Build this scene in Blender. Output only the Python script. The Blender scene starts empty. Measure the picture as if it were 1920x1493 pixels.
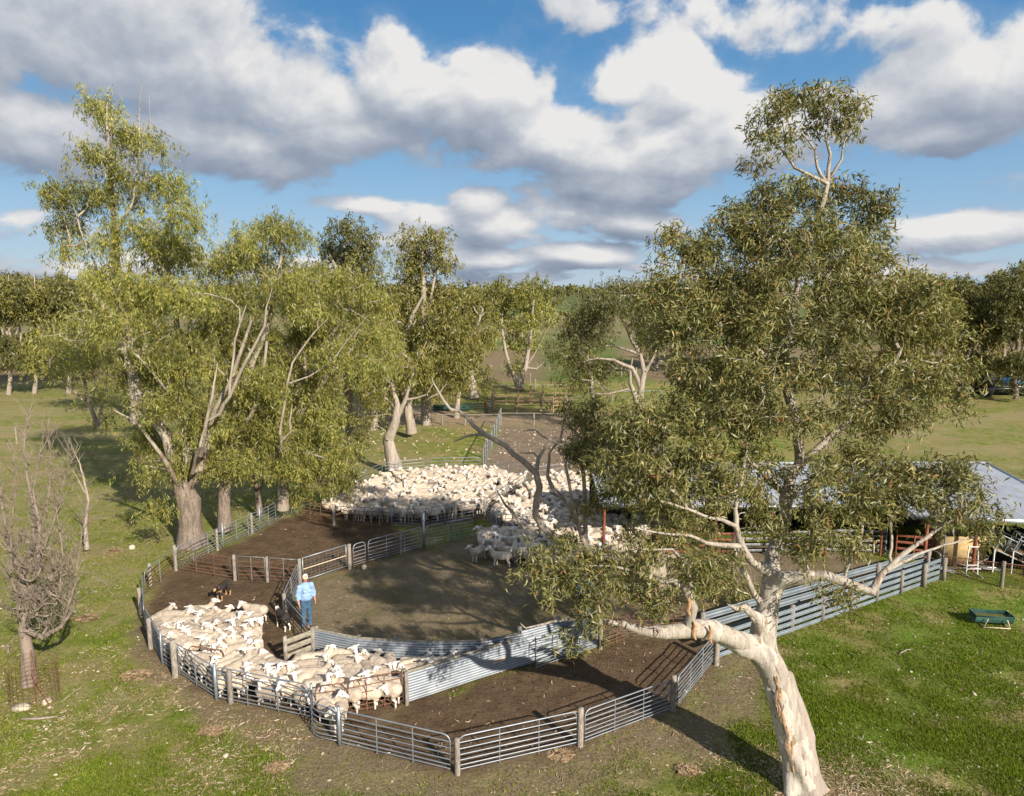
import bpy, math, random
import numpy as np
from mathutils import Vector, Matrix, noise as mnoise

rng = np.random.default_rng(7)
random.seed(7)
scene = bpy.context.scene
COL = scene.collection
R = math.radians

# ------------------------------------------------------------------ camera
CAM_H = 10.7
FPX = 1321.0
PITCH = math.atan((746.5 - 541.0) / FPX)
cam_data = bpy.data.cameras.new("camera")
cam_data.sensor_fit = 'HORIZONTAL'
cam_data.sensor_width = 36.0
cam_data.lens = 36.0 * FPX / 1920.0
cam_data.clip_start = 0.2
cam_data.clip_end = 20000.0
cam = bpy.data.objects.new("camera", cam_data)
cam.location = (0, 0, CAM_H)
cam.rotation_euler = (math.pi / 2 - PITCH, 0, 0)
COL.objects.link(cam)
scene.camera = cam

# ------------------------------------------------------------------ colour management
scene.view_settings.view_transform = 'Standard'
scene.view_settings.look = 'None'
scene.view_settings.gamma = 1.0
scene.view_settings.use_curve_mapping = False
scene.view_settings.exposure = 0.75
scene.cycles.max_bounces = 6
scene.cycles.diffuse_bounces = 3
scene.cycles.glossy_bounces = 2
scene.cycles.transmission_bounces = 4
scene.cycles.transparent_max_bounces = 6
scene.cycles.use_denoising = True
scene.cycles.caustics_reflective = False
scene.cycles.caustics_refractive = False

# ------------------------------------------------------------------ sun + sky
SUN_EL = R(30.0)
SUN_TO = Vector((0.585, -0.811, 0)).normalized()      # horizontal direction towards the sun
sun_vec = Vector((SUN_TO.x * math.cos(SUN_EL), SUN_TO.y * math.cos(SUN_EL), math.sin(SUN_EL)))
sun_data = bpy.data.lights.new("sun", 'SUN')
sun_data.energy = 4.6
sun_data.angle = R(0.55)
sun_data.color = (1.0, 0.905, 0.78)
sun = bpy.data.objects.new("sun", sun_data)
sun.rotation_euler = sun_vec.to_track_quat('Z', 'Y').to_euler()
sun.location = (20, -30, 40)
COL.objects.link(sun)

def pix_dir(px, py):
    dx = (px - 960.0) / FPX
    dz = -(py - 746.5) / FPX
    y = math.cos(PITCH) + dz * math.sin(PITCH)
    z = -math.sin(PITCH) + dz * math.cos(PITCH)
    return dx, y, z

def G(px, py, z=0.0):
    """point at height z seen at photo pixel px, py"""
    dx, y, dz = pix_dir(px, py)
    t = (z - CAM_H) / dz
    return Vector((dx * t, y * t, z))

def Q(px, py, Y):
    """point at world distance Y seen at photo pixel"""
    dx, y, dz = pix_dir(px, py)
    t = Y / y
    return Vector((dx * t, Y, CAM_H + dz * t))

class NB:
    """tiny node builder"""
    def __init__(self, tree):
        self.t = tree; self.n = tree.nodes; self.l = tree.links
    def node(self, typ, **kw):
        nd = self.n.new(typ)
        for k, v in kw.items():
            setattr(nd, k, v)
        return nd
    def put(self, nd, idx, val):
        if val is None: return
        s = nd.inputs[idx]
        if isinstance(val, bpy.types.NodeSocket): self.l.new(val, s)
        else:
            if isinstance(val, (tuple, list)) and len(val) == 3 and s.type == 'RGBA': val = (*val, 1)
            s.default_value = val
    def m(self, op, a, b=None, c=None, clamp=False):
        nd = self.node('ShaderNodeMath', operation=op, use_clamp=clamp)
        self.put(nd, 0, a)
        if b is not None: self.put(nd, 1, b)
        if c is not None: self.put(nd, 2, c)
        return nd.outputs[0]
    def v(self, op, a, b=None, out=0):
        nd = self.node('ShaderNodeVectorMath', operation=op)
        self.put(nd, 0, a)
        if b is not None:
            if op == 'SCALE': self.put(nd, 3, b)
            else: self.put(nd, 1, b)
        return nd.outputs[out]
    def length(self, a):
        nd = self.node('ShaderNodeVectorMath', operation='LENGTH'); self.put(nd, 0, a)
        return nd.outputs['Value']
    def xyz(self, x, y, z):
        nd = self.node('ShaderNodeCombineXYZ')
        self.put(nd, 0, x); self.put(nd, 1, y); self.put(nd, 2, z)
        return nd.outputs[0]
    def sep(self, v):
        nd = self.node('ShaderNodeSeparateXYZ'); self.put(nd, 0, v)
        return nd.outputs
    def mix(self, f, a, b, mode='MIX'):
        nd = self.node('ShaderNodeMix', data_type='RGBA', blend_type=mode)
        nd.clamp_factor = True
        self.put(nd, 0, f); self.put(nd, 6, a); self.put(nd, 7, b)
        return nd.outputs[2]
    def noise(self, vec, scale=5, detail=4, rough=0.55, dist=0.0, out=0, dims='3D'):
        nd = self.node('ShaderNodeTexNoise'); nd.noise_dimensions = dims
        if vec is not None: self.l.new(vec, nd.inputs['Vector'])
        nd.inputs['Scale'].default_value = scale; nd.inputs['Detail'].default_value = detail
        nd.inputs['Roughness'].default_value = rough; nd.inputs['Distortion'].default_value = dist
        return nd.outputs[out]
    def ramp(self, f, stops, interp='LINEAR'):
        nd = self.node('ShaderNodeValToRGB'); self.put(nd, 0, f)
        cr = nd.color_ramp; cr.interpolation = interp
        while len(cr.elements) < len(stops): cr.elements.new(0.5)
        for e, (p, c) in zip(cr.elements, stops):
            e.position = p
            e.color = (c, c, c, 1) if isinstance(c, (int, float)) else (*c, 1)
        return nd.outputs[0]
    def mapr(self, v, a, b, c=0.0, d=1.0, smooth=True):
        nd = self.node('ShaderNodeMapRange')
        nd.interpolation_type = 'SMOOTHSTEP' if smooth else 'LINEAR'
        self.put(nd, 0, v); nd.inputs[1].default_value = a; nd.inputs[2].default_value = b
        nd.inputs[3].default_value = c; nd.inputs[4].default_value = d
        return nd.outputs[0]
    def attr(self, name, out='Fac'):
        nd = self.node('ShaderNodeAttribute'); nd.attribute_name = name
        return nd.outputs[out]

world = bpy.data.worlds.new("World")
scene.world = world
world.use_nodes = True
SKY_STRENGTH = 0.1

def azel(px, py):
    dx, y, z = pix_dir(px, py)
    return math.atan2(dx, y), math.atan2(z, math.hypot(dx, y))

# cloud banks: photo position, half sizes in pixels, weight; kept in azimuth / elevation
CLOUDS = [
 (120, 60, 420, 150, 1.0), (60, 230, 330, 90, 1.0), (380, 150, 260, 110, 1.0), (330, 260, 330, 70, .95),
 (560, 190, 210, 90, 1.0), (640, 255, 210, 70, .8), (770, 165, 150, 85, 1.05), (900, 180, 170, 90, 1.1),
 (980, 250, 170, 80, 1.0), (1110, 270, 150, 80, 1.05), (1180, 150, 110, 60, 1.1), (1250, 125, 105, 66, 1.15), (1290, 180, 130, 70, 1.1),
 (1240, 270, 210, 105, 1.2), (1400, 260, 150, 95, .9), (1180, 350, 230, 45, .9),
 (1650, 205, 220, 75, .72), (1860, 150, 200, 100, .8), (1780, 250, 200, 50, .7),
 (1060, 20, 100, 60, .28), (1330, 60, 120, 30, .2),(1480,85,90,28,.3), (1600, 60, 160, 40, .3),
 (60, 420, 100, 38, .8), (700, 385, 110, 20, .75), (800, 405, 110, 30, .65), (900, 385, 70, 45, .9), (960, 420, 120, 50, .95),
 (1060, 400, 120, 50, .95), (1180, 420, 130, 40, .8), (760, 460, 120, 40, .8), (1100, 480, 160, 35, .9), (930, 490, 150, 30, .85), (1820, 430, 130, 40, .75),
 (1240, 500, 120, 24, .6), (640, 500, 160, 22, .5), (300, 500, 260, 22, .5), (1650, 510, 300, 20, .45), (1000, 515, 200, 16, .5),
 (2400, 200, 300, 150, .9), (-500, 200, 300, 160, .9), (-700,430,300,60,.8),(2500,440,300,60,.8),
]
grp = bpy.data.node_groups.new("cloud_density", 'ShaderNodeTree')
grp.interface.new_socket("P", in_out='INPUT', socket_type='NodeSocketVector')
grp.interface.new_socket("D", in_out='OUTPUT', socket_type='NodeSocketFloat')
grp.interface.new_socket("M", in_out='OUTPUT', socket_type='NodeSocketFloat')
g = NB(grp)
gi = g.node('NodeGroupInput'); go = g.node('NodeGroupOutput')
P = gi.outputs[0]
acc = None
PPR = 1321.0
for (cx, cy, rx, ry, w) in CLOUDS:
    a, e = azel(cx, cy)
    d = g.v('SUBTRACT', P, (a, e, 0.0))
    d = g.v('MULTIPLY', d, (PPR / rx, PPR / ry, 0.0))
    ln = g.length(d)
    val = g.m('MULTIPLY_ADD', ln, -w, w * 1.0)
    acc = val if acc is None else g.m('SMOOTH_MAX', acc, val, 0.12)
# anywhere else: broken cloud
s = g.sep(P)
el_c = g.m('ADD', g.m('ABSOLUTE', s[1]), 0.12)
uv = g.xyz(g.m('MULTIPLY', s[0], 1.6), g.m('MULTIPLY', g.m('LOGARITHM', el_c, 2.718), 1.0), 0.0)
away = g.mapr(g.m('ABSOLUTE', s[0]), 0.80, 1.1)
up = g.mapr(s[1], 0.40, 0.55)
els = g.m('MAXIMUM', away, up)
wild = g.m('SUBTRACT', g.noise(uv, 2.2, 3, 0.5), 0.42)
wild = g.m('MULTIPLY', wild, 3.0)
wild = g.m('MULTIPLY_ADD', els, 3.0, g.m('ADD', wild, -3.0))
acc = g.m('MAXIMUM', acc, wild)
ele = g.m('MAXIMUM', s[1], 0.0)
scl = g.xyz(g.m('MULTIPLY', s[0], 1.0), g.m('MULTIPLY', g.m('LOGARITHM', g.m('ADD', ele, 0.14), 2.71828), 0.50), 0.0)
n1 = g.noise(scl, 7.0, 9, 0.52, 0.35)
n2 = g.noise(g.v('ADD', scl, (3.1, 7.7, 1.3)), 22.0, 6, 0.55, 0.2)
nn = g.m('ADD', g.m('MULTIPLY', g.m('SUBTRACT', n1, 0.5), 2.4), g.m('MULTIPLY', g.m('SUBTRACT', n2, 0.5), 0.75))
D = g.m('ADD', g.m('MINIMUM', acc, 0.62), nn)
g.l.new(D, go.inputs[0]); g.l.new(acc, go.inputs[1])

w = NB(world.node_tree)
w.n.clear()
out = w.node('ShaderNodeOutputWorld')
bg = w.node('ShaderNodeBackground')
sky = w.node('ShaderNodeTexSky', sky_type='NISHITA')
sky.sun_disc = False
sky.sun_elevation = SUN_EL
sky.sun_rotation = math.atan2(SUN_TO.x, SUN_TO.y)
sky.altitude = 100; sky.air_density = 1.0; sky.dust_density = 0.4; sky.ozone_density = 1.5
tc = w.node('ShaderNodeTexCoord')
sp = w.sep(tc.outputs['Generated'])
az = w.m('ARCTAN2', sp[0], sp[1])
el = w.m('ARCSINE', w.m('MINIMUM', w.m('MAXIMUM', sp[2], -0.999), 0.999))
Pw = w.xyz(az, el, 0.0)
def dens(v):
    nd = w.node('ShaderNodeGroup'); nd.node_tree = grp
    w.l.new(v, nd.inputs[0]); return nd.outputs[0], nd.outputs[1]
D0, M0 = dens(Pw)
D1, M1 = dens(w.v('ADD', Pw, (0.012, 0.022, 0.0)))
D2, M2 = dens(w.v('ADD', Pw, (0.012, 0.065, 0.0)))
alpha = w.mapr(D0, -0.02, 0.32)
thin = w.mapr(D0, -0.25, 0.3, 0.0, 0.16)
alpha = w.m('MAXIMUM', alpha, thin)
lit1 = w.m('MULTIPLY', w.m('SUBTRACT', D0, D1), 0.62)
lit2 = w.m('MULTIPLY', w.m('SUBTRACT', M0, M2), 0.40)
thick = w.m('MULTIPLY', w.mapr(D0, 0.2, 1.4), -0.16)
_ba, _be = azel(1230, 170)
_bd = w.length(w.v('MULTIPLY', w.v('SUBTRACT', Pw, (_ba, _be, 0.0)), (PPR / 330, PPR / 190, 0.0)))
bright = w.mapr(_bd, 1.0, 0.0, 0.0, 0.30)
shade = w.m('ADD', w.m('ADD', w.m('ADD', lit1, lit2), bright), w.m('ADD', thick, 0.57))
# further banks are greyer, the tall central heap and the top edges are bright
ccol = w.ramp(shade, [(0.0, (0.29, 0.36, 0.48)), (0.3, (0.40, 0.465, 0.58)), (0.55, (0.56, 0.61, 0.70)), (0.80, (0.80, 0.825, 0.87)), (1.0, (1.02, 1.01, 1.0))])
ccol = w.v('SCALE', ccol, 0.48 / SKY_STRENGTH)
tone = w.ramp(w.mapr(el, -0.02, 0.55, smooth=False), [(0, (.50, .62, .74)), (.14, (.36, .55, .76)), (.36, (.19, .42, .70)), (.60, (.075, .27, .56)), (1, (.035, .16, .42))])
skyc = w.mix(0.9, sky.outputs[0], w.v('SCALE', tone, 0.55 / SKY_STRENGTH))
colr = w.mix(alpha, skyc, ccol)
# keep only sky below horizon
w.l.new(colr, bg.inputs[0])
bg.inputs[1].default_value = SKY_STRENGTH
w.l.new(bg.outputs[0], out.inputs[0])
world.cycles.sampling_method = 'MANUAL'
world.cycles.sample_map_resolution = 512

# ------------------------------------------------------------------ object helpers
def link(o):
    COL.objects.link(o); return o

def tag(o, label=None, cat=None, group=None, kind=None):
    if label: o['label'] = label
    if cat: o['category'] = cat
    if group: o['group'] = group
    if kind: o['kind'] = kind
    return o

def thing(name, loc, label, cat, group=None, rz=0.0):
    o = bpy.data.objects.new(name, None)
    o.empty_display_size = 0.2
    o.location = loc; o.rotation_euler = (0, 0, rz)
    link(o); tag(o, label, cat, group)
    return o

def mesh_np(name, verts, faces, mats=(), midx=None, smooth=False, fattr=None, vattr=None):
    """verts (N,3), faces (M,3|4) arrays or list of such arrays"""
    if not isinstance(faces, list): faces = [faces]
    faces = [np.asarray(f, dtype=np.int32) for f in faces if len(f)]
    me = bpy.data.meshes.new(name)
    verts = np.asarray(verts, dtype=np.float32)
    me.vertices.add(len(verts)); me.vertices.foreach_set('co', verts.ravel())
    nl = sum(f.size for f in faces); nf = sum(len(f) for f in faces)
    me.loops.add(nl); me.polygons.add(nf)
    me.loops.foreach_set('vertex_index', np.concatenate([f.ravel() for f in faces]))
    tot = np.concatenate([np.full(len(f), f.shape[1], dtype=np.int32) for f in faces])
    st = np.concatenate([[0], np.cumsum(tot)[:-1]]).astype(np.int32)
    me.polygons.foreach_set('loop_start', st)
    me.polygons.foreach_set('loop_total', tot)
    for m in mats: me.materials.append(m)
    if midx is not None: me.polygons.foreach_set('material_index', np.asarray(midx, dtype=np.int32))
    if smooth: me.polygons.foreach_set('use_smooth', np.ones(nf, dtype=bool))
    me.update(calc_edges=True)
    if fattr is not None:
        for k, arr in fattr.items():
            a = me.attributes.new(k, 'FLOAT', 'FACE'); a.data.foreach_set('value', np.asarray(arr, dtype=np.float32))
    if vattr is not None:
        for k, arr in vattr.items():
            a = me.attributes.new(k, 'FLOAT', 'POINT'); a.data.foreach_set('value', np.asarray(arr, dtype=np.float32))
    return me

def obj(name, me, parent=None, loc=None, mat=None):
    o = bpy.data.objects.new(name, me)
    link(o)
    if parent is not None: o.parent = parent
    if loc is not None: o.location = loc
    if mat is not None and me is not None and len(me.materials) == 0: me.materials.append(mat)
    return o

class MB:
    """collects shapes in world space, builds one mesh relative to an origin"""
    def __init__(self): self.v = []; self.f4 = []; self.f3 = []; self.n = 0
    def add(self, v, f):
        v = np.asarray(v, dtype=np.float64); f = np.asarray(f, dtype=np.int32)
        self.v.append(v)
        (self.f4 if f.shape[1] == 4 else self.f3).append(f + self.n); self.n += len(v)
        return self
    def box(self, c, size, rz=0.0, tilt=None):
        sx, sy, sz = [s / 2 for s in size]
        v = np.array([[x, y, z] for z in (-sz, sz) for y in (-sy, sy) for x in (-sx, sx)], float)
        m = Matrix.Rotation(rz, 3, 'Z')
        if tilt is not None: m = m @ tilt
        v = v @ np.array(m).T + np.array(c)
        f = [[0, 2, 3, 1], [4, 5, 7, 6], [0, 1, 5, 4], [2, 6, 7, 3], [0, 4, 6, 2], [1, 3, 7, 5]]
        return self.add(v, f)
    def beam(self, a, b, wdt, hgt):
        a = Vector(a); b = Vector(b); d = (b - a); L = d.length; d.normalize()
        up = Vector((0, 0, 1)) if abs(d.z) < 0.95 else Vector((0, 1, 0))
        s = d.cross(up).normalized(); u = s.cross(d).normalized()
        v = []
        for p in (a, b):
            for (i, j) in ((-1, -1), (1, -1), (1, 1), (-1, 1)):
                v.append(p + s * (i * wdt / 2) + u * (j * hgt / 2))
        f = [[0, 1, 2, 3], [7, 6, 5, 4], [0, 4, 5, 1], [1, 5, 6, 2], [2, 6, 7, 3], [3, 7, 4, 0]]
        return self.add([list(p) for p in v], f)
    def tube(self, pts, r, k=8, caps=True):
        pts = np.array([list(p) for p in pts], float); n = len(pts)
        rr = np.full(n, r) if np.isscalar(r) else np.asarray(r, float)
        t = np.gradient(pts, axis=0); t /= np.linalg.norm(t, axis=1)[:, None] + 1e-9
        ref = np.array([0.0, 0.0, 1.0]) if abs(t[:, 2]).mean() < 0.8 else np.array([0.0, 1.0, 0.0])
        s = np.cross(t, ref); s /= np.linalg.norm(s, axis=1)[:, None] + 1e-9
        u = np.cross(s, t)
        a = np.arange(k) * 2 * math.pi / k
        ring = pts[:, None] + rr[:, None, None] * (np.cos(a)[None, :, None] * s[:, None] + np.sin(a)[None, :, None] * u[:, None])
        v = ring.reshape(-1, 3)
        i = np.arange(n - 1)[:, None] * k; j = np.arange(k)[None]; j2 = (j + 1) % k
        f = np.stack([i + j, i + j2, i + k + j2, i + k + j], -1).reshape(-1, 4)
        self.add(v, f)
        if caps:
            for e, base in ((0, 0), (n - 1, (n - 1) * k)):
                c = self.n; b0 = c - len(v) if e == 0 else c - len(v) - (0)
            # fan caps
            start = self.n - len(v)
            cv = np.array([pts[0], pts[-1]])
            self.v.append(cv); c0 = self.n; self.n += 2
            tri = [[c0, start + (q + 1) % k, start + q] for q in range(k)] + \
                  [[c0 + 1, start + (n - 1) * k + q, start + (n - 1) * k + (q + 1) % k] for q in range(k)]
            self.f3.append(np.array(tri, dtype=np.int32))
        return self
    def mesh(self, name, mat, origin=(0, 0, 0), smooth=False):
        v = np.concatenate(self.v) - np.array(list(origin), float)
        fs = []
        if self.f4: fs.append(np.concatenate(self.f4))
        if self.f3: fs.append(np.concatenate(self.f3))
        return mesh_np(name, v, fs, [mat], smooth=smooth)
    def build(self, name, mat, parent=None, origin=None, smooth=False):
        if origin is None: origin = parent.location if parent is not None else (0, 0, 0)
        me = self.mesh(name, mat, origin, smooth)
        o = obj(name, me, parent)
        if parent is None: o.location = origin
        return o

# unit cylinder shared by all straight pipes (along +Z, radius 1, length 1)
_unit = {}
def unit_cyl(mat, k=8):
    key = (mat.name, k)
    if key not in _unit:
        b = MB(); b.tube([(0, 0, 0), (0, 0, 1)], 1.0, k)
        _unit[key] = b.mesh('pipe_' + mat.name, mat, smooth=True)
        me = _unit[key]
        sm = np.array([len(p.vertices) == 4 for p in me.polygons]); me.polygons.foreach_set('use_smooth', sm)
    return _unit[key]
def pipe(name, a, b, r, mat, parent, k=8):
    o = bpy.data.objects.new(name, unit_cyl(mat, k)); link(o)
    a = Vector(a); b = Vector(b); d = b - a
    o.parent = parent
    o.location = a - (parent.location if parent is not None else Vector((0, 0, 0)))
    q = d.to_track_quat('Z', 'Y')
    o.rotation_euler = q.to_euler()
    o.scale = (r, r, d.length)
    return o
_ubox = {}
def unit_box(mat):
    if mat.name not in _ubox:
        b = MB(); b.box((0, 0, .5), (1, 1, 1)); _ubox[mat.name] = b.mesh('board_' + mat.name, mat)
    return _ubox[mat.name]
def board(name, a, b, wdt, thick, mat, parent):
    """plank from a to b, wdt along up, thick sideways"""
    o = bpy.data.objects.new(name, unit_box(mat)); link(o)
    a = Vector(a); b = Vector(b); d = (b - a); L = d.length; d.normalize()
    up = Vector((0, 0, 1)) if abs(d.z) < 0.9 else Vector((0, 1, 0))
    s = up.cross(d).normalized(); u = d.cross(s).normalized()
    m = Matrix((s, u, d)).transposed()
    o.parent = parent
    o.location = a - (parent.location if parent is not None else Vector((0, 0, 0)))
    o.rotation_euler = m.to_euler(); o.scale = (thick, wdt, L)
    return o

# ------------------------------------------------------------------ implicit surfaces (surface nets)
def s_caps(p, a, b, ra, rb):
    a = np.array(a, float); b = np.array(b, float); ab = b - a
    t = np.clip(((p - a) @ ab) / max(ab @ ab, 1e-9), 0, 1)
    return np.linalg.norm(p - (a + t[..., None] * ab), axis=-1) - (ra + (rb - ra) * t)
def s_ell(p, c, r):
    q = (p - np.array(c, float)) / np.array(r, float)
    k0 = np.linalg.norm(q, axis=-1); k1 = np.linalg.norm(q / np.array(r, float), axis=-1) + 1e-9
    return k0 * (k0 - 1) / k1
def smin(a, b, k):
    h = np.clip(0.5 + 0.5 * (b - a) / k, 0, 1)
    return b * (1 - h) + a * h - k * h * (1 - h)
def s_eval(prims, p, k=0.05):
    d = None
    for pr in prims:
        kk = pr[-1] if pr[0] in ('C', 'E') and len(pr) == (6 if pr[0] == 'C' else 4) else k
        e = s_caps(p, pr[1], pr[2], pr[3], pr[4]) if pr[0] == 'C' else s_ell(p, pr[1], pr[2])
        d = e if d is None else smin(d, e, kk)
    return d
def nets(prims, res, k=0.05, disp=None):
    lo = np.array([1e9] * 3); hi = -lo
    for pr in prims:
        if pr[0] == 'C':
            for q, r_ in ((pr[1], pr[3]), (pr[2], pr[4])):
                lo = np.minimum(lo, np.array(q) - r_); hi = np.maximum(hi, np.array(q) + r_)
        else:
            lo = np.minimum(lo, np.array(pr[1]) - np.array(pr[2])); hi = np.maximum(hi, np.array(pr[1]) + np.array(pr[2]))
    lo = lo - 3 * res - k * .5; hi = hi + 3 * res + k * .5
    n = np.ceil((hi - lo) / res).astype(int) + 1
    ax = [lo[i] + np.arange(n[i]) * res for i in range(3)]
    P_ = np.stack(np.meshgrid(*ax, indexing='ij'), -1)
    V = s_eval(prims, P_, k)
    if disp is not None: V = V + disp(P_)
    S = V < 0
    nx, ny, nz = n
    acc_ = np.zeros((nx - 1, ny - 1, nz - 1, 3)); cnt = np.zeros((nx - 1, ny - 1, nz - 1))
    corners = [(i, j, l) for i in (0, 1) for j in (0, 1) for l in (0, 1)]
    def sub(A, c): return A[c[0]:nx - 1 + c[0], c[1]:ny - 1 + c[1], c[2]:nz - 1 + c[2]]
    for c in corners:
        for axi in range(3):
            if c[axi] == 0:
                c2 = list(c); c2[axi] = 1
                va, vb = sub(V, c), sub(V, c2)
                cr = (va < 0) != (vb < 0)
                t = np.where(cr, va / np.where(cr, va - vb, 1), 0)
                for a_ in range(3):
                    off = c[a_] + (t if a_ == axi else 0)
                    acc_[..., a_] += np.where(cr, off, 0)
                cnt += cr
    act = cnt > 0
    idx = -np.ones(act.shape, dtype=np.int64); ii = np.argwhere(act); idx[act] = np.arange(len(ii))
    verts = lo + (ii + acc_[act] / cnt[act][:, None]) * res
    faces = []
    # edges along each axis
    for axi in range(3):
        u, v_ = [(1, 2), (2, 0), (0, 1)][axi]
        sa = [slice(None)] * 3; sb = [slice(None)] * 3
        sa[axi] = slice(0, -1); sb[axi] = slice(1, None)
        ch = S[tuple(sa)] != S[tuple(sb)]
        e = np.argwhere(ch)
        ok = (e[:, u] > 0) & (e[:, v_] > 0) & (e[:, u] < n[u] - 1) & (e[:, v_] < n[v_] - 1)
        e = e[ok]
        inside = S[tuple(sa)][tuple(e.T)]
        q = []
        for (du, dv) in ((0, 0), (1, 0), (1, 1), (0, 1)):
            c = e.copy(); c[:, u] -= du; c[:, v_] -= dv
            q.append(idx[tuple(c.T)])
        q = np.stack(q, -1)
        q[~inside] = q[~inside][:, ::-1]
        faces.append(q)
    return verts, np.concatenate(faces)

# ------------------------------------------------------------------ materials
def new_mat(name):
    m = bpy.data.materials.new(name); m.use_nodes = True
    b = NB(m.node_tree); b.n.clear()
    o = b.node('ShaderNodeOutputMaterial'); p = b.node('ShaderNodeBsdfPrincipled')
    b.l.new(p.outputs[0], o.inputs[0])
    b.p = p; b.o = o
    return m, b
def bump(b, h, strength=0.4, dist=0.02):
    nd = b.node('ShaderNodeBump'); nd.inputs['Strength'].default_value = strength
    nd.inputs['Distance'].default_value = dist
    b.l.new(h, nd.inputs['Height']); b.l.new(nd.outputs[0], b.p.inputs['Normal'])
def objc(b):
    return b.node('ShaderNodeTexCoord').outputs['Object']
def geo(b):
    return b.node('ShaderNodeNewGeometry').outputs['Position']
def orand(b):
    return b.node('ShaderNodeObjectInfo').outputs['Random']

def mottled(name, c0, c1, scale=8, rough=0.8, metal=0.0, bs=0.3, bd=0.01, stretch=(1, 1, 1), spec=0.3, detail=5, lo=.35, hi=.65, randv=0.15, world_space=True):
    m, b = new_mat(name)
    v = geo(b) if world_space else objc(b)
    v = b.v('MULTIPLY', v, stretch)
    n = b.noise(v, scale, detail, 0.6)
    c = b.mix(b.mapr(n, lo, hi), c0, c1)
    if randv:
        c = b.v('SCALE', c, b.m('MULTIPLY_ADD', orand(b), randv * 2, 1 - randv))
    b.put(b.p, 'Base Color', c); b.p.inputs['Roughness'].default_value = rough
    b.p.inputs['Metallic'].default_value = metal
    b.p.inputs['Specular IOR Level'].default_value = spec
    bump(b, n, bs, bd)
    return m
M = {}
M['galv'] = mottled('galvanised_steel', (0.22, 0.25, 0.28), (0.34, 0.37, 0.40), 14, 0.45, 0.5, .1, .003, spec=.5)
M['galv_old'] = mottled('weathered_steel', (0.19, 0.195, 0.20), (0.33, 0.335, 0.34), 10, 0.55, 0.4, .1, .003)
M['galv_plain'] = M['galv']
M['rust'] = mottled('rusty_steel', (0.12, 0.05, 0.028), (0.24, 0.13, 0.085), 18, 0.85, 0.1, .3, .004)
M['post'] = mottled('weathered_timber', (0.16, 0.135, 0.11), (0.36, 0.32, 0.27), 10, 0.9, 0, .6, .015, stretch=(6, 6, .6))
M['plank'] = mottled('grey_plank', (0.17, 0.15, 0.115), (0.33, 0.30, 0.23), 9, 0.9, 0, .5, .01, stretch=(1, 1, 5))
M['ply'] = mottled('plywood', (0.40, 0.27, 0.11), (0.55, 0.40, 0.2), 6, 0.8, 0, .1, .003)
M['dark'] = mottled('dark_interior', (0.02, 0.02, 0.02), (0.045, 0.04, 0.035), 3, 0.9)  # near-black: shade inside the open shed put into the colour; bin shares it
M['green_plastic'] = mottled('green_trough', (0.012, 0.05, 0.038), (0.03, 0.08, 0.06), 6, 0.6, 0, .1, .003, spec=.5)
M['water'] = mottled('trough_water', (0.10, 0.09, 0.02), (0.14, 0.13, 0.04), 6, 0.08, 0, .05, .003, spec=.6)
M['cream_pipe'] = mottled('cream_pipe', (0.50, 0.40, 0.27), (0.60, 0.50, 0.36), 6, 0.6, 0, .1, .003)
M['red_steel'] = mottled('red_oxide_steel', (0.20, 0.06, 0.035), (0.28, 0.10, 0.06), 8, 0.6, 0, .1, .003)
M['stone'] = mottled('pale_stone', (0.36, 0.30, 0.21), (0.60, 0.53, 0.40), 9, 0.9, 0, .6, .02)
M['black'] = mottled('black_paint', (0.015, 0.016, 0.018), (0.03, 0.03, 0.035), 6, 0.4, 0, .05, .003, spec=.5)
M['white_paint'] = mottled('white_paint', (0.62, 0.62, 0.60), (0.76, 0.76, 0.74), 3, 0.5, 0, .05, .003)
M['glass'] = mottled('dark_glass', (0.03, 0.04, 0.05), (0.05, 0.06, 0.07), 3, 0.1, 0, .0, .003, spec=.6)
M['blue_tarp'] = mottled('blue_tarp', (0.03, 0.12, 0.3), (0.06, 0.18, 0.38), 3, 0.6)

def corr_mat(name, a, b_, rough=.45, metal=.5):
    m, b = new_mat(name)
    v = geo(b)
    n = b.noise(v, 1.6, 5, 0.6); n2 = b.noise(b.v('MULTIPLY', v, (1, 1, 14)), 3, 4, 0.6)
    c = b.mix(b.mapr(b.m('ADD', b.m('MULTIPLY', n, .7), b.m('MULTIPLY', n2, .3)), .35, .65), a, b_)
    st = b.mapr(b.noise(v, 5, 4, .7), .62, .75)
    c = b.mix(b.m('MULTIPLY', st, .35), c, (.22, .13, .07))
    b.put(b.p, 'Base Color', c); b.p.inputs['Roughness'].default_value = rough
    b.p.inputs['Metallic'].default_value = metal
    bump(b, n, .08, .01)
    return m
M['corr'] = corr_mat('corrugated_iron', (.20, .23, .26), (.31, .34, .37), .55, .35)
M['roof'] = corr_mat('roof_iron', (.40, .42, .45), (.52, .545, .57), .42, .35)
M['galv'] = corr_mat('galvanised_pipe', (.22, .25, .28), (.34, .37, .40), .45, .45)
M['corr_rail'] = corr_mat('grey_iron_strip', (.17, .21, .24), (.26, .30, .33), .5, .4)
M['rust_pale'] = mottled('faded_rusty_steel', (.28, .17, .11), (.42, .30, .21), 8, .85, .1, .2, .004)

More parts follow.
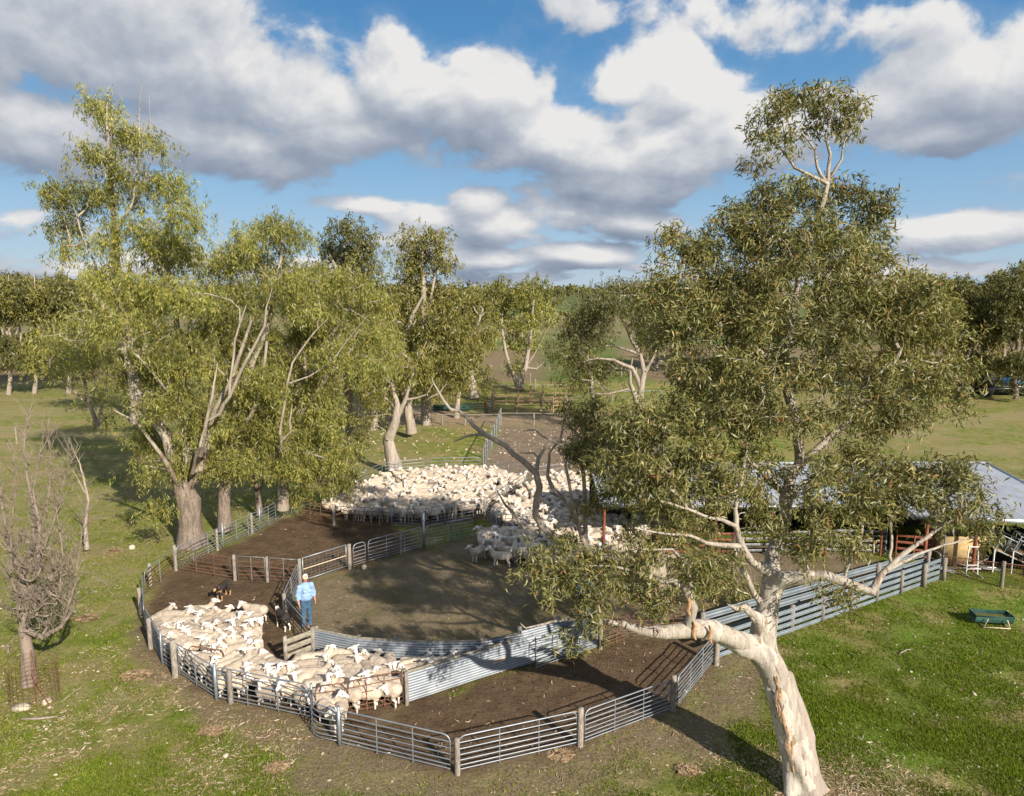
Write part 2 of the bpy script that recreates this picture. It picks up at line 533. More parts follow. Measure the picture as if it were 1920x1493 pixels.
def leaf_mat(name, cols, trans=0.20, tcol=1.3, rough=.45, gloss=.03):
    m = bpy.data.materials.new(name); m.use_nodes = True
    b = NB(m.node_tree); b.n.clear()
    o = b.node('ShaderNodeOutputMaterial')
    r = b.attr('rnd'); cl = b.attr('clump')
    c = b.ramp(r, cols)
    c = b.v('SCALE', c, b.m('MULTIPLY_ADD', cl, 0.72, 0.64))
    d = b.node('ShaderNodeBsdfDiffuse'); t = b.node('ShaderNodeBsdfTranslucent'); gl = b.node('ShaderNodeBsdfGlossy')
    b.l.new(c, d.inputs[0])
    tc_ = b.mix(1.0, b.v('SCALE', c, tcol), (1.0, 1.0, 0.55), 'MULTIPLY')
    b.l.new(tc_, t.inputs[0])
    gl.inputs['Roughness'].default_value = rough; gl.inputs[0].default_value = (.9, .92, .9, 1)
    m1 = b.node('ShaderNodeMixShader'); m1.inputs[0].default_value = trans
    b.l.new(d.outputs[0], m1.inputs[1]); b.l.new(t.outputs[0], m1.inputs[2])
    m2 = b.node('ShaderNodeMixShader'); m2.inputs[0].default_value = gloss
    b.l.new(m1.outputs[0], m2.inputs[1]); b.l.new(gl.outputs[0], m2.inputs[2])
    b.l.new(m2.outputs[0], o.inputs[0])
    return m
M['leaf_hero'] = leaf_mat('gum_leaf_olive', [(0, (.088, .102, .034)), (.4, (.168, .170, .056)), (.75, (.275, .250, .086)), (.87, (.29, .19, .07)), (.94, (.34, .14, .05)), (1, (.42, .28, .13))])
M['leaf_yel'] = leaf_mat('gum_leaf_yellow', [(0, (.135, .156, .044)), (.45, (.250, .258, .068)), (.8, (.370, .338, .084)), (1, (.52, .36, .05))], .32)
M['leaf_mid'] = leaf_mat('gum_leaf_mid', [(0, (.110, .120, .032)), (.5, (.190, .182, .044)), (1, (.30, .24, .055))])
M['leaf_dark'] = leaf_mat('gum_leaf_dark', [(0, (.080, .092, .030)), (.5, (.135, .138, .042)), (1, (.21, .18, .055))])
M['leaf_grey'] = leaf_mat('scrub_leaf_grey', [(0, (.12, .12, .06)), (.5, (.17, .16, .09)), (1, (.24, .20, .13))])

def bark_mat(name, base, mid, strip, dark, sc=1.0, strip_at=.56):
    m, b = new_mat(name)
    v = objc(b)
    vs = b.v('MULTIPLY', v, (3.0, 3.0, .55))
    n = b.noise(vs, 1.6 * sc, 7, .62, .6)
    n2 = b.noise(b.v('ADD', vs, (9, 3, 1)), 2.1 * sc, 6, .6, 1.0)
    n3 = b.noise(v, 16 * sc, 5, .65)
    c = b.mix(b.mapr(n, .38, .62), base, mid)
    c = b.mix(b.mapr(n2, strip_at, strip_at + .06), c, strip)
    c = b.mix(b.mapr(n2, strip_at + .11, strip_at + .16), c, dark)
    c = b.mix(b.m('MULTIPLY', b.mapr(n3, .45, .7), .45), c, mid)
    n4 = b.noise(b.v('MULTIPLY', v, (22, 22, 1.6)), 1.0 * sc, 5, .65)
    c = b.mix(b.m('MULTIPLY', b.mapr(n4, .52, .68), .5), c, b.v('SCALE', mid, .72))
    b.put(b.p, 'Base Color', c); b.p.inputs['Roughness'].default_value = .85
    b.p.inputs['Specular IOR Level'].default_value = .2
    h = b.m('ADD', b.m('MULTIPLY', n4, .8), 0.0)
    h = b.m('ADD', h, b.m('MULTIPLY', b.mapr(n2, strip_at, strip_at + .08), 1.0))
    h = b.m('ADD', h, b.m('MULTIPLY', n3, .7))
    bump(b, h, .8, .03)
    return m
M['bark_hero'] = bark_mat('smooth_cream_bark', (.56, .51, .43), (.40, .355, .31), (.33, .215, .13), (.13, .085, .06), 1.0, .60)
M['bark_limb'] = bark_mat('pale_limb_bark', (.48, .43, .36), (.33, .285, .24), (.32, .20, .12), (.15, .10, .07), 1.4, .60)
M['bark_pale'] = bark_mat('pale_gum_bark', (.42, .37, .30), (.30, .25, .20), (.28, .18, .11), (.12, .08, .06), .8, .6)
M['bark_rough'] = bark_mat('rough_brown_bark', (.30, .245, .20), (.15, .115, .09), (.38, .29, .20), (.06, .045, .035), 2.2, .55)
M['bark_dead'] = bark_mat('dead_grey_wood', (.44, .37, .31), (.31, .255, .21), (.36, .26, .20), (.11, .08, .065), 1.6, .62)

# ground --------------------------------------------------------------
def inpoly(X, Y, poly):
    c = np.zeros(X.shape, bool); n = len(poly)
    for i in range(n):
        x0, y0 = poly[i]; x1, y1 = poly[(i + 1) % n]
        cond = ((y0 > Y) != (y1 > Y))
        with np.errstate(divide='ignore', invalid='ignore'):
            xi = (x1 - x0) * (Y - y0) / (y1 - y0 + 1e-12) + x0
        c ^= cond & (X < xi)
    return c
def polydist(X, Y, poly, closed=True):
    d = np.full(X.shape, 1e9); n = len(poly)
    for i in range(n if closed else n - 1):
        x0, y0 = poly[i]; x1, y1 = poly[(i + 1) % n]
        dx, dy = x1 - x0, y1 - y0
        t = np.clip(((X - x0) * dx + (Y - y0) * dy) / (dx * dx + dy * dy + 1e-9), 0, 1)
        d = np.minimum(d, np.hypot(X - x0 - t * dx, Y - y0 - t * dy))
    return d
def gp(pts): return [tuple(G(*p)[:2]) for p in pts]
def softpoly(X, Y, poly, soft=0.35):
    d = polydist(X, Y, poly); ins = inpoly(X, Y, poly)
    s = np.where(ins, d, -d)
    return np.clip(0.5 + s / (2 * soft), 0, 1)

PEN_LEFT = gp([(271, 1121), (330, 1068), (419, 1026), (488, 994), (590, 948), (626, 983), (735, 988), (795, 1027), (655, 1066), (563, 1097), (533, 1165), (590, 1232), (672, 1250), (762, 1320), (638, 1396), (586, 1350), (406, 1312), (305, 1245), (274, 1188)])
PEN_RACE = gp([(590, 1232), (672, 1250), (740, 1254), (802, 1258), (905, 1256), (978, 1240), (1115, 1200), (1124, 1215), (961, 1256), (762, 1320)])
PEN_FRONT = gp([(638, 1396), (762, 1320), (961, 1256), (1124, 1215), (1182, 1196), (1300, 1200), (1340, 1242), (1262, 1333), (1088, 1398), (853, 1452)])
YARD = gp([(563, 1097), (655, 1066), (795, 1027), (885, 1008), (946, 1003), (1180, 1000), (1330, 1010), (1600, 1040), (1734, 1078), (1312, 1200), (1124, 1200), (978, 1240), (905, 1256), (802, 1258), (740, 1254), (672, 1250), (590, 1232), (533, 1165)])
MOBF = gp([(590, 948), (654, 930), (721, 898), (860, 886), (905, 889), (1000, 905), (1150, 900), (1260, 920), (1300, 1010), (1180, 1000), (946, 1003), (908, 973), (806, 987), (735, 988), (626, 983)])
BACKP = gp([(907, 880), (939, 800), (1010, 800), (1240, 806), (1260, 920), (1150, 900), (1000, 905)])
ROAD = gp([(430, 770), (700, 760), (930, 778), (1110, 772), (1300, 780), (1300, 806), (939, 800), (780, 797), (560, 800)])

def axis(lo_core, hi_core, step, lo_far, hi_far, g=1.09):
    core = list(np.arange(lo_core, hi_core + 1e-6, step))
    a = []; s = step; x = lo_core
    while x > lo_far: s *= g; x -= s; a.append(x)
    b_ = []; s = step; x = hi_core
    while x < hi_far: s *= g; x += s; b_.append(x)
    return np.array(a[::-1] + core + b_)
gx = axis(-18, 20, 0.2, -9000, 9000)
gy = axis(10, 30, 0.2, -3000, 9000, 1.055)
GX, GY = np.meshgrid(gx, gy, indexing='ij')
def vnoise(X, Y, s, seed=0):
    # smooth value noise with numpy
    xs, ys = X / s + seed * 17.3, Y / s + seed * 9.1
    xi, yi = np.floor(xs).astype(np.int64), np.floor(ys).astype(np.int64)
    fx, fy = xs - xi, ys - yi
    fx = fx * fx * (3 - 2 * fx); fy = fy * fy * (3 - 2 * fy)
    def h(a, b_):
        n = (a * 374761393 + b_ * 668265263 + seed * 1442695) & 0xffffffff
        n = ((n ^ (n >> 13)) * 1274126177) & 0xffffffff
        return ((n ^ (n >> 16)) & 0xffff) / 65535.0
    return (h(xi, yi) * (1 - fx) + h(xi + 1, yi) * fx) * (1 - fy) + (h(xi, yi + 1) * (1 - fx) + h(xi + 1, yi + 1) * fx) * fy
wob = (vnoise(GX, GY, .9, 1) - .5) * .5 + (vnoise(GX, GY, .35, 2) - .5) * .3
WX, WY = GX + wob, GY + (vnoise(GX, GY, .8, 3) - .5) * .6
brown = np.maximum.reduce([softpoly(WX, WY, PEN_LEFT, .25), softpoly(WX, WY, PEN_FRONT, .25), softpoly(WX, WY, PEN_RACE, .2)])
mobd = softpoly(WX, WY, MOBF, .3)
yard = softpoly(WX, WY, YARD, .3)
backp = softpoly(WX, WY, BACKP, .5)
road = softpoly(WX, WY, ROAD, .9)
# worn bare earth outside the front fence
outer = gp([(274, 1188), (305, 1245), (406, 1312), (586, 1350), (638, 1399), (853, 1452), (1088, 1398), (1262, 1333), (1340, 1242)])
dof = polydist(GX, GY, outer, False)
wmask = np.clip((GX + 9) / 5, 0, 1) * 1.1 + .35
worn = np.clip(1.7 - dof / (1.0 * wmask + .1) + (vnoise(GX, GY, .8, 5) - .5) * 1.3, 0, 1)
worn2 = np.clip(1.3 - np.hypot((GX - 6.6) / 2.2, (GY - 13.6) / 1.0) + (vnoise(GX, GY, .6, 6) - .5) * 1.0, 0, 1)
fr = G(950, 1475)
worn3 = np.clip(1.25 - np.hypot((GX - fr.x + .3) / 3.6, (GY - fr.y) / 1.0) + (vnoise(GX, GY, .7, 8) - .5) * 1.2, 0, 1)
worn = np.maximum.reduce([worn, worn2 * .8, worn3 * .75])
anydirt = np.clip(brown + yard + backp + mobd, 0, 1)
GZ = (vnoise(GX, GY, .5, 11) - .5) * .03 + (vnoise(GX, GY, 1.7, 12) - .5) * .05
hoof = (vnoise(GX, GY, .22, 13) - .5) * .05 * np.clip(brown, 0, 1)
far = np.clip((np.hypot(GX, GY) - 150) / 400, 0, 1)
GZ = GZ * (1 - far) + hoof
hill = np.clip((np.hypot(GX, GY - 0) - 1500) / 5000, 0, 1) * 14 * vnoise(GX, GY, 2600, 21)
GZ = GZ + hill
nX, nY = GX.shape
vi = (np.arange(nX)[:, None] * nY + np.arange(nY)[None])
gf = np.stack([vi[:-1, :-1], vi[1:, :-1], vi[1:, 1:], vi[:-1, 1:]], -1).reshape(-1, 4)

mg, b = new_mat('ground')
pos = geo(b)
nbig = b.noise(pos, .35, 5, .6); nmid = b.noise(pos, 1.6, 6, .65); nfine = b.noise(pos, 14, 5, .7); nvf = b.noise(pos, 60, 3, .7)
s3 = b.sep(pos)
# grass
grass = b.mix(b.mapr(nmid, .36, .62), (.125, .175, .022), (.215, .230, .045))
grass = b.mix(b.mapr(nbig, .44, .62), grass, (.27, .225, .085))
straw = b.mapr(b.m('ADD', nmid, b.m('MULTIPLY', nfine, .5)), .72, .95)
grass = b.mix(b.m('MULTIPLY', straw, .55), grass, (.42, .33, .18))
grass = b.mix(b.m('MULTIPLY', b.mapr(nvf, .5, .75), .35), grass, (.06, .10, .014))
# lush patch on the right, dry on the left
lush = b.m('MULTIPLY', b.mapr(s3[0], 3.0, 8.0), b.mapr(s3[1], 36.0, 26.0))
grass = b.mix(b.m('MULTIPLY', b.m('MULTIPLY', lush, b.mapr(nbig, .62, .42)), .8), grass, (.120, .195, .020))
leftz = b.m('MAXIMUM', b.mapr(s3[0], -3.0, -8.0), b.m('MULTIPLY', b.mapr(s3[1], 34.0, 40.0), b.mapr(b.m('ABSOLUTE', b.m('ADD', s3[0], -2.0)), 15.0, 22.0)))
nl = b.noise(b.v('ADD', pos, (31, 7, 0)), .9, 7, .7)
nl2 = b.noise(b.v('MULTIPLY', pos, (.35, 1.0, 1.0)), .22, 5, .65)
grass = b.mix(b.m('MULTIPLY', leftz, b.m('MULTIPLY', b.mapr(nl, .42, .58), .62)), grass, (.240, .215, .095))
grass = b.mix(b.m('MULTIPLY', leftz, b.m('MULTIPLY', b.mapr(nl2, .46, .60), .6)), grass, (.310, .255, .135))
worn_r = b.m('MULTIPLY', b.mapr(s3[0], 9.0, 12.0), b.mapr(s3[1], 22.0, 17.0))
grass = b.mix(b.m('MULTIPLY', worn_r, b.m('MULTIPLY', b.mapr(nl, .44, .6), .7)), grass, (.25, .20, .105))
# fields further away
dfield = b.mapr(s3[1], 78, 84)
fx_ = b.m('ADD', b.m('DIVIDE', s3[1], 420), b.m('MULTIPLY', b.m('SUBTRACT', b.noise(pos, .012, 5, .6), .5), .22))
field = b.ramp(fx_, [(0.15, (.20, .15, .09)), (.30, (.24, .17, .10)), (.33, (.09, .15, .03)), (.40, (.22, .19, .09)), (.52, (.17, .17, .07)), (.58, (.26, .20, .11)), (.66, (.15, .16, .06)), (.78, (.08, .13, .03)), (1.0, (.06, .10, .03))])
lane = b.m('MULTIPLY', b.mapr(b.m('ABSOLUTE', b.m('ADD', b.m('ADD', b.m('SUBTRACT', s3[0], 7.0), b.m('MULTIPLY', s3[1], -.035)), b.m('MULTIPLY', b.m('SUBTRACT', b.noise(pos, .03, 4), .5), 16))), 8.0, 4.0), b.mapr(s3[1], 190, 150))
fn = b.noise(b.v('MULTIPLY', pos, (.3, 1, 1)), .05, 6, .7)
field = b.mix(lane, field, (.105, .150, .030))
field = b.mix(b.m('MULTIPLY', b.mapr(fn, .42, .6), .6), field, (.20, .18, .085))
field = b.mix(b.m('MULTIPLY', b.mapr(b.noise(b.v('MULTIPLY', pos, (.25, 1, 1)), .35, 5, .7), .5, .68), .5), field, (.25, .20, .12))
grass = b.mix(dfield, grass, field)
# soils
soil = b.mix(b.mapr(nmid, .35, .65), (.118, .078, .046), (.170, .116, .070))
soil = b.mix(b.m('MULTIPLY', b.mapr(nfine, .5, .72), .5), soil, (.060, .040, .026))
soil = b.mix(b.m('MULTIPLY', b.mapr(b.noise(pos, 9, 3, .6), .60, .68), .75), soil, (.030, .019, .012))
yardc = b.mix(b.mapr(nmid, .35, .62), (.235, .182, .118), (.185, .148, .085))
yardc = b.mix(b.m('MULTIPLY', b.mapr(nbig, .5, .62), .7), yardc, (.150, .130, .060))
yardc = b.mix(b.mapr(nvf, .66, .72), yardc, (.36, .31, .23))
backc = b.mix(b.mapr(nmid, .35, .65), (.20, .150, .105), (.26, .20, .145))
wornc = b.mix(b.mapr(nfine, .4, .65), (.185, .135, .085), (.26, .20, .13))
roadc = b.mix(b.mapr(nmid, .35, .65), (.36, .26, .16), (.26, .20, .13))
c = b.mix(b.attr('road'), grass, roadc)
c = b.mix(b.m('MULTIPLY', b.attr('worn'), b.mapr(b.m('ADD', nmid, b.m('MULTIPLY', nfine, .6)), .70, .95, 1, .55)), c, wornc)
c = b.mix(b.attr('backp'), c, backc)
c = b.mix(b.attr('yard'), c, yardc)
c = b.mix(b.attr('mobd'), c, b.mix(.5, soil, yardc))
c = b.mix(b.attr('brown'), c, soil)
b.put(b.p, 'Base Color', c); b.p.inputs['Roughness'].default_value = .95
b.p.inputs['Specular IOR Level'].default_value = .1
hh = b.m('ADD', b.m('MULTIPLY', nfine, 1.0), b.m('MULTIPLY', nvf, .6))
hh = b.m('ADD', hh, b.m('MULTIPLY', b.noise(pos, 5, 5, .65), 1.8))
hh = b.m('MULTIPLY', hh, b.m('MULTIPLY_ADD', b.attr('brown'), 0.7, 1.0))
bump(b, hh, .9, .05)
gme = mesh_np('ground', np.stack([GX, GY, GZ], -1).reshape(-1, 3), gf, [mg], smooth=True,
              vattr=dict(brown=brown.ravel(), yard=yard.ravel(), backp=backp.ravel(), mobd=mobd.ravel(), worn=worn.ravel(), road=road.ravel()))
ground = obj('ground', gme); tag(ground, kind='structure')

# --- grass blades, litter and stones ----------------------------------
def sample_attr(field_, X, Y):
    ix = np.clip(np.searchsorted(gx, X), 1, len(gx) - 1); iy = np.clip(np.searchsorted(gy, Y), 1, len(gy) - 1)
    return field_[ix, iy]
NG = 780000
px_ = rng.uniform(-60, 1980, NG); py_ = 1500 - rng.random(NG) ** 1.15 * 620
dxx = (px_ - 960) / FPX; dzz = -(py_ - 746.5) / FPX
yy = math.cos(PITCH) + dzz * math.sin(PITCH); zz = -math.sin(PITCH) + dzz * math.cos(PITCH)
tt = -CAM_H / zz
gxp, gyp = dxx * tt, yy * tt
dens_ = 1 - np.clip(sample_attr(anydirt, gxp, gyp) * 1.3, 0, 1)
dens_ *= 1 - .92 * sample_attr(worn, gxp, gyp)
patch = vnoise(gxp, gyp, 1.3, 31) * .6 + vnoise(gxp, gyp, .4, 32) * .4
dens_ *= np.clip((patch - .22) * 2.4, .05, 1)
dens_ *= np.where(gxp > 4, 1.0, .62)
keep = rng.random(NG) < dens_ * .9
gxp, gyp, patch = gxp[keep], gyp[keep], patch[keep]
n = len(gxp)
gz = sample_attr(GZ, gxp, gyp)
ang = rng.uniform(0, 2 * math.pi, n); hgt = rng.uniform(.02, .065, n) * (.6 + patch) ; wd = rng.uniform(.006, .014, n) * (1 + gyp / 40)
lean = rng.normal(0, .5, (n, 2)) * hgt[:, None]
ca, sa_ = np.cos(ang) * wd, np.sin(ang) * wd
v = np.empty((n, 3, 3))
v[:, 0] = np.stack([gxp - ca, gyp - sa_, gz - .005], -1); v[:, 1] = np.stack([gxp + ca, gyp + sa_, gz - .005], -1)
v[:, 2] = np.stack([gxp + lean[:, 0], gyp + lean[:, 1], gz + hgt], -1)
M['grass'] = leaf_mat('grass_blade', [(0, (.085, .130, .012)), (.5, (.150, .195, .022)), (.85, (.215, .235, .045)), (.96, (.29, .25, .10)), (1, (.42, .34, .2))], .3, gloss=.0)
rr_ = np.clip(rng.random(n) * .8 + np.where(gxp < 3, .22, 0) * rng.random(n) + (.5 - patch) * .3, 0, 1)
gm = mesh_np('grass', v.reshape(-1, 3), np.arange(n * 3).reshape(-1, 3), [M['grass']], fattr=dict(rnd=rr_, clump=patch))
go_ = obj('grass', gm); tag(go_, 'short winter grass growing around the sheep yards', 'grass', kind='stuff')

# dry bark and leaf litter: curled thin strips
def strips(n, xs, ys, zs, lmin, lmax, wmin, wmax):
    ang = rng.uniform(0, 2 * math.pi, n); L = rng.uniform(lmin, lmax, n); W = rng.uniform(wmin, wmax, n)
    d = np.stack([np.cos(ang), np.sin(ang), rng.normal(0, .12, n)], -1); s = np.stack([-np.sin(ang), np.cos(ang), rng.normal(0, .4, n)], -1)
    c = np.stack([xs, ys, zs], -1)
    v = np.empty((n, 6, 3)); bow = rng.normal(0, .18, n) * L
    for k_, t in enumerate((-.5, 0, .5)):
        mid = c + d * (t * L)[:, None] + s * (bow * (1 - 4 * t * t))[:, None] * np.array([1, 1, 0]) + np.array([0, 0, 1]) * (np.abs(t) * L * .15)[:, None]
        wk = W * (1 if k_ == 1 else .35)
        v[:, k_ * 2] = mid - s * wk[:, None]; v[:, k_ * 2 + 1] = mid + s * wk[:, None]
    i = np.arange(n)[:, None] * 6
    f = np.concatenate([i + np.array([[0, 1, 3, 2]]), i + np.array([[2, 3, 5, 4]])])
    return v.reshape(-1, 3), f
def litter_points(n, fn):
    out_ = []
    px_ = rng.uniform(-40, 1960, n); py_ = 1495 - rng.random(n) ** 1.1 * 640
    for a_, c_ in zip(px_, py_):
        g_ = G(a_, c_)
        out_.append((g_.x, g_.y))
    P2 = np.array(out_)
    ok = rng.random(n) < fn(P2[:, 0], P2[:, 1], px_, py_)
    return P2[ok]
def lit_fn(x, y, a, c):
    base = np.where(x < -5, .62, .10) * np.clip(vnoise(x, y, 1.6, 41) * 2.6 + (vnoise(x, y, .4, 42) - .5) * 1.2 - .75, 0.02, 1)
    base = np.where(sample_attr(brown, x, y) > .3, .035, base)
    base = np.maximum(base, .9 * np.clip(1.4 - np.hypot(x - 6.8, y - 13.6) / 2.2, 0, 1))
    return base * (1 - sample_attr(yard, x, y) * .9)
LP = litter_points(95000, lit_fn)
z_ = sample_attr(GZ, LP[:, 0], LP[:, 1]) + .012
lv, lf = strips(len(LP), LP[:, 0], LP[:, 1], z_, .04, .17, .005, .012)
M['litter'] = leaf_mat('dry_litter', [(0, (.22, .13, .07)), (.4, (.40, .28, .16)), (.75, (.52, .41, .27)), (1, (.62, .54, .42))], .1)
rn = rng.random(len(LP)); lme = mesh_np('bark_litter', lv, lf, [M['litter']], fattr=dict(rnd=np.concatenate([rn, rn]), clump=np.full(2 * len(LP), .5)))
o = obj('bark_litter', lme); tag(o, 'dry fallen leaves and bark strips scattered over the grass', 'leaf litter', kind='stuff')

# heaps of fallen dead leaves (a broken leafy twig each)
heaps = [((255, 1268), .42, 'heap of brown dead leaves against the outside of the curved fence'), ((398, 1372), .30, 'clump of pale dead leaves on grass below the front mob'),
         ((520, 1440), .26, 'small clump of dry leaves on bare ground at the bottom edge'), ((1288, 1446), .26, 'broad low tuft of dry brown grass at bottom centre right'),
         ((1052, 1418), .30, 'tuft of straw coloured dry grass beside the front gate post'), ((215, 1035), .40, 'spread of orange dead leaves on grass left of the big trunk'),
         ((165, 1160), .40, 'flattened patch of dead leaves on grass between bush and fence')]
for (pp, rad, lab) in heaps:
    c_ = G(*pp); n = 260
    a_ = rng.uniform(0, 2 * math.pi, n); r_ = rad * np.sqrt(rng.random(n))
    xs, ys = r_ * np.cos(a_), r_ * np.sin(a_) * .7
    hv, hf = strips(n, xs, ys, .02 + (rad - r_) * .35 * rng.random(n), .08, .2, .008, .02)
    rn = rng.random(n) * .7
    hm = mesh_np('leaf_heap', hv, hf, [M['litter']], fattr=dict(rnd=np.concatenate([rn, rn]), clump=np.full(2 * n, .4)))
    o = obj('leaf_heap', hm, loc=c_); tag(o, lab, 'dead leaves', 'heaps of fallen leaves')

# stones: scattered field stones as one mass
def rock(n, cx, cy, cz, s):
    phi = (1 + 5 ** .5) / 2
    iv = np.array([[-1, phi, 0], [1, phi, 0], [-1, -phi, 0], [1, -phi, 0], [0, -1, phi], [0, 1, phi], [0, -1, -phi], [0, 1, -phi], [phi, 0, -1], [phi, 0, 1], [-phi, 0, -1], [-phi, 0, 1]]) / 1.9
    ifc = np.array([[0, 11, 5], [0, 5, 1], [0, 1, 7], [0, 7, 10], [0, 10, 11], [1, 5, 9], [5, 11, 4], [11, 10, 2], [10, 7, 6], [7, 1, 8], [3, 9, 4], [3, 4, 2], [3, 2, 6], [3, 6, 8], [3, 8, 9], [4, 9, 5], [2, 4, 11], [6, 2, 10], [8, 6, 7], [9, 8, 1]])
    sc = s[:, None, None] * rng.uniform(.55, 1.2, (n, 1, 3)) * np.array([1, 1, .65])
    v = iv[None] * sc * rng.uniform(.8, 1.2, (n, 12, 1)) + np.stack([cx, cy, cz], -1)[:, None]
    f = ifc[None] + np.arange(n)[:, None, None] * 12
    return v.reshape(-1, 3), f.reshape(-1, 3)
SP = []
def st_in(poly, n, smin_, smax_):
    xs = [p[0] for p in poly]; ys = [p[1] for p in poly]
    X = rng.uniform(min(xs), max(xs), n * 3); Y = rng.uniform(min(ys), max(ys), n * 3)
    k_ = inpoly(X, Y, poly); X, Y = X[k_][:n], Y[k_][:n]
    SP.append(np.stack([X, Y, rng.uniform(smin_, smax_, len(X)) * rng.random(len(X)) ** 1.5 + smin_], -1))
st_in(BACKP, 520, .02, .10); st_in(gp([(600, 925), (720, 870), (900, 860), (935, 800), (640, 800)]), 260, .03, .11)
st_in(YARD, 900, .008, .02); st_in(gp([(0, 1100), (260, 1100), (300, 1300), (850, 1490), (0, 1490)]), 160, .015, .05)
st_in(gp([(1350, 1250), (1760, 1100), (1920, 1110), (1920, 1490), (1560, 1490)]), 220, .015, .045)
st_in(gp([(640, 1410), (850, 1470), (1250, 1350), (1250, 1490), (640, 1490)]), 260, .006, .02)
st_in(BACKP, 40, .08, .13)
SPA = np.concatenate(SP)
sv, sf = rock(len(SPA), SPA[:, 0], SPA[:, 1], sample_attr(GZ, SPA[:, 0], SPA[:, 1]) + SPA[:, 2] * .2, SPA[:, 2])
o = obj('small_stones', mesh_np('small_stones', sv, sf, [M['stone']])); tag(o, 'small pale limestone pieces scattered over the ground', 'stones', kind='stuff')
for (pp, s_, lab) in [((40, 1330), .26, 'large pale stone beside the caged trunk at lower left'), ((88, 1317), .2, 'pale stone inside the wire tree cage'), ((423, 1418), .09, 'small white stone alone on grass at the bottom left'),
                      ((247, 1029), .2, 'flat pale stone on grass left of the big gum trunk'), ((683, 1066), .18, 'flat stone at the foot of the yard gate post'), ((1826, 1302), .08, 'small white stone on grass under the green trough'),
                      ((1284, 1238-40+100), .07, 'pale chip of stone on the grass by the forked trunk shadow')]:
    c_ = G(*pp)
    v_, f_ = rock(1, np.zeros(1), np.zeros(1), np.zeros(1) + s_ * .15, np.array([s_]))
    o = obj('stone', mesh_np('stone', v_, f_, [M['stone']], smooth=False), loc=c_); tag(o, lab, 'stone', 'loose pale stones')

def stick(pts, r, lab):
    w_ = [G(*p) + Vector((0, 0, r * 1.2)) for p in pts]
    b_ = MB(); b_.tube(w_, [r] * (len(w_) - 1) + [r * .4], 6)
    o = b_.build('fallen_stick', M['bark_dead'], None, w_[0], True); tag(o, lab, 'stick', 'fallen sticks')
stick([(40, 1351), (75, 1350), (108, 1346)], .03, 'fallen grey branch on grass below the caged trunk')
stick([(115, 1318), (135, 1300), (150, 1292), (158, 1270)], .012, 'thin crooked twig on grass right of the wire cage')
stick([(1688, 1226), (1700, 1220), (1712, 1219)], .02, 'short stick on the grass left of the green trough')
stick([(1560, 1392), (1568, 1400), (1572, 1412), (1582, 1420)], .01, 'thin curved bark strip on grass right of the leaning trunk')
stick([(1340, 1470), (1352, 1482), (1368, 1490)], .018, 'curled reddish bark strip at the bottom edge left of trunk base')

# ------------------------------------------------------------------ fences
def panel(pl, pr, h, label, mats=('galv', 'galv'), rails=6, ups=2, round_=True, r=.0165, z0=.06, group='steel yard fences', name='steel_fence', cat='fence', bow=0.0, clear=.03):
    """portable steel panel: outer frame, inner rails, uprights"""
    A = G(*pl); B = G(*pr)
    d = (B - A); L = d.length; u = d.normalized(); s = Vector((-u.y, u.x, 0))
    A = A + u * clear; L -= 2 * clear
    if ' gate' in label and 'panel' not in label: name, cat, group = 'steel_gate', 'gate', 'steel yard gates'
    root = thing(name, A, label, cat, group)
    mf, mr = M[mats[0]], M[mats[1]]
    def pt(t, z):
        x = t * L
        return A + u * x + Vector((0, 0, z)) + s * (bow * math.sin(math.pi * t) if bow else 0)
    c = min(.16, h * .18) if round_ else 0.0
    path = []
    if c:
        path.append(pt(0, z0 + .0))
        for k_ in range(5):
            a_ = math.pi / 2 * k_ / 4
            path.append(pt(c / L * (1 - math.cos(a_)), h - c + c * math.sin(a_)))
        nb = 8 if bow else 1
        for k_ in range(1, nb): path.append(pt(k_ / nb, h))
        for k_ in range(5):
            a_ = math.pi / 2 * (1 - k_ / 4)
            path.append(pt(1 - c / L * (1 - math.cos(a_)), h - c + c * math.sin(a_)))
        path.append(pt(1, z0))
    else:
        path = [pt(0, z0), pt(0, h), pt(1, h), pt(1, z0)]
    fb = MB(); fb.tube(path, r, 8)
    fb.build('frame', mf, root, smooth=True)
    zs = [z0 + .04 + (h - z0 - .04) * (q / rails) ** 1.18 for q in range(rails)]
    for z in zs:
        if bow:
            tb = MB(); tb.tube([pt(k_ / 8, z) for k_ in range(9)], r * .75, 6); tb.build('rail', mr, root, smooth=True)
        else:
            pipe('rail', pt(0, z), pt(1, z), r * .78, mr, root)
    for q in range(ups):
        t = (q + 1) / (ups + 1)
        pipe('upright', pt(t, z0 - .03) + s * .0, pt(t, h), r * .85, mf, root)
    return root

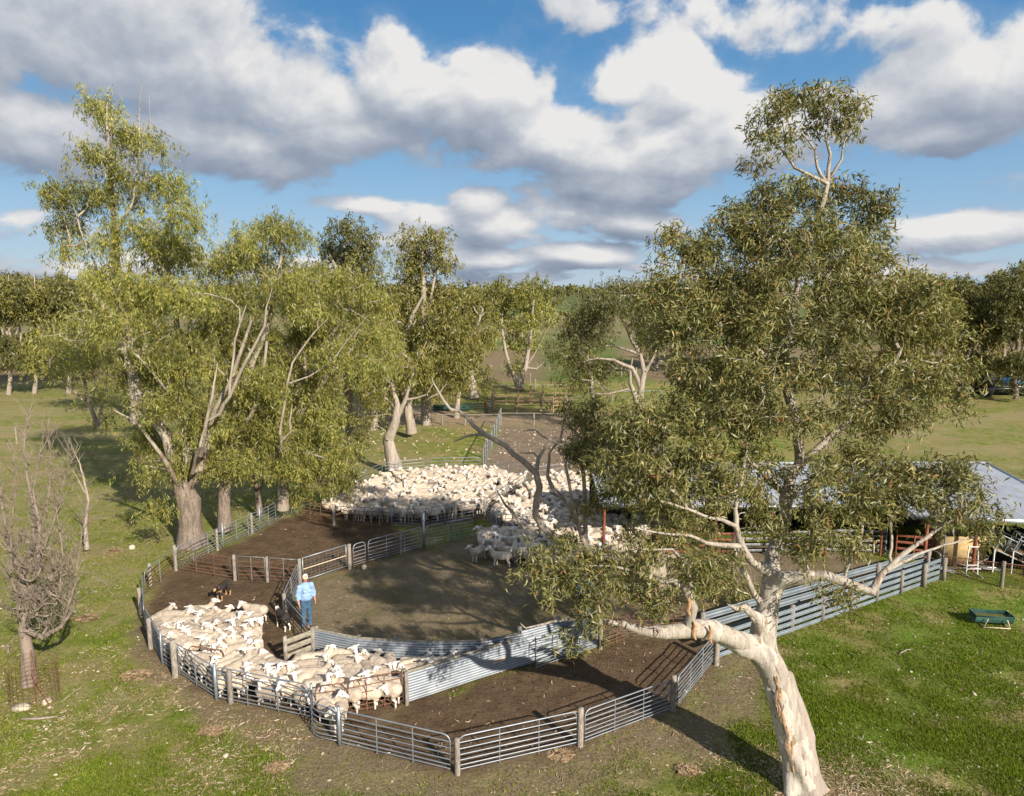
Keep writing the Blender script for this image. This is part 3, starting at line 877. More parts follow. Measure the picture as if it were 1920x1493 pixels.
def wpost(p, h, label, r=.075, mat='post', lean=(0, 0), group='timber fence posts', name='fence_post', steel=False):
    r *= .82
    c = G(*p)
    b_ = MB()
    k_ = 9; pts = []
    nz = 6
    base = np.array([rng.uniform(.82, 1.12) for _ in range(k_)])
    V = []
    for iz in range(nz):
        z = -.15 + (h + .15) * iz / (nz - 1)
        for j in range(k_):
            a_ = 2 * math.pi * j / k_
            rr = r * base[j] * (1.0 - .06 * iz / nz) * rng.uniform(.97, 1.03)
            V.append((math.cos(a_) * rr + lean[0] * z, math.sin(a_) * rr + lean[1] * z, z + (rng.uniform(-.012, .02) if iz == nz - 1 else 0)))
    V.append((lean[0] * h, lean[1] * h, h + .012))
    F = [[iz * k_ + j, iz * k_ + (j + 1) % k_, (iz + 1) * k_ + (j + 1) % k_, (iz + 1) * k_ + j] for iz in range(nz - 1) for j in range(k_)]
    T = [[(nz - 1) * k_ + j, (nz - 1) * k_ + (j + 1) % k_, len(V) - 1] for j in range(k_)]
    me = mesh_np('fence_post', V, [np.array(F), np.array(T)], [M[mat]])
    o = obj(name, me, loc=c); tag(o, label, 'post', group)
    return o
def spost(p, h, label, r=.035, mat='galv', group='steel corner posts'):
    c = G(*p); b_ = MB(); b_.tube([(0, 0, -.1), (0, 0, h)], r, 8)
    o = obj('steel_post', b_.mesh('steel_post', M[mat], smooth=True), loc=c); tag(o, label, 'post', group); return o

# outer curved fence, running from the far left corner round to the near front
panel((590, 948), (533, 970), .92, 'galvanised panel at far end of left fence under the drooping leaves')
panel((531, 971), (490, 994), .92, 'galvanised panel of left fence in front of the two thin trunks')
panel((488, 995), (421, 1026), .92, 'galvanised panel of left fence right of the tall steel joint, by the second trunk')
panel((419, 1027), (332, 1069), .92, 'galvanised panel of left fence in front of the thickest trunk')
panel((328, 1071), (273, 1119), .92, 'steel panel with rusty lower rails at the left bend of the yards', ('galv', 'rust'), ups=1)
panel((270, 1123), (273, 1187), .90, 'short steel panel edge on at the leftmost point of the yards', ups=1)
panel((275, 1190), (304, 1243), .90, 'steel panel bending away at lower left beside the front mob', ups=1)
panel((306, 1246), (404, 1311), .93, 'long steel panel left of the front mob with rusty hoop hanging on it')
panel((408, 1313), (583, 1350), .95, 'long steel panel directly in front of the sheep legs')
panel((587, 1352), (634, 1397), .93, 'short bowed and bent steel panel at the nose of the front mob', bow=-.28, ups=0)
panel((640, 1399), (847, 1450), .92, 'steel gate panel sloping down to the lowest fence post', rails=6)
panel((858, 1451), (1083, 1399), .90, 'sunlit steel gate with rounded corners at the bottom centre', rails=6)
panel((1094, 1397), (1258, 1334), .88, 'steel panel between the square timber post and the dark timber post', rails=7)
panel((1268, 1330), (1338, 1243), .88, 'steeply receding steel panel beside the leaning gum trunk', rails=7)
spost((590, 949), 1.0, 'steel joint post at far end of left fence')
spost((488, 994), 1.15, 'tall steel joint post by the pair of thin trunks')
spost((419, 1027), 1.1, 'tall steel joint post by the second thick trunk')
spost((305, 1245), 1.02, 'pale steel joint post at the lower left bend')
spost((406, 1312), 1.02, 'double steel joint post left of the front sheep legs', r=.045)
spost((586, 1351), 1.0, 'steel joint post where the rusty gate meets the curved fence')
spost((637, 1398), 1.0, 'bright steel joint post at the nose of the front mob', r=.045)
wpost((473, 1000), .92, 'slim grey post behind the left fence by the second trunk')
wpost((408, 1031), .90, 'grey post behind left fence right of the thickest trunk')
wpost((330, 1070), 1.02, 'split timber post at the upper left bend where a rusty rail fence joins', r=.09)
wpost((283, 1101), .90, 'rough timber post behind the rusty railed panel at the left')
wpost((264, 1152), .92, 'dark timber post outside the leftmost fence', r=.07)
wpost((283, 1217), .98, 'grey timber post outside the lower left bend', r=.08)
wpost((329, 1271), 1.10, 'stout square grey post outside the front mob by the dead leaves', r=.095)
wpost((433, 1318), .92, 'weathered post between panels in front of the woolly sheep', r=.085)
wpost((858, 1453), .88, 'timber post at the lowest corner of the fence between two gates', r=.085)
wpost((1088, 1400), .98, 'square timber post right of the sunlit gate', r=.095)
wpost((1262, 1334), .98, 'dark timber post with the long trunk shadow at its foot', r=.09)
wpost((1343, 1246), .88, 'pale timber corner post just behind the leaning trunk', r=.10)

# inner fences of the left pen
panel((335, 1070), (438, 1087), .86, 'very rusty rail panel crossing the left brown pen', ('rust', 'rust'), ups=2, rails=5)
wpost((441, 1088), .98, 'pale notched timber post at left end of the open cross fence', r=.085)
wpost((502, 1091), .96, 'pale notched timber post in the middle of the open cross fence', r=.07)
panel((446, 1088), (499, 1091), .94, 'left half of cross fence with grey top rail over rusty rails', ('galv_old', 'rust'), rails=5, ups=1, round_=False)
panel((506, 1091), (560, 1096), .94, 'right half of cross fence with grey top rail over rusty rails', ('galv_old', 'rust'), rails=5, ups=1, round_=False)
wpost((563, 1097), 1.0, 'timber post behind the man where three fences meet', r=.08)
panel((560, 1101), (534, 1162), .92, 'steel gate running down behind the man towards the collie', rails=6, ups=1)
panel((536, 1168), (583, 1226), .88, 'rust streaked gate under the hand of the man', ('galv_old', 'rust'), rails=5, ups=2)
wpost((535, 1165), .95, 'timber post between the two gates beside the collie', r=.07)

# mesh gate
A, B_ = G(569, 1093), G(650, 1066)
rt = thing('mesh_gate', A, 'galvanised mesh gate with pale middle rail behind the man', 'gate')
fb = MB(); H_ = .95
for (a_, c_) in (((0, .1), (0, H_)), ((0, H_), (1, H_)), ((1, H_), (1, .1)), ((1, .1), (0, .1))):
    fb.tube([A + (B_ - A) * a_[0] + Vector((0, 0, a_[1])), A + (B_ - A) * c_[0] + Vector((0, 0, c_[1]))], .022, 8)
fb.build('frame', M['galv'], rt, smooth=True)
pipe('rail', A + Vector((0, 0, .52)), B_ + Vector((0, 0, .52)), .018, M['cream_pipe'], rt)
wb = MB()
for q in range(1, 11): p_ = A + (B_ - A) * (q / 11); wb.tube([p_ + Vector((0, 0, .1)), p_ + Vector((0, 0, H_))], .004, 4, False)
for q in range(1, 8): z = .1 + q * .105; wb.tube([A + Vector((0, 0, z)), B_ + Vector((0, 0, z))], .004, 4, False)
wb.build('wire_mesh', M['galv_old'], rt)
wpost((656, 1067), 1.0, 'stout timber post at the hinge of the mesh gate', r=.09)
panel((662, 1065), (687, 1057), .93, 'short galvanised panel right of the stout timber post', ups=0)
panel((690, 1056), (792, 1028), .93, 'long galvanised panel between brown pen and shaded centre yard')
wpost((752, 1038), .9, 'timber post behind the long galvanised centre panel', r=.055)
spost((795, 1027), 1.5, 'tall steel post where the centre fences meet', r=.05)
panel((798, 1026), (834, 1019), .9, 'galvanised panel right of the tallest steel post with grass behind', ups=0)
panel((836, 1018), (888, 1008), .9, 'galvanised panel ending at the standing sheep with grass behind', ups=1)
wpost((846, 1014), .9, 'slim timber post by the green grass triangle', r=.05)
panel((562, 972), (623, 983), .88, 'dark rusty rail panel under the drooping foliage', ('rust', 'rust'), ups=2, rails=6)
wpost((626, 984), .95, 'timber post at left end of the far mob fence', r=.08)
panel((629, 984), (732, 989), .88, 'long steel panel in front of the shaded far sheep', ('galv_old', 'rust'), ups=2, rails=5)
spost((735, 989), .98, 'double steel joint post in front of the far mob', r=.045, mat='galv_old')
wpost((712, 986), .80, 'grey timber post showing through the far mob fence', r=.055)
panel((738, 989), (790, 991), .88, 'steel panel left of the tallest steel post before the far sheep', ('galv_old', 'galv_old'), ups=0, rails=5)
panel((797, 990), (805, 988), .90, 'very narrow steel panel behind the tallest steel post', ups=0, rails=5)
panel((808, 987), (903, 971), .90, 'galvanised panel in front of far sheep above the grass triangle', ('galv_old', 'galv'), ups=2, rails=5)
wpost((853, 979), .95, 'timber post in front of far sheep above the grass triangle', r=.06)
wpost((909, 973), 1.05, 'timber corner post where the diagonal fence starts', r=.085)
panel((913, 971), (950, 945), .95, 'lower diagonal steel panel dividing the two far mobs', ('galv_old', 'galv'), ups=1, rails=5)
panel((952, 943), (990, 916), .95, 'upper diagonal steel panel dividing the two far mobs', ('galv_old', 'galv'), ups=1, rails=5)
panel((911, 976), (942, 1001), .92, 'steel gate slanting down beside the grass triangle and right mob', ups=1, rails=5)
panel((946, 1002), (1040, 1004), .92, 'steel panel in the middle of the right hand mob', ups=1, rails=5)
panel((1044, 1004), (1150, 1004), .92, 'steel panel in the right mob behind the dead limb', ups=1, rails=5)
panel((612, 950), (652, 930), .95, 'rear left steel panel of the far mob under the leaves', ups=1, rails=5)
panel((656, 929), (718, 899), .95, 'rear steel panel sloping up at back left of the far mob', ups=1, rails=5)
panel((722, 898), (798, 890), .95, 'back steel panel of the far mob left of centre', ups=2, rails=5)
panel((800, 889), (901, 887), .95, 'back steel panel of the far mob meeting the tall wire fence', ups=2, rails=5)
panel((915, 889), (992, 905), .9, 'steel rail panel between far mob and stony paddock, left one', ups=1, rails=4)
panel((998, 906), (1072, 897), .9, 'steel rail panel between far mob and stony paddock, right one', ups=1, rails=4)

# corrugated iron race -------------------------------------------------
def corr_sheet(A, B_, z0, z1, amp=.012, pitch=.076, thick=.0):
    """sheet from A to B with ridges running along its length"""
    d = (B_ - A); L = d.length; u = d.normalized(); s = Vector((-u.y, u.x, 0))
    nz = max(6, int((z1 - z0) / pitch * 6)); V = []
    sag = rng.normal(0, .008)
    for i in range(nz + 1):
        z = z0 + (z1 - z0) * i / nz; o_ = amp * math.sin(2 * math.pi * (z - z0) / pitch)
        for t in (0, .5, 1):
            p_ = A + u * (L * t) + s * o_
            V.append((p_.x, p_.y, z + A.z * (1 - t) + B_.z * t + (sag if t == .5 else 0)))
    F = [[i * 3 + j, i * 3 + j + 1, (i + 1) * 3 + j + 1, (i + 1) * 3 + j] for i in range(nz) for j in (0, 1)]
    return np.array(V), np.array(F)
def corr_wall(pts, h, label, base='px', rail=True, posts=True, side=1, lens=2.4, name='corrugated_wall', mat='corr', z0=.06, toprail='plank'):
    P_ = [G(*p) for p in pts]
    root = thing(name, P_[0], label, 'iron wall')
    for a_, c_ in zip(P_[:-1], P_[1:]):
        L = (c_ - a_).length; n = max(1, round(L / lens))
        for q in range(n):
            p0 = a_ + (c_ - a_) * (q / n); p1 = a_ + (c_ - a_) * ((q + 1) / n)
            dn = (p1 - p0).normalized(); off = Vector((-dn.y, dn.x, 0)) * (.006 * (q % 2))
            V, F = corr_sheet(p0 - dn * .02 + off, p1 + dn * .02 + off, z0, h)
            me = mesh_np('sheet', V - np.array(P_[0]), F, [M[mat]], smooth=True)
            obj('sheet', me, root)
            dn = (p1 - p0).normalized(); sd = Vector((-dn.y, dn.x, 0)) * side
            if rail:
                board('rail', p0 + sd * .045 + Vector((0, 0, h + .0)), p1 + sd * .045 + Vector((0, 0, h + .0)), .09, .045, M[toprail], root)
            if posts:
                pb = MB(); pp = p0 + sd * .11
                pb.box((pp.x, pp.y, (h + .02) / 2), (.11, .11, h + .12), math.atan2(dn.y, dn.x)); pb.build('post', M['post'], root)
    return root
corr_wall([(590, 1232), (672, 1250), (740, 1255), (802, 1258), (905, 1256), (978, 1240)], .84, 'curved inner wall of corrugated iron round the shaded centre yard', side=1)
corr_wall([(762, 1321), (862, 1288), (961, 1257)], .86, 'straight outer wall of sunlit corrugated iron in front of the race', side=1)
corr_wall([(961, 1257), (1010, 1243)], .86, 'single bright corrugated sheet at the right end of the outer race wall', side=1, rail=False)
corr_wall([(978, 1240), (1050, 1219), (1118, 1199)], .95, 'inner corrugated wall continuing the race behind the hanging leaves', side=1, rail=False)
corr_wall([(1006, 1246), (1064, 1231), (1122, 1216)], .86, 'corrugated iron sheeting behind the propped steel gate', side=1, rail=False, posts=False)
panel((1003, 1258), (1120, 1218), .92, 'steel gate propped in front of bright corrugated sheeting', ('galv_old', 'galv'), ups=2, rails=7)
wpost((1126, 1217), 1.0, 'timber post at the right end of the corrugated race', r=.08)
wpost((763, 1322), .92, 'timber post where rusty gate meets corrugated wall', r=.07)
panel((591, 1350), (650, 1342), .9, 'left rusty gate section inside the nose of the front mob', ('rust', 'rust'), rails=5, ups=0)
panel((652, 1342), (757, 1320), .93, 'rusty brown gate holding sheep back from the front brown pen', ('rust', 'rust'), rails=5, ups=2)
panel((1131, 1216), (1180, 1199), .86, 'rusty barred gate under the broken tree limb', ('rust', 'rust'), rails=6, ups=1)
panel((1184, 1198), (1300, 1190), .86, 'rusty barred panel hidden behind the thick tree limb', ('rust', 'rust'), rails=6, ups=2)

# timber gate beside the man
A, B_ = G(537, 1251), G(588, 1233)
rt = thing('timber_gate', A, 'short gate of three weathered grey planks below the man', 'gate')
for z in (.30, .53, .76): board('plank', A + Vector((0, 0, z)), B_ + Vector((0, 0, z + .04)), .15, .035, M['plank'], rt)
for P_ in (A, B_):
    pb = MB(); pb.box((P_.x, P_.y, .45), (.10, .10, 1.0), .3); pb.build('post', M['post'], rt)

# slatted corrugated rail fences to the right
def rail_fence(pl, pr, h, label, n_strips, posts_px, group, z0=.03, rootname='iron_rail_fence'):
    A, B_ = G(*pl), G(*pr)
    root = thing(rootname, A, label, 'fence', group)
    d = (B_ - A); L = d.length; u = d.normalized(); s = Vector((u.y, -u.x, 0))
    gap = .085; sh = (h - z0 - gap * (n_strips - 1)) / n_strips
    nseg = max(2, round(L / 2.6))
    for q in range(nseg):
        p0 = A + u * (L * q / nseg - .03); p1 = A + u * (L * (q + 1) / nseg + .03)
        for k_ in range(n_strips):
            za = z0 + k_ * (sh + gap) + rng.normal(0, .006)
            V, F = corr_sheet(p0 + s * (.004 * (q % 2)), p1 + s * (.004 * (q % 2)), za, za + sh, amp=.012, pitch=sh / 2)
            obj('strip', mesh_np('strip', V - np.array(A), F, [M['corr_rail']], smooth=True), root)
    for px_, py_ in posts_px:
        c = G(px_, py_) if py_ else A + u * (L * px_)
        pb = MB(); hh_ = h * rng.uniform(1.02, 1.12)
        pb.tube([(c.x + s.x * .09, c.y + s.y * .09, -.1), (c.x + s.x * .09, c.y + s.y * .09, hh_)], rng.uniform(.065, .085), 8)
        pb.build('post', M['post'], root)
    return root
rail_fence((1345, 1236), (1762, 1087), .84, 'front fence of four grey corrugated strips beside the bright lawn', 4, [(1415, 1212), (1479, 1181), (1536, 1163), (1589, 1145), (1638, 1127), (1684, 1112), (1727, 1099), (1764, 1087)], None)
rail_fence((1312, 1204), (1734, 1074), .92, 'rear fence of grey corrugated strips behind the front one', 3, [(1312, 1204), (1420, 1168), (1530, 1133), (1640, 1101), (1734, 1075)], None)
panel((1738, 1074), (1762, 1084), .95, 'small grey hooped gate closing the end of the iron race', ups=0, rails=3)

# far wire fence, posts and cattle yard --------------------------------
def wire_fence(pts, h, label, postmat='galv_old', pr=.035, wires=5, mesh=False, n_between=0, railtop=True, group=None):
    P_ = [G(*p) for p in pts]
    root = thing('wire_fence', P_[0], label, 'fence', group)
    allp = []
    for a_, c_ in zip(P_[:-1], P_[1:]):
        for q in range(n_between + 1): allp.append(a_ + (c_ - a_) * (q / (n_between + 1)))
    allp.append(P_[-1])
    for p_ in allp: pipe('post', p_ - Vector((0, 0, .1)), p_ + Vector((0, 0, h)), pr, M[postmat], root)
    wb = MB()
    for a_, c_ in zip(P_[:-1], P_[1:]):
        for q in range(wires):
            z = h * .95 * (q + 1) / wires
            wb.tube([a_ + Vector((0, 0, z)), c_ + Vector((0, 0, z))], .006, 3, False)
        if mesh:
            L = (c_ - a_).length
            for q in range(int(L / .3)):
                p_ = a_ + (c_ - a_) * (q * .3 / L); wb.tube([p_ + Vector((0, 0, .05)), p_ + Vector((0, 0, h * .95))], .004, 3, False)
    wb.build('wire', M['galv_old'], root)
    if railtop:
        for a_, c_ in zip(P_[:-1], P_[1:]): pipe('rail', a_ + Vector((0, 0, h)), c_ + Vector((0, 0, h)), .028, M[postmat], root)
    return root
wire_fence([(906, 884), (914, 862), (922, 843), (931, 820), (939, 797)], 1.35, 'receding mesh fence between green grass and the stony paddock', mesh=True, pr=.05, n_between=1)
wire_fence([(939, 797), (1001, 797), (1104, 800), (1240, 806)], .95, 'low rail fence along the far edge of the stony paddock', 'post', .06, 4)
wire_fence([(640, 806), (700, 800), (777, 797), (829, 797), (872, 798), (937, 797)], .85, 'old timber and wire fence on the grass before the dirt track', 'post', .06, 4)
wire_fence([(1063, 770), (1118, 760), (1147, 756), (1240, 754)], 1.1, 'rail fence right of the cattle yard', 'galv_old', .07, 4)
wire_fence([(700, 775), (760, 776), (852, 776), (910, 774)], .95, 'wire fence behind the dirt track left of the cattle yard', 'rust', .05, 4, railtop=False)
wire_fence([(900, 700), (960, 698), (1030, 694)], 1.1, 'thin wire fence along the ploughed field', 'post', .05, 3, railtop=False, n_between=2)
wire_fence([(1150, 705), (1180, 707), (1205, 708), (1290, 712)], 1.2, 'post and wire fence beyond the right hand trees', 'post', .1, 3, railtop=False, n_between=1)
for (pp, h_, lab) in [((994, 722), 1.3, 'thin upright marker post right of the fork trunk'), ((1004, 728), 1.0, 'short marker post nearer the cattle yard'), ((190, 800), 1.5, 'lone pale stake on the far left paddock'), ((32, 832), 1.2, 'old broken post on the far left paddock'), ((103, 818), .9, 'small stump post on the far left paddock')]:
    wpost(pp, h_, lab, r=.08, group='lone paddock posts')

def cattle_panel(A, B_, h, label, n, ups, mat='rust_pale', topmat=None):
    root = thing('cattle_fence', A, label, 'cattle fence', 'rusty cattle yard fences')
    for q in range(n):
        z = .25 + (h - .25) * q / (n - 1)
        pipe('rail', A + Vector((0, 0, z)), B_ + Vector((0, 0, z)), .042, M[topmat if (topmat and q == n - 1) else mat], root, 6)
    for q in range(ups + 1):
        p_ = A + (B_ - A) * (q / ups); pipe('post', p_ - Vector((0, 0, .1)), p_ + Vector((0, 0, h)), .06, M[mat], root, 6)
c00, c10, c11, c01 = G(922, 773), G(1060, 773), G(1063, 757), G(926, 757)
hf = 1.25; hb = 1.75
cattle_panel(c00, c00.lerp(c10, .33), hf, 'rusty cattle panel at front left of the far yard', 4, 1)
cattle_panel(c00.lerp(c10, .34), c00.lerp(c10, .66), hf, 'rusty cattle panel at front centre of the far yard', 4, 1)
cattle_panel(c00.lerp(c10, .67), c10, hf, 'rusty cattle panel at front right of the far yard', 4, 2)
cattle_panel(c01, c01.lerp(c11, .5), hb, 'tall cattle panel at back left with lichened top rail', 5, 3, 'rust_pale', 'cream_pipe')
cattle_panel(c01.lerp(c11, .51), c11, hb, 'tall cattle panel at back right with lichened top rail', 5, 3, 'rust_pale', 'cream_pipe')
cattle_panel(c00, c01, 1.5, 'rusty end panel at the left of the cattle yard', 5, 1)
cattle_panel(c10, c11, 1.6, 'rusty end panel at the right of the cattle yard', 5, 1)
# steel ladder-like gate at the left end
rt = thing('narrow_gate', G(915, 775), 'narrow white barred gate at left end of the cattle yard', 'gate')
a_, c_ = G(914, 775), G(921, 774)
for q in range(6): pipe('rail', a_ + Vector((0, 0, .2 + q * .22)), c_ + Vector((0, 0, .2 + q * .22)), .03, M['galv'], rt, 6)
pipe('upright', a_, a_ + Vector((0, 0, 1.5)), .045, M['red_steel'], rt, 6); pipe('upright', c_, c_ + Vector((0, 0, 1.35)), .045, M['galv'], rt, 6)

def trough(pl, pr, w_, h, label, name='water_trough'):
    A, B_ = G(*pl), G(*pr); d = (B_ - A); L = d.length; u = d.normalized(); s = Vector((-u.y, u.x, 0))
    root = thing(name, A, label, 'trough')
    def q(t, o_, z): return A + u * (t * L) + s * o_ + Vector((0, 0, z))
    prof = [(-w_ / 2, h), (-w_ * .36, h * .35), (-w_ * .22, h * .22), (w_ * .22, h * .22), (w_ * .36, h * .35), (w_ / 2, h)]
    V = []; n = len(prof)
    for t in (0, 1):
        for (o_, z) in prof: V.append(q(t, o_, z))
        for (o_, z) in prof: V.append(q(t + (.03 if t == 0 else -.03), o_ * .93, z + .02 if z < h else z))
    F = []
    for j in range(n - 1):
        F.append([j, j + 1, 2 * n + j + 1, 2 * n + j]); F.append([n + j, 3 * n + j, 3 * n + j + 1, n + j + 1])
    for t0 in (0, 2 * n):
        for j in range(n - 1): F.append([t0 + j, t0 + n + j, t0 + n + j + 1, t0 + j + 1])
        F.append([t0 + 0, t0 + 1, t0 + 4, t0 + 5]); F.append([t0 + 1, t0 + 2, t0 + 3, t0 + 4])
    F.append([0, 2 * n, 3 * n, n]); F.append([n - 1, 2 * n - 1, 4 * n - 1, 3 * n - 1])
    obj('basin', mesh_np('basin', [list(v_ - A) for v_ in V], np.array(F), [M['green_plastic']]), root)
    rb = MB(); rb.tube([q(0, -w_ / 2, h), q(1, -w_ / 2, h), q(1, w_ / 2, h), q(0, w_ / 2, h), q(0, -w_ / 2, h)], .018, 6)
    rb.build('rim', M['green_plastic'], root, smooth=True)
    wv = [q(.03, -w_ * .38, h * .72), q(.97, -w_ * .38, h * .72), q(.97, w_ * .38, h * .72), q(.03, w_ * .38, h * .72)]
    obj('water', mesh_np('water', [list(v_ - A) for v_ in wv], np.array([[0, 1, 2, 3]]), [M['water']]), root)
    return root, q, L
root, q, L = trough((1822, 1168), (1893, 1172), .5, .36, 'green plastic trough on a cream pipe stand on the lawn')
for t in (.18, .82):
    sb = MB(); sb.tube([q(t + (.10 if t < .5 else -.04), -.3, .30), q(t - (.0 if t < .5 else -.04), -.34, .02), q(t, .34, .02), q(t, .26, .3)], .018, 6); sb.build('stand', M['cream_pipe'], root, smooth=True)
sb = MB(); sb.tube([q(.16, -.34, .03), q(.86, -.34, .03)], .018, 6); sb.build('stand_rail', M['cream_pipe'], root, smooth=True)
trough((812, 771), (882, 771), .8, .5, 'long dark green trough far off beside the cattle yard')

# wire tree cage lower left
cc = G(66, 1315); rt = thing('tree_cage', cc, 'rusty cylinder of wire mesh round the lower left trunk', 'tree guard')
wb = MB(); Rr = .58; Hc = 1.15; nv = 26
for q_ in range(nv):
    a_ = 2 * math.pi * q_ / nv; wb.tube([cc + Vector((math.cos(a_) * Rr, math.sin(a_) * Rr * .9, 0)), cc + Vector((math.cos(a_) * Rr * 1.03, math.sin(a_) * Rr * .93, Hc + rng.normal(0, .03)))], .004, 4, False)
wb.build('upright_wire', M['rust'], rt)
for q_ in range(10):
    z = .05 + q_ * Hc / 9.6; hb_ = MB()
    hb_.tube([cc + Vector((math.cos(2 * math.pi * k_ / 24) * Rr * (1 + .003 * q_), math.sin(2 * math.pi * k_ / 24) * Rr * .9, z)) for k_ in range(25)], .004, 4, False)
    hb_.build('hoop', M['rust'], rt)
pipe('stake', cc + Vector((.1, -.1, -.1)), cc + Vector((-.15, .25, 1.3)), .02, M['rust'], rt); pipe('stake', cc + Vector((.5, -.2, 0)), cc + Vector((-.1, .1, .75)), .02, M['rust'], rt)
# rusty hoop leaning in the mob fence
c0 = G(352, 1272); rt = MB(); rt.tube([c0 + Vector((x_, .1, z_)) for (x_, z_) in ((0, .1), (0, .78), (.12, .9), (.95, .78), (1.0, .65), (1.0, .1))], .018, 6)
o = rt.build('rusty_hoop', M['rust'], None, c0, True); tag(o, 'bent rusty pipe hoop leaning inside the lower left panel', 'pipe')

# ------------------------------------------------------------------ shed
sx0, sx1, sx2 = 3.5, 15.2, 21.4
root = thing('sheep_shed', (sx0, 30, 0), 'long open sided shed with pale corrugated roof behind the hero gum tree', 'shed')
def roof_bay(x0, x1, yf0, yf1, zf, yb, zb, along='Y', sheet=.76, pitch=.15):
    n = max(1, round((x1 - x0) / sheet))
    for q_ in range(n):
        xa = x0 + (x1 - x0) * q_ / n; xb = x0 + (x1 - x0) * (q_ + 1) / n
        ns = 12 if along == 'Y' else 3
        V = []
        rows = 3
        for i in range(ns * 2 + 1):
            t = i / (ns * 2); x = xa + (xb - xa) * t; zo = .014 * math.sin(2 * math.pi * t * (5 if along == 'Y' else 1)) + .004 * (q_ % 2)
            yf = yf0 + (yf1 - yf0) * ((x - x0) / (x1 - x0))
            for r_ in range(rows):
                k_ = r_ / (rows - 1); V.append((x, yf + (yb - yf) * k_, zf + (zb - zf) * k_ + zo))
        F = [[i * rows + j, (i + 1) * rows + j, (i + 1) * rows + j + 1, i * rows + j + 1] for i in range(ns * 2) for j in range(rows - 1)]
        obj('roof_sheet', mesh_np('roof_sheet', np.array(V) - np.array(root.location), np.array(F), [M['roof']], smooth=True), root)
roof_bay(sx0, sx1, 27.0, 26.9, 2.2, 30.9, 2.9)
roof_bay(sx1, sx2, 25.6, 24.6, 2.25, 31.0, 2.9, pitch=.3)
rb = MB(); rb.beam((sx0, 30.95, 2.93), (sx2, 31.05, 2.93), .25, .03); rb.build('ridge_cap', M['roof'], root)
rb = MB(); rb.beam((sx1 + .02, 25.56, 2.20), (sx2 + .02, 24.56, 2.20), .04, .16); rb.build('fascia', M['roof'], root)
rb = MB(); rb.beam((sx0, 27.0, 2.14), (sx1 - .02, 26.9, 2.14), .05, .12); rb.build('gutter', M['galv'], root)
rb = MB(); rb.beam((sx2 + .02, 24.6, 2.24), (sx2 + .02, 31.0, 2.9), .04, .14); rb.build('barge_board', M['roof'], root)
obj('end_flashing', mesh_np('end_flashing', np.array([(sx1, 25.6, 2.05), (sx1, 25.6, 2.27), (sx1, 31, 2.91), (sx1, 31, 2.85), (sx1, 26.95, 2.12)]) - np.array(root.location), [np.array([[0, 1, 2, 4]]), np.array([[4, 2, 3]])], [M['roof']]), root)
rb = MB(); rb.box(((sx0 + sx2) / 2, 30.85, 1.35), (sx2 - sx0, .05, 2.7)); rb.build('back_wall', M['dark'], root)  # wall coloured near-black to stand for the shade under the roof
for x in np.linspace(sx0 + .2, sx1 - .3, 6): pipe('post', (x, 27.2, 0), (x, 27.2, 2.15), .06, M['red_steel'], root)
for (x, y) in ((15.9, 25.9), (17.6, 25.6), (19.3, 25.2), (20.9, 24.95)): pipe('post', (x, y, 0), (x, y, 2.2), .07, M['red_steel'], root)
pipe('downpipe', (21.3, 24.9, 0), (21.3, 24.9, 2.2), .04, M['galv'], root)
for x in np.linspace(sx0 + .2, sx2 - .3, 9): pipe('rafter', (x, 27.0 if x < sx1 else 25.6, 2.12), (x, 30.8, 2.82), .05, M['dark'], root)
# roof bolt line and interior pens
def ipanel(A, B_, h, lab, mat, rails=5, ups=2):
    global _pn
    rt_ = thing('pen_fence', Vector(A), lab, 'pen fence', 'pen fences under the shed roof')
    A = Vector(A); B2 = Vector(B_)
    for q_ in range(rails):
        z = .15 + (h - .15) * q_ / (rails - 1); board('rail', A + Vector((0, 0, z)), B2 + Vector((0, 0, z)), .09, .03, M[mat], rt_)
    for q_ in range(ups + 1):
        p_ = A + (B2 - A) * (q_ / ups); pipe('upright', p_, p_ + Vector((0, 0, h + .05)), .035, M[mat], rt_)
ipanel((12.3, 27.6, 0), (15.2, 27.4, 0), .95, 'pale slatted pen panel in the shade under the shed roof', 'galv_old')
ipanel((15.4, 27.0, 0), (16.6, 26.6, 0), .95, 'small red barred gate under the shed roof', 'red_steel', 4, 2)
ipanel((6.0, 27.3, 0), (9.0, 27.3, 0), .9, 'rusty red boarded pen side under left part of shed', 'red_steel', 4, 2)
ipanel((9.2, 27.4, 0), (12.1, 27.5, 0), .9, 'grey pen side hidden behind the gum foliage', 'galv_old', 4, 2)
wpost((1626, 1030), .95, 'single timber post in front of the slatted pen under the shed', r=.08)
for (x, y, sx_, sy_, sz_, mt, lab, nm, ct) in [
    (17.6, 26.6, 1.6, .9, 1.15, 'ply', 'plywood sided crate standing under the shed front', 'plywood_crate', 'crate'),
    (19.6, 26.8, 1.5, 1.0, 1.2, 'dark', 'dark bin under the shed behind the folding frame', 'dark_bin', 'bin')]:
    root = thing(nm, (x, y, 0), lab, ct)
    for (cx_, cy_, wx_, wy_) in ((0, -sy_ / 2, sx_, .04), (0, sy_ / 2, sx_, .04), (-sx_ / 2, 0, .04, sy_ - .08), (sx_ / 2, 0, .04, sy_ - .08)):
        pb = MB(); pb.box((x + cx_, y + cy_, sz_ / 2 + .05), (wx_, wy_, sz_)); pb.build('side', M[mt], root)
    for (cx_, cy_) in ((-1, -1), (1, -1), (1, 1), (-1, 1)): pipe('leg', (x + cx_ * sx_ / 2 * 1.02, y + cy_ * sy_ / 2 * 1.03, 0), (x + cx_ * sx_ / 2 * 1.02, y + cy_ * sy_ / 2 * 1.03, sz_ + .12), .025, M['galv'], root)

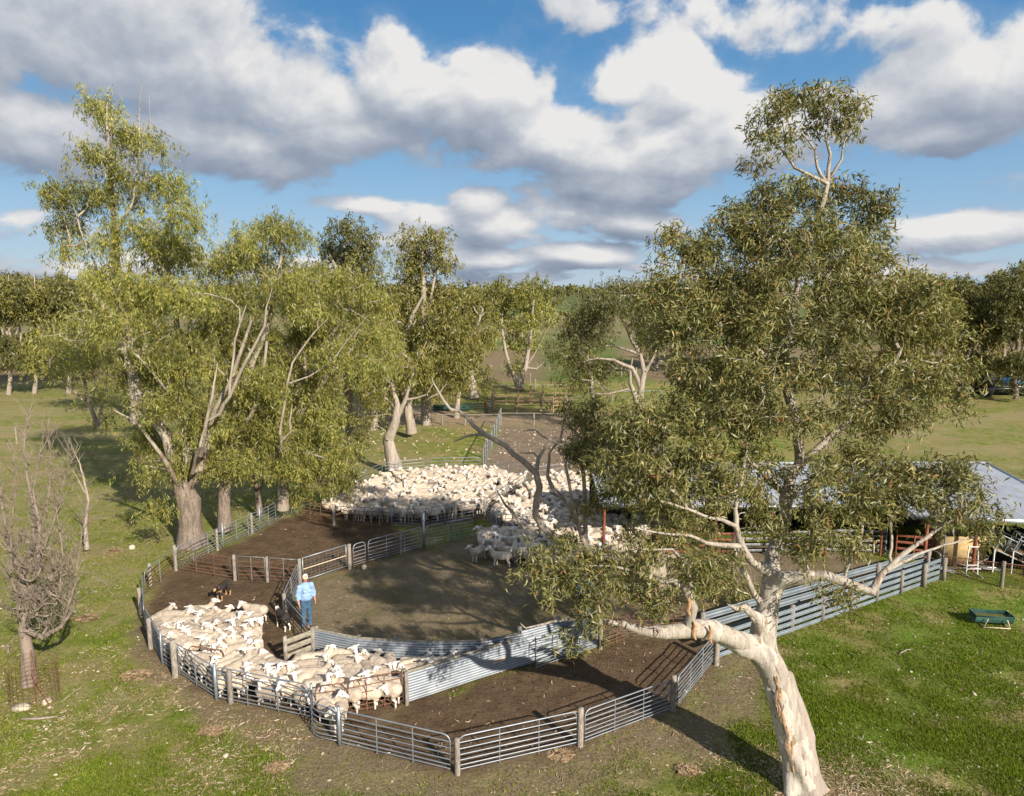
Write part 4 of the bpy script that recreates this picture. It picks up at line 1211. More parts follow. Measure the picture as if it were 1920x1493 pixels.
# rusty weld mesh fence with junk behind it
def mesh_fence(pl, pr, h, label):
    A, B_ = G(*pl), G(*pr); L = (B_ - A).length; root = thing('mesh_fence', A, label, 'fence')
    wb = MB()
    for q_ in range(int(L / .1)): p_ = A + (B_ - A) * (q_ * .1 / L); wb.tube([p_ + Vector((0, 0, .02)), p_ + Vector((0, 0, h))], .005, 3, False)
    for q_ in range(9): z = .03 + q_ * h / 9; wb.tube([A + Vector((0, 0, z)), B_ + Vector((0, 0, z))], .005, 3, False)
    wb.build('wire_mesh', M['rust'], root); pipe('rail', A + Vector((0, 0, h)), B_ + Vector((0, 0, h)), .02, M['rust'], root)
mesh_fence((1768, 1086), (1876, 1101), .9, 'rusty weld mesh fence between the iron race and the timber post')
mesh_fence((1880, 1101), (1960, 1112), .9, 'rusty weld mesh fence running off the right edge')
wpost((1877, 1102), 1.0, 'timber post in the rusty mesh fence near the right edge', r=.09)
# stack of leaning crate frames with ply floors
for (px_, py_, dx_, dz_, lab) in [(1890, 1075, 1.1, .75, 'tilted white steel crate with plywood base behind the mesh fence'), (1925, 1078, 1.2, .5, 'second tilted steel crate cut by the right edge')]:
    A = G(px_, py_); root = thing('tilted_crate', A, lab, 'crate', 'tilted steel crates')
    a0, a1 = A + Vector((-.6, 0, .95)), A + Vector((.7, -.1, .35)); o2 = Vector((.25, .7, .0)); up_ = Vector((.25, .0, .55))
    for k_ in range(2):
        oo = o2 * k_
        for (s0, s1) in ((a0, a1), (a1, a1 + up_), (a1 + up_, a0 + up_), (a0 + up_, a0)): pipe('rail', s0 + oo, s1 + oo, .022, M['galv'], root)
        for t in (.25, .5, .75): pipe('bar', a0.lerp(a1, t) + oo, a0.lerp(a1, t) + up_ + oo, .014, M['galv'], root)
    for c_ in (a0, a1, a0 + up_, a1 + up_): pipe('strut', c_, c_ + o2, .02, M['white_paint'], root)
    V = [a0, a1, a1 + o2, a0 + o2]; V = [list(v_ - A + Vector((0, 0, dz0))) for dz0 in (-.02, .02) for v_ in V]
    obj('floor_panel', mesh_np('floor_panel', V, np.array([[0, 3, 2, 1], [4, 5, 6, 7], [0, 1, 5, 4], [1, 2, 6, 5], [2, 3, 7, 6], [3, 0, 4, 7]]), [M['ply']]), root)
    for c_ in (a0, a1): pipe('leg', Vector((c_.x, c_.y, 0)), c_, .025, M['white_paint'], root)
# folded steel frame
A = G(1833, 1086) + Vector((0, .35, 0)); root = thing('steel_rack', A, 'upright white steel rack standing behind the mesh fence', 'rack')
for x in (-.22, .22):
    pipe('upright', A + Vector((x, 0, 0)), A + Vector((x * .8, .05, 1.15)), .022, M['white_paint'], root); pipe('foot', A + Vector((x, -.3, .03)), A + Vector((x, .3, .03)), .022, M['white_paint'], root)
for z in (.25, .4, 1.12): pipe('rail', A + Vector((-.22, 0, z)), A + Vector((.22, 0, z)), .02, M['white_paint'], root)
for k_, (dx_, lab) in enumerate([(-.9, 'grey sheet of metal lying behind mesh, left'), (.9, 'grey sheet of metal lying behind mesh, right')]):
    pb = MB(); c_ = A + Vector((dx_, .5, .12)); pb.box(c_, (1.1, .6, .03), .3 * (k_ * 2 - 1), Matrix.Rotation(.2, 3, 'Y')); o = pb.build('metal_sheet', M['galv_old'], None, c_); tag(o, lab + ' of the steel frame', 'metal sheet', 'metal offcuts')
for k_ in range(9):
    a_ = rng.uniform(0, 3.1); c_ = G(1800 + k_ * 5, 1072) + Vector((0, rng.uniform(-.1, .9), .1 + .08 * (k_ % 4))); 
    d_ = Vector((math.cos(a_) * .6, math.sin(a_) * .35, rng.uniform(-.08, .25)))
    pb = MB(); pb.tube([c_ - d_, c_ + d_], .02, 6); o = pb.build('scrap_pipe', M[['rust', 'galv_old', 'white_paint'][k_ % 3]], None, c_, True); tag(o, ['left', 'middle', 'right'][k_ // 3] + ' ' + ['rusty', 'grey', 'white'][k_ % 3] + ' scrap pipe in the tangled heap behind the mesh fence', 'pipe', ['rusty', 'grey', 'white'][k_ % 3] + ' scrap pipes')
# coiled arches (grey hurdles) behind the frame
for k_ in range(4):
    c_ = G(1775 + 10 * k_, 1060) + Vector((.1 * k_, .4 + .12 * k_, 0)); pb = MB()
    pb.tube([c_ + Vector((-.3 + .6 * t, 0, .95 * math.sin(math.pi * min(max(t, 0), 1)) ** .35)) for t in np.linspace(0, 1, 13)], .016, 6)
    o = pb.build('pipe_arch', M['galv'], None, c_, True); tag(o, ['leftmost', 'second-from-left', 'third-from-left', 'rightmost'][k_] + ' bent steel arch standing behind the end of the iron race', 'pipe arch', 'bent steel arches')

# ------------------------------------------------------------------ distant vehicle, far building and poles
c_ = G(1880, 741); root = thing('parked_truck', c_, 'dark flat tray truck parked behind the far right trees', 'truck')
def bx(name, dx_, dz_, size, mat):
    pb = MB(); pb.box((c_.x + dx_, c_.y, dz_), size); return pb.build(name, M[mat], root)
bx('chassis', 0, .75, (6.2, 1.9, .35), 'black'); cab = bx('cab', -2.3, 1.65, (1.5, 2.0, 1.4), 'black')
pb = MB(); pb.box((c_.x - 2.3, c_.y - 1.02, 1.95), (1.0, .03, .55)); w1 = pb.build('window', M['glass'], root)
bx('tray', .9, 1.0, (4.2, 2.1, .14), 'galv_old'); bx('load', .9, 1.45, (3.0, 1.6, .7), 'blue_tarp')
for dx_ in (-2.1, 1.8):
    for dy in (-1, 1):
        pb = MB(); pb.tube([(c_.x + dx_, c_.y + dy * .95 - .12, .5), (c_.x + dx_, c_.y + dy * .95 + .12, .5)], .5, 14); pb.build('wheel', M['black'], root)
c_ = G(1842, 690); c_.z = 0
def small_house(c_, w_, d_, h, label, wall='white_paint'):
    root = thing('farm_building', c_, label, 'building')
    pb = MB(); pb.box((c_.x, c_.y, h / 2), (w_, d_, h)); pb.build('wall', M[wall], root)
    pb = MB(); V = [(-w_ / 2 - .4, -d_ / 2 - .4, h + .01), (w_ / 2 + .4, -d_ / 2 - .4, h + .01), (w_ / 2 + .4, d_ / 2 + .4, h + .01), (-w_ / 2 - .4, d_ / 2 + .4, h + .01), (-w_ / 2 - .4, 0, h + d_ * .25), (w_ / 2 + .4, 0, h + d_ * .25)]
    V = np.array(V) + np.array([c_.x, c_.y, 0]); pb.add(V, [[0, 1, 5, 4], [2, 3, 4, 5], [3, 2, 1, 0]]); pb.add(V, [[0, 4, 3], [1, 2, 5]]); pb.build('roof', M['roof'], root)
    for t in (-.25, .25):
        pb = MB(); pb.box((c_.x + t * w_, c_.y - d_ / 2 - .02, h * .55), (w_ * .14, .05, h * .35)); pb.build('window', M['glass'], root)
small_house(G(1842, 645), 5, 4, 2.6, 'small white farm building glimpsed through the far right trees')
small_house(G(1612, 606), 8, 6, 2.6, 'pale farm shed glimpsed behind the right side of the big crown')
for (px_, py_, h_, lab) in [(1084, 561, 14, 'distant power pole right of the spreading centre tree'), (1032, 562, 12, 'distant power pole behind the spreading centre tree')]:
    c_ = G(px_, py_); root = thing('power_pole', c_, lab, 'power pole'); pipe('pole', c_, c_ + Vector((0, 0, h_)), .35, M['post'], root); pipe('crossarm', c_ + Vector((-2, 0, h_ - 1)), c_ + Vector((2, 0, h_ - 1)), .2, M['post'], root)

# ------------------------------------------------------------------ trees
class Tree:
    def __init__(self, step=0.4):
        self.pos = []; self.par = []; self.rmin = []; self.step = step; self.pl = []; self.dead = []
    def polyline(self, pts, attach=True, wig=.03):
        """pts: list of (Vector, r)"""
        if self.pos and attach:
            P = np.array(self.pos); d = np.linalg.norm(P - np.array(pts[0][0]), axis=1); cur = int(d.argmin())
        else:
            self.pos.append(np.array(pts[0][0])); self.par.append(-1); self.rmin.append(pts[0][1]); self.pl.append(0.0); cur = 0
        for (a, ra), (b_, rb_) in zip(pts[:-1], pts[1:]):
            a = np.array(a); b_ = np.array(b_); L = np.linalg.norm(b_ - a); n = max(1, int(round(L / self.step)))
            for q in range(1, n + 1):
                t = q / n; p = a + (b_ - a) * t + (rng.normal(0, wig, 3) * self.step if q < n else 0)
                self.pos.append(p); self.par.append(cur); self.rmin.append(ra + (rb_ - ra) * t)
                self.pl.append(self.pl[cur] + L / n); cur = len(self.pos) - 1
        return cur
    def clumps(self, C, alpha=.25, sag=.12, wig=.10, start=0):
        """connect clump centres to the closest parts of the skeleton"""
        n0 = len(self.pos)
        cap = n0 + len(C) * 14
        P = np.zeros((cap, 3)); P[:n0] = self.pos; PL = np.zeros(cap); PL[:n0] = self.pl
        n = n0
        # bar the first metre and a half of trunk
        zbase = self.pos[0][2] if self.pos else 0
        order = np.argsort(np.min(np.linalg.norm(C[:, None] - P[None, :n0:3], axis=2), axis=1))
        for ci in order:
            c = C[ci]
            dv = c - P[:n]; d = np.sqrt((dv ** 2).sum(1))
            cost = d + alpha * PL[:n] + np.where(dv[:, 2] < -.2, -dv[:, 2] * .5, 0) + np.where(P[:n, 2] < self.zmin, 50, 0)
            j = int(cost.argmin()); L = d[j]
            if L < .05: continue
            m_ = max(1, int(round(L / self.step))); m_ = min(m_, 12)
            pd = P[j] - P[self.par[j]] if self.par[j] >= 0 else np.array([0, 0, 1.])
            pd = pd / (np.linalg.norm(pd) + 1e-9)
            ctrl = P[j] + pd * L * .35 + np.array([0, 0, L * .10])
            cur = j; a = P[j].copy()
            for q in range(1, m_ + 1):
                t = q / m_
                p = (1 - t) ** 2 * a + 2 * t * (1 - t) * ctrl + t * t * c
                if q < m_: p = p + rng.normal(0, wig, 3) * self.step
                if n >= cap: break
                P[n] = p; PL[n] = PL[cur] + np.linalg.norm(p - P[cur]); self.par.append(cur); cur = n; n += 1
                self.rmin.append(0)
        self.pos = [P[i] for i in range(n)]; self.pl = list(PL[:n])
    zmin = 1.0
    def radii(self, R0, rt=.008, jump=True):
        n = len(self.pos); par = np.array(self.par); cnt = np.zeros(n); ch = np.zeros(n, int)
        for i in range(n - 1, 0, -1):
            if ch[i] == 0: cnt[i] += 1
            cnt[par[i]] += cnt[i]; ch[par[i]] += 1
        cnt[0] = max(cnt[0], 1)
        pw = math.log(R0 / rt) / math.log(max(cnt[0], 3))
        r = rt * np.maximum(cnt, 1) ** pw
        r = np.maximum(r * np.where(np.array(self.rmin) > 0, .0, 1), self.rmin)
        self.r = r; self.cnt = cnt
        # main child
        main = -np.ones(n, int); best = np.zeros(n)
        for i in range(1, n):
            sc = r[i] * 1000 + cnt[i]
            if sc > best[par[i]]: best[par[i]] = sc; main[par[i]] = i
        self.main = main
    def mesh(self, name, mat, k=6, rcut=0.0, loc=(0, 0, 0), flare=0.0, rough=.06):
        P = np.array(self.pos); par = np.array(self.par); r = self.r
        i = np.arange(1, len(P)); i = i[r[i] >= rcut]; p = par[i]
        D = np.zeros_like(P); D[1:] = P[1:] - P[par[1:]]; D[0] = P[self.main[0]] - P[0] if self.main[0] > 0 else (0, 0, 1)
        Dm = D.copy()
        ok = self.main > 0; Dm[ok] = D[ok] / (np.linalg.norm(D[ok], axis=1)[:, None] + 1e-9) + (P[self.main[ok]] - P[ok]) / (np.linalg.norm(P[self.main[ok]] - P[ok], axis=1)[:, None] + 1e-9)
        Dm /= np.linalg.norm(Dm, axis=1)[:, None] + 1e-9; D /= np.linalg.norm(D, axis=1)[:, None] + 1e-9
        ismain = self.main[p] == i
        da = np.where(ismain[:, None], Dm[p], D[i]); db = Dm[i]
        ra = np.where(ismain, r[p], np.minimum(r[p] * .8, r[i] * 1.25)); rb_ = r[i]
        if flare:
            z0 = P[0][2]; fa = 1 + flare * np.exp(-(P[p][:, 2] - z0) / .35); fb_ = 1 + flare * np.exp(-(P[i][:, 2] - z0) / .35); ra = ra * fa; rb_ = rb_ * fb_
        out_v = []; out_f = []; base = 0
        for (lo_, hi_, kk) in ((0.0, .035, 4), (.035, .12, max(5, k - 2)), (.12, 9, k + 4)):
            s_ = (r[i] >= lo_) & (r[i] < hi_)
            if not s_.any(): continue
            def ring(c, d, rad, ids):
                ref = np.array([.31, .93, .05]); s1 = np.cross(d, ref); s1 /= np.linalg.norm(s1, axis=1)[:, None] + 1e-9; s2 = np.cross(d, s1)
                a = np.arange(kk) * 2 * math.pi / kk
                jit = 1 + rough * (np.sin(ids[:, None] * 12.9898 + np.arange(kk)[None] * 78.233) * 43758.5453 % 1 - .5) * (rad[:, None] > .06)
                return c[:, None] + (rad[:, None] * jit)[..., None] * (np.cos(a)[None, :, None] * s1[:, None] + np.sin(a)[None, :, None] * s2[:, None])
            A = ring(P[p[s_]], da[s_], ra[s_], p[s_]); B2 = ring(P[i[s_]], db[s_], rb_[s_], i[s_])
            V = np.concatenate([A, B2], 1).reshape(-1, 3); m_ = s_.sum()
            j = np.arange(kk); j2 = (j + 1) % kk
            F = (np.stack([j, j2, j2 + kk, j + kk], -1)[None] + (np.arange(m_) * 2 * kk)[:, None, None]).reshape(-1, 4)
            out_v.append(V); out_f.append(F + base); base += len(V)
        return mesh_np(name, np.concatenate(out_v) - np.array(loc), np.concatenate(out_f), [mat], smooth=True)

def make_leaves(C, npc, spread, L, W, droop=.7, strands=0, strand_len=.5, clump_rnd=None, out=None, curve=True):
    """C (N,3) clump centres -> quads"""
    N = len(C)
    if strands:
        sc = np.repeat(np.arange(N), strands); ns = len(sc)
        s0 = C[sc] + rng.normal(0, 1, (ns, 3)) * np.array(spread)
        sl = strand_len * rng.uniform(.4, 1.3, ns)
        sd = rng.normal(0, .35, (ns, 3)); sd[:, 2] = -1
        per = max(2, npc // strands)
        si = np.repeat(np.arange(ns), per); t = rng.random(len(si))
        pos_ = s0[si] + sd[si] * (t * sl[si])[:, None] + rng.normal(0, L * .25, (len(si), 3)); ci = sc[si]
        tone = rng.random(ns)[si] * .5
    else:
        ci = np.repeat(np.arange(N), npc)
        # leaves bunch at twig ends: sub-sprigs
        nsp = max(2, npc // 9); sp_ = rng.normal(0, 1, (N, nsp, 3)) * np.array(spread)
        k_ = rng.integers(0, nsp, len(ci))
        pos_ = C[ci] + sp_[ci, k_] + rng.normal(0, L * .38, (len(ci), 3)); tone = rng.random((N, nsp))[ci, k_] * .5
    n = len(pos_)
    ax = rng.normal(0, 1, (n, 3)); ax /= np.linalg.norm(ax, axis=1)[:, None]
    ax[:, 2] -= droop * 1.3; ax /= np.linalg.norm(ax, axis=1)[:, None]
    sd = np.cross(ax, rng.normal(0, 1, (n, 3))); sd /= np.linalg.norm(sd, axis=1)[:, None] + 1e-9
    ll = L * rng.uniform(.6, 1.3, n); ww = W * rng.uniform(.7, 1.25, n) * .5
    v = np.empty((n, 4, 3))
    v[:, 0] = pos_; v[:, 2] = pos_ + ax * ll[:, None]
    bend = np.cross(ax, sd) * (ll * rng.normal(0, .12, n))[:, None]
    mid = pos_ + ax * (ll * .45)[:, None] + bend
    v[:, 1] = mid + sd * ww[:, None]; v[:, 3] = mid - sd * ww[:, None]
    f = np.arange(n * 4).reshape(n, 4)
    cr = clump_rnd if clump_rnd is not None else rng.random(N)
    return v.reshape(-1, 3), f, dict(rnd=np.clip(rng.random(n) * .6 + tone * .8 - .02, 0, 1), clump=cr[ci])

def lobe_clumps(lobes, dens=1.0, pxm=None):
    """lobes: (px,py,rx,ry,Y,ryd) -> centres inside ellipsoids, denser towards the skin"""
    out_ = []; lid = []
    for k_, lb in enumerate(lobes):
        px_, py_, rx, ry, Y = lb[:5]; m = FPX / Y
        c = np.array(Q(px_, py_, Y)); R3 = np.array([rx / m, (lb[5] if len(lb) > 5 else (rx + ry) / 2 / m), ry / m])
        n = max(3, int(dens * (R3[0] * R3[2] * math.pi) * 6))
        u = rng.normal(0, 1, (n, 3)); u /= np.linalg.norm(u, axis=1)[:, None]
        u[:, 2] = np.where(u[:, 2] < -.62, -u[:, 2] * rng.random(n), u[:, 2])
        rr = rng.uniform(.38, 1.0, n) ** .55
        out_.append(c + u * rr[:, None] * R3); lid += [k_] * n
    return np.concatenate(out_), np.array(lid)

def auto_lobes(cx, cy, rx, ry, Y, n, depth=None, seed=None, flat=.8):
    r_ = np.random.default_rng(seed if seed is not None else int(cx * 7 + cy))
    out_ = []
    for k_ in range(n):
        while True:
            a, b_, c_ = r_.uniform(-1, 1, 3)
            if a * a + b_ * b_ + c_ * c_ < 1: break
        s = r_.uniform(.26, .42)
        dm = (depth if depth else rx / (FPX / Y))
        out_.append((cx + a * rx * (1 - s * .7), cy + b_ * ry * (1 - s * .6), rx * s, rx * s * flat, Y + c_ * dm * .7))
    return out_

def build_tree(name, label, root_px, trunk_polys, lobes, leaf, bark, R0, cat='tree', group=None, npc=60, L=.2, W=.04, spread=(.3, .3, .22), dens=1.0,
               strands=0, strand_len=.5, step=.45, alpha=.25, zmin=1.2, extra=None, k=6, droop=.7, rcut=0.0, rt=.009, base=None, bark2=None, zsplit=4.0, sprigs=0, sprig_len=.8, windows=None, flare=.15, wig=.1, clump_keep=1.0, barkobj='trunk'):
    T = Tree(step); T.zmin = zmin
    for q_, pl_ in enumerate(trunk_polys):
        pts = [((Q(p[0], p[1], p[2]) if len(p) == 4 else p[0]), p[-1]) for p in pl_]
        T.polyline(pts, attach=q_ > 0)
    C, lid = lobe_clumps(lobes, dens) if lobes else (np.zeros((0, 3)), np.zeros(0, int))
    lid = lid[C[:, 2] > .6] if len(C) else lid
    C = C[C[:, 2] > .6]; 
    if len(C): T.clumps(C, alpha=alpha, wig=wig)
    if sprigs:
        n0 = len(T.pos); cand = [i for i in range(n0) if T.pos[i][2] > zmin + .3]
        for i in rng.choice(cand, sprigs):
            p0 = T.pos[i]; out_ = rng.normal(0, .33, 3) * sprig_len; out_[2] = rng.uniform(.35, 1.0) * sprig_len
            mid = p0 + out_ * .5 + rng.normal(0, .05, 3); T.polyline([(Vector(p0), rt * 1.6), (Vector(mid), rt * 1.2), (Vector(p0 + out_), rt * .6)], wig=.12)
            if rng.random() < .6: m2 = mid + rng.normal(0, .15, 3) * sprig_len + np.array([0, 0, .25 * sprig_len]); T.polyline([(Vector(mid), rt), (Vector(m2), rt * .5)], wig=.1)
    if extra is not None: T.clumps(extra, alpha=alpha, wig=wig * 1.5)
    T.radii(R0, rt)
    base = Vector(T.pos[0]); base.z = 0
    root = thing(name, base, label, cat, group)
    tm = T.mesh('trunk', M[bark], k=k, loc=base, flare=flare, rcut=rcut)
    if bark2:
        tm.materials.append(M[bark2]); co = np.empty(len(tm.vertices) * 3, dtype=np.float32); tm.vertices.foreach_get('co', co); lv = np.empty(len(tm.loops), dtype=np.int32); tm.loops.foreach_get('vertex_index', lv)
        zf_ = co.reshape(-1, 3)[lv.reshape(-1, 4)][:, :, 2].mean(1); tm.polygons.foreach_set('material_index', (zf_ > zsplit + 1.2 * np.sin(zf_ * 3 + co.reshape(-1, 3)[lv.reshape(-1, 4)][:, 0, 0] * 2)).astype(np.int32))
    obj('trunk', tm, root)
    if len(C) and npc:
        ksel = rng.random(len(C)) < clump_keep; Ck = C[ksel]; lt_ = rng.random(lid.max() + 1 if len(lid) else 1)[lid][ksel] * .55 + rng.random(len(Ck)) * .45
        if windows:
            d_ = Ck[:, 1] * math.cos(PITCH) - (Ck[:, 2] - CAM_H) * math.sin(PITCH); u_ = Ck[:, 1] * math.sin(PITCH) + (Ck[:, 2] - CAM_H) * math.cos(PITCH)
            kx, ky = 960 + FPX * Ck[:, 0] / d_, 746.5 - FPX * u_ / d_
            dead_ = np.zeros(len(Ck), bool)
            for pl_, wpx in windows:
                dd_ = polydist(kx, ky, [(q[0], q[1]) for q in pl_], False); dead_ |= (dd_ < wpx) & (Ck[:, 1] < pl_[0][2] + .1)
            kp_ = ~(dead_ & (rng.random(len(Ck)) < .85)); Ck = Ck[kp_]; lt_ = lt_[kp_]
        v, f, at = make_leaves(Ck, npc, spread, L, W, droop, strands, strand_len, clump_rnd=lt_)
        o = obj('crown', mesh_np('crown', v - np.array(base), f, [M[leaf]], fattr=at), root); o['kind'] = 'stuff'
    return root, T

# ---- hero gum ---------------------------------------------------------
HT = [
 [(1512, 1478, 13.8, 0.344), (1503, 1440, 13.8, 0.292), (1488, 1380, 13.85, 0.284), (1470, 1310, 13.9, 0.292), (1450, 1260, 13.95, 0.301), (1428, 1215, 14, 0.284), (1434, 1160, 14.1, 0.232), (1445, 1110, 14.2, 0.206),
  (1447, 1075, 14.4, 0.172), (1448, 1040, 14.6, 0.155), (1462, 1005, 14.8, 0.138), (1473, 975, 14.9, 0.129), (1472, 935, 15.0, 0.129), (1482, 895, 15.1, 0.120), (1500, 868, 15.1, 0.112), (1497, 800, 15.2, 0.103), (1478, 740, 15.2, 0.099), (1464, 690, 15.2, 0.086), (1480, 640, 15.2, 0.077), (1490, 580, 15.2, 0.073), (1500, 500, 15.2, 0.065), (1525, 430, 15.2, 0.060), (1543, 380, 15.2, 0.056), (1552, 345, 15.2, 0.052)],
 [(1445, 1110, 14.2, 0.172), (1459, 1090, 14.1, 0.163), (1487, 1086, 13.9, 0.138), (1546, 1079, 13.6, 0.112), (1585, 1092, 13.5, 0.103), (1635, 1110, 13.4, 0.095), (1655, 1075, 13.5, 0.065), (1690, 1042, 13.6, 0.056), (1725, 1016, 13.7, 0.047), (1770, 985, 13.8, 0.034), (1815, 960, 13.9, 0.026)],
 [(1665, 1068, 13.5, 0.043), (1720, 1040, 13.8, 0.034), (1770, 1022, 14.0, 0.026), (1840, 1005, 14.1, 0.017)],
 [(1668, 1060, 13.5, 0.039), (1672, 1010, 13.9, 0.030), (1668, 975, 14.2, 0.026), (1690, 950, 14.4, 0.017)],
 [(1445, 1075, 14.4, 0.138), (1432, 1066, 14.1, 0.103), (1409, 1053, 13.9, 0.086), (1391, 1024, 13.8, 0.077), (1380, 987, 13.7, 0.060), (1378, 955, 13.7, 0.047), (1390, 900, 13.9, 0.039), (1400, 840, 14.1, 0.034)],
 [(1391, 1024, 13.8, 0.065), (1352, 1022, 13.5, 0.052), (1323, 1018, 13.3, 0.039), (1295, 1005, 13.1, 0.034), (1240, 1000, 13.0, 0.026), (1190, 990, 13.0, 0.017)],
 [(1380, 987, 13.7, 0.052), (1352, 974, 13.5, 0.043), (1323, 969, 13.3, 0.034), (1290, 955, 13.1, 0.030), (1240, 940, 12.9, 0.026)],
 [(1475, 955, 15.0, 0.103), (1468, 925, 14.8, 0.069), (1445, 905, 14.5, 0.060), (1425, 880, 14.2, 0.043), (1400, 860, 14, 0.034)],
 [(1500, 868, 15.1, 0.095), (1525, 850, 15.0, 0.086), (1560, 815, 15.0, 0.073), (1590, 790, 15.0, 0.060), (1610, 740, 15.1, 0.052), (1660, 690, 15.3, 0.039), (1720, 670, 15.5, 0.026)],
 [(1464, 690, 15.2, 0.060), (1410, 650, 15.0, 0.047), (1350, 600, 14.9, 0.039), (1300, 550, 14.9, 0.030)],
 [(1490, 580, 15.2, 0.052), (1450, 520, 15.3, 0.043), (1420, 470, 15.4, 0.034)],
 [(1478, 740, 15.2, 0.069), (1540, 680, 15.6, 0.052), (1580, 600, 15.8, 0.043), (1600, 520, 15.8, 0.034)],
 [(1434, 1190, 14, 0.155), (1418, 1160, 13.8, 0.086), (1398, 1138, 13.6, 0.073), (1378, 1141, 13.5, 0.060)],
 [(1428, 1215, 14, 0.224), (1400, 1212, 13.8, 0.206), (1370, 1195, 13.6, 0.194), (1335, 1182, 13.5, 0.185), (1290, 1182, 13.4, 0.163), (1245, 1186, 13.3, 0.142), (1200, 1182, 13.3, 0.103), (1168, 1170, 13.3, 0.069), (1140, 1166, 13.3, 0.047), (1100, 1158, 13.3, 0.043), (1040, 1165, 13.3, 0.030), (985, 1178, 13.2, 0.017), (975, 1168, 13.2, 0.010)],
 [(1290, 1178, 13.4, 0.103), (1300, 1140, 13.3, 0.095), (1285, 1105, 13.2, 0.086), (1262, 1088, 13.1, 0.060), (1235, 1090, 13.1, 0.043), (1200, 1075, 13, 0.030), (1150, 1062, 12.9, 0.026), (1090, 1060, 12.8, 0.017)],
 [(1300, 1140, 13.3, 0.060), (1290, 1060, 13.2, 0.043), (1260, 1030, 13.1, 0.026), (1180, 1030, 13, 0.017)],
 [(1420, 1130, 14.1, 0.069), (1400, 1080, 14.1, 0.060), (1380, 1050, 14.2, 0.043), (1372, 1000, 14.4, 0.026)],
 [(1552, 345, 15.2, 0.043), (1520, 330, 15.1, 0.034), (1490, 315, 15.1, 0.026), (1470, 285, 15.1, 0.019), (1440, 262, 15, 0.013)],
 [(1545, 340, 15.2, 0.043), (1532, 312, 15.2, 0.030), (1528, 280, 15.2, 0.022), (1500, 245, 15.2, 0.015)],
 [(1552, 338, 15.2, 0.043), (1557, 290, 15.2, 0.034), (1548, 255, 15.2, 0.026), (1560, 215, 15.2, 0.013)],
 [(1556, 330, 15.2, 0.034), (1578, 300, 15.2, 0.026), (1583, 265, 15.2, 0.017), (1600, 235, 15.2, 0.010)],
]
HL = [(1450, 225, 50, 28, 15.1), (1510, 190, 70, 26, 15.3), (1555, 185, 55, 22, 15.2), (1605, 200, 36, 24, 15.2), (1420, 262, 26, 18, 15), (1470, 265, 45, 22, 14.9), (1530, 235, 55, 22, 15.5), (1412, 305, 18, 14, 15), (1590, 240, 25, 16, 15.3),
 (1420, 395, 70, 34, 15.4), (1500, 375, 80, 32, 15.6), (1590, 385, 70, 34, 15.6), (1640, 430, 36, 50, 15.8), (1370, 445, 60, 40, 15.4), (1450, 450, 85, 44, 14.8), (1560, 460, 80, 50, 15.2), (1270, 470, 50, 36, 15), (1320, 500, 60, 46, 15.2), (1235, 545, 36, 50, 15), (1290, 580, 60, 55, 14.7),
 (1380, 540, 80, 50, 15), (1480, 540, 80, 50, 14.6), (1590, 545, 70, 50, 15), (1640, 520, 45, 55, 15.8), (1360, 620, 70, 45, 14.8), (1440, 620, 80, 45, 14.4), (1540, 630, 85, 50, 14.8), (1640, 610, 75, 50, 15.6), (1700, 560, 55, 55, 16.0), (1740, 620, 70, 44, 16),
 (1250, 650, 45, 40, 15), (1310, 700, 60, 50, 14.6), (1400, 700, 70, 45, 14), (1500, 715, 80, 45, 14.4), (1600, 700, 80, 48, 15), (1700, 700, 75, 45, 15.6), (1790, 715, 45, 35, 15.8), (1760, 770, 50, 28, 15.4), (1640, 780, 80, 40, 14.9),
 (1350, 785, 75, 45, 14), (1440, 800, 70, 45, 13.9), (1550, 800, 70, 45, 14.2), (1260, 800, 65, 45, 14.2), (1180, 805, 60, 42, 14.4), (1240, 870, 75, 42, 13.8), (1150, 880, 50, 36, 14), (1330, 870, 70, 42, 13.7), (1420, 880, 55, 36, 14.4), (1530, 885, 70, 36, 13.9), (1620, 870, 70, 36, 14.4), (1700, 885, 60, 30, 14.6),
 (1800, 905, 50, 25, 14.0), (1740, 900, 66, 36, 14.2), (1680, 920, 66, 38, 14.0), (1640, 940, 50, 34, 13.8), (1480, 920, 60, 36, 14.2), (1400, 935, 60, 34, 13.9), (1340, 915, 60, 34, 13.8), (1240, 910, 60, 34, 13.9), (1450, 1000, 50, 28, 13.9), (1290, 900, 60, 34, 14.4), (1790, 880, 40, 22, 14.1), (1580, 915, 60, 30, 14.1), (1760, 955, 60, 28, 13.9), (1840, 960, 36, 34, 13.9), (1835, 1010, 38, 24, 14.1), (1700, 945, 55, 30, 14.1), (1250, 945, 55, 30, 13.2), (1310, 945, 45, 28, 13.6), (1530, 955, 60, 38, 13.7), (1600, 960, 50, 36, 14), (1440, 960, 40, 30, 13.7), (1545, 1020, 60, 28, 13.4), (1600, 1020, 36, 24, 13.7), (1500, 1040, 36, 22, 13.4), (1570, 1120, 36, 24, 13.1),
 (1000, 1070, 42, 34, 13.0), (1050, 1100, 52, 36, 12.9), (1110, 1070, 55, 36, 12.9), (1130, 1120, 55, 30, 12.9), (1040, 1040, 40, 24, 13), (1190, 1060, 50, 34, 12.9), (1210, 1120, 45, 26, 12.9), (1290, 1070, 50, 34, 13.0), (1340, 1090, 42, 34, 13.3), (1360, 1050, 32, 28, 13.6), (1100, 1155, 36, 16, 13), (1090, 1170, 28, 22, 13.1), (1255, 1150, 36, 22, 13), (1070, 1200, 10, 16, 13.1)]
HL = [(a, b_, rx * (1.0 if b_ > 330 else .9), ry * (1.14 if b_ > 330 else .95), Y) for (a, b_, rx, ry, Y) in HL]
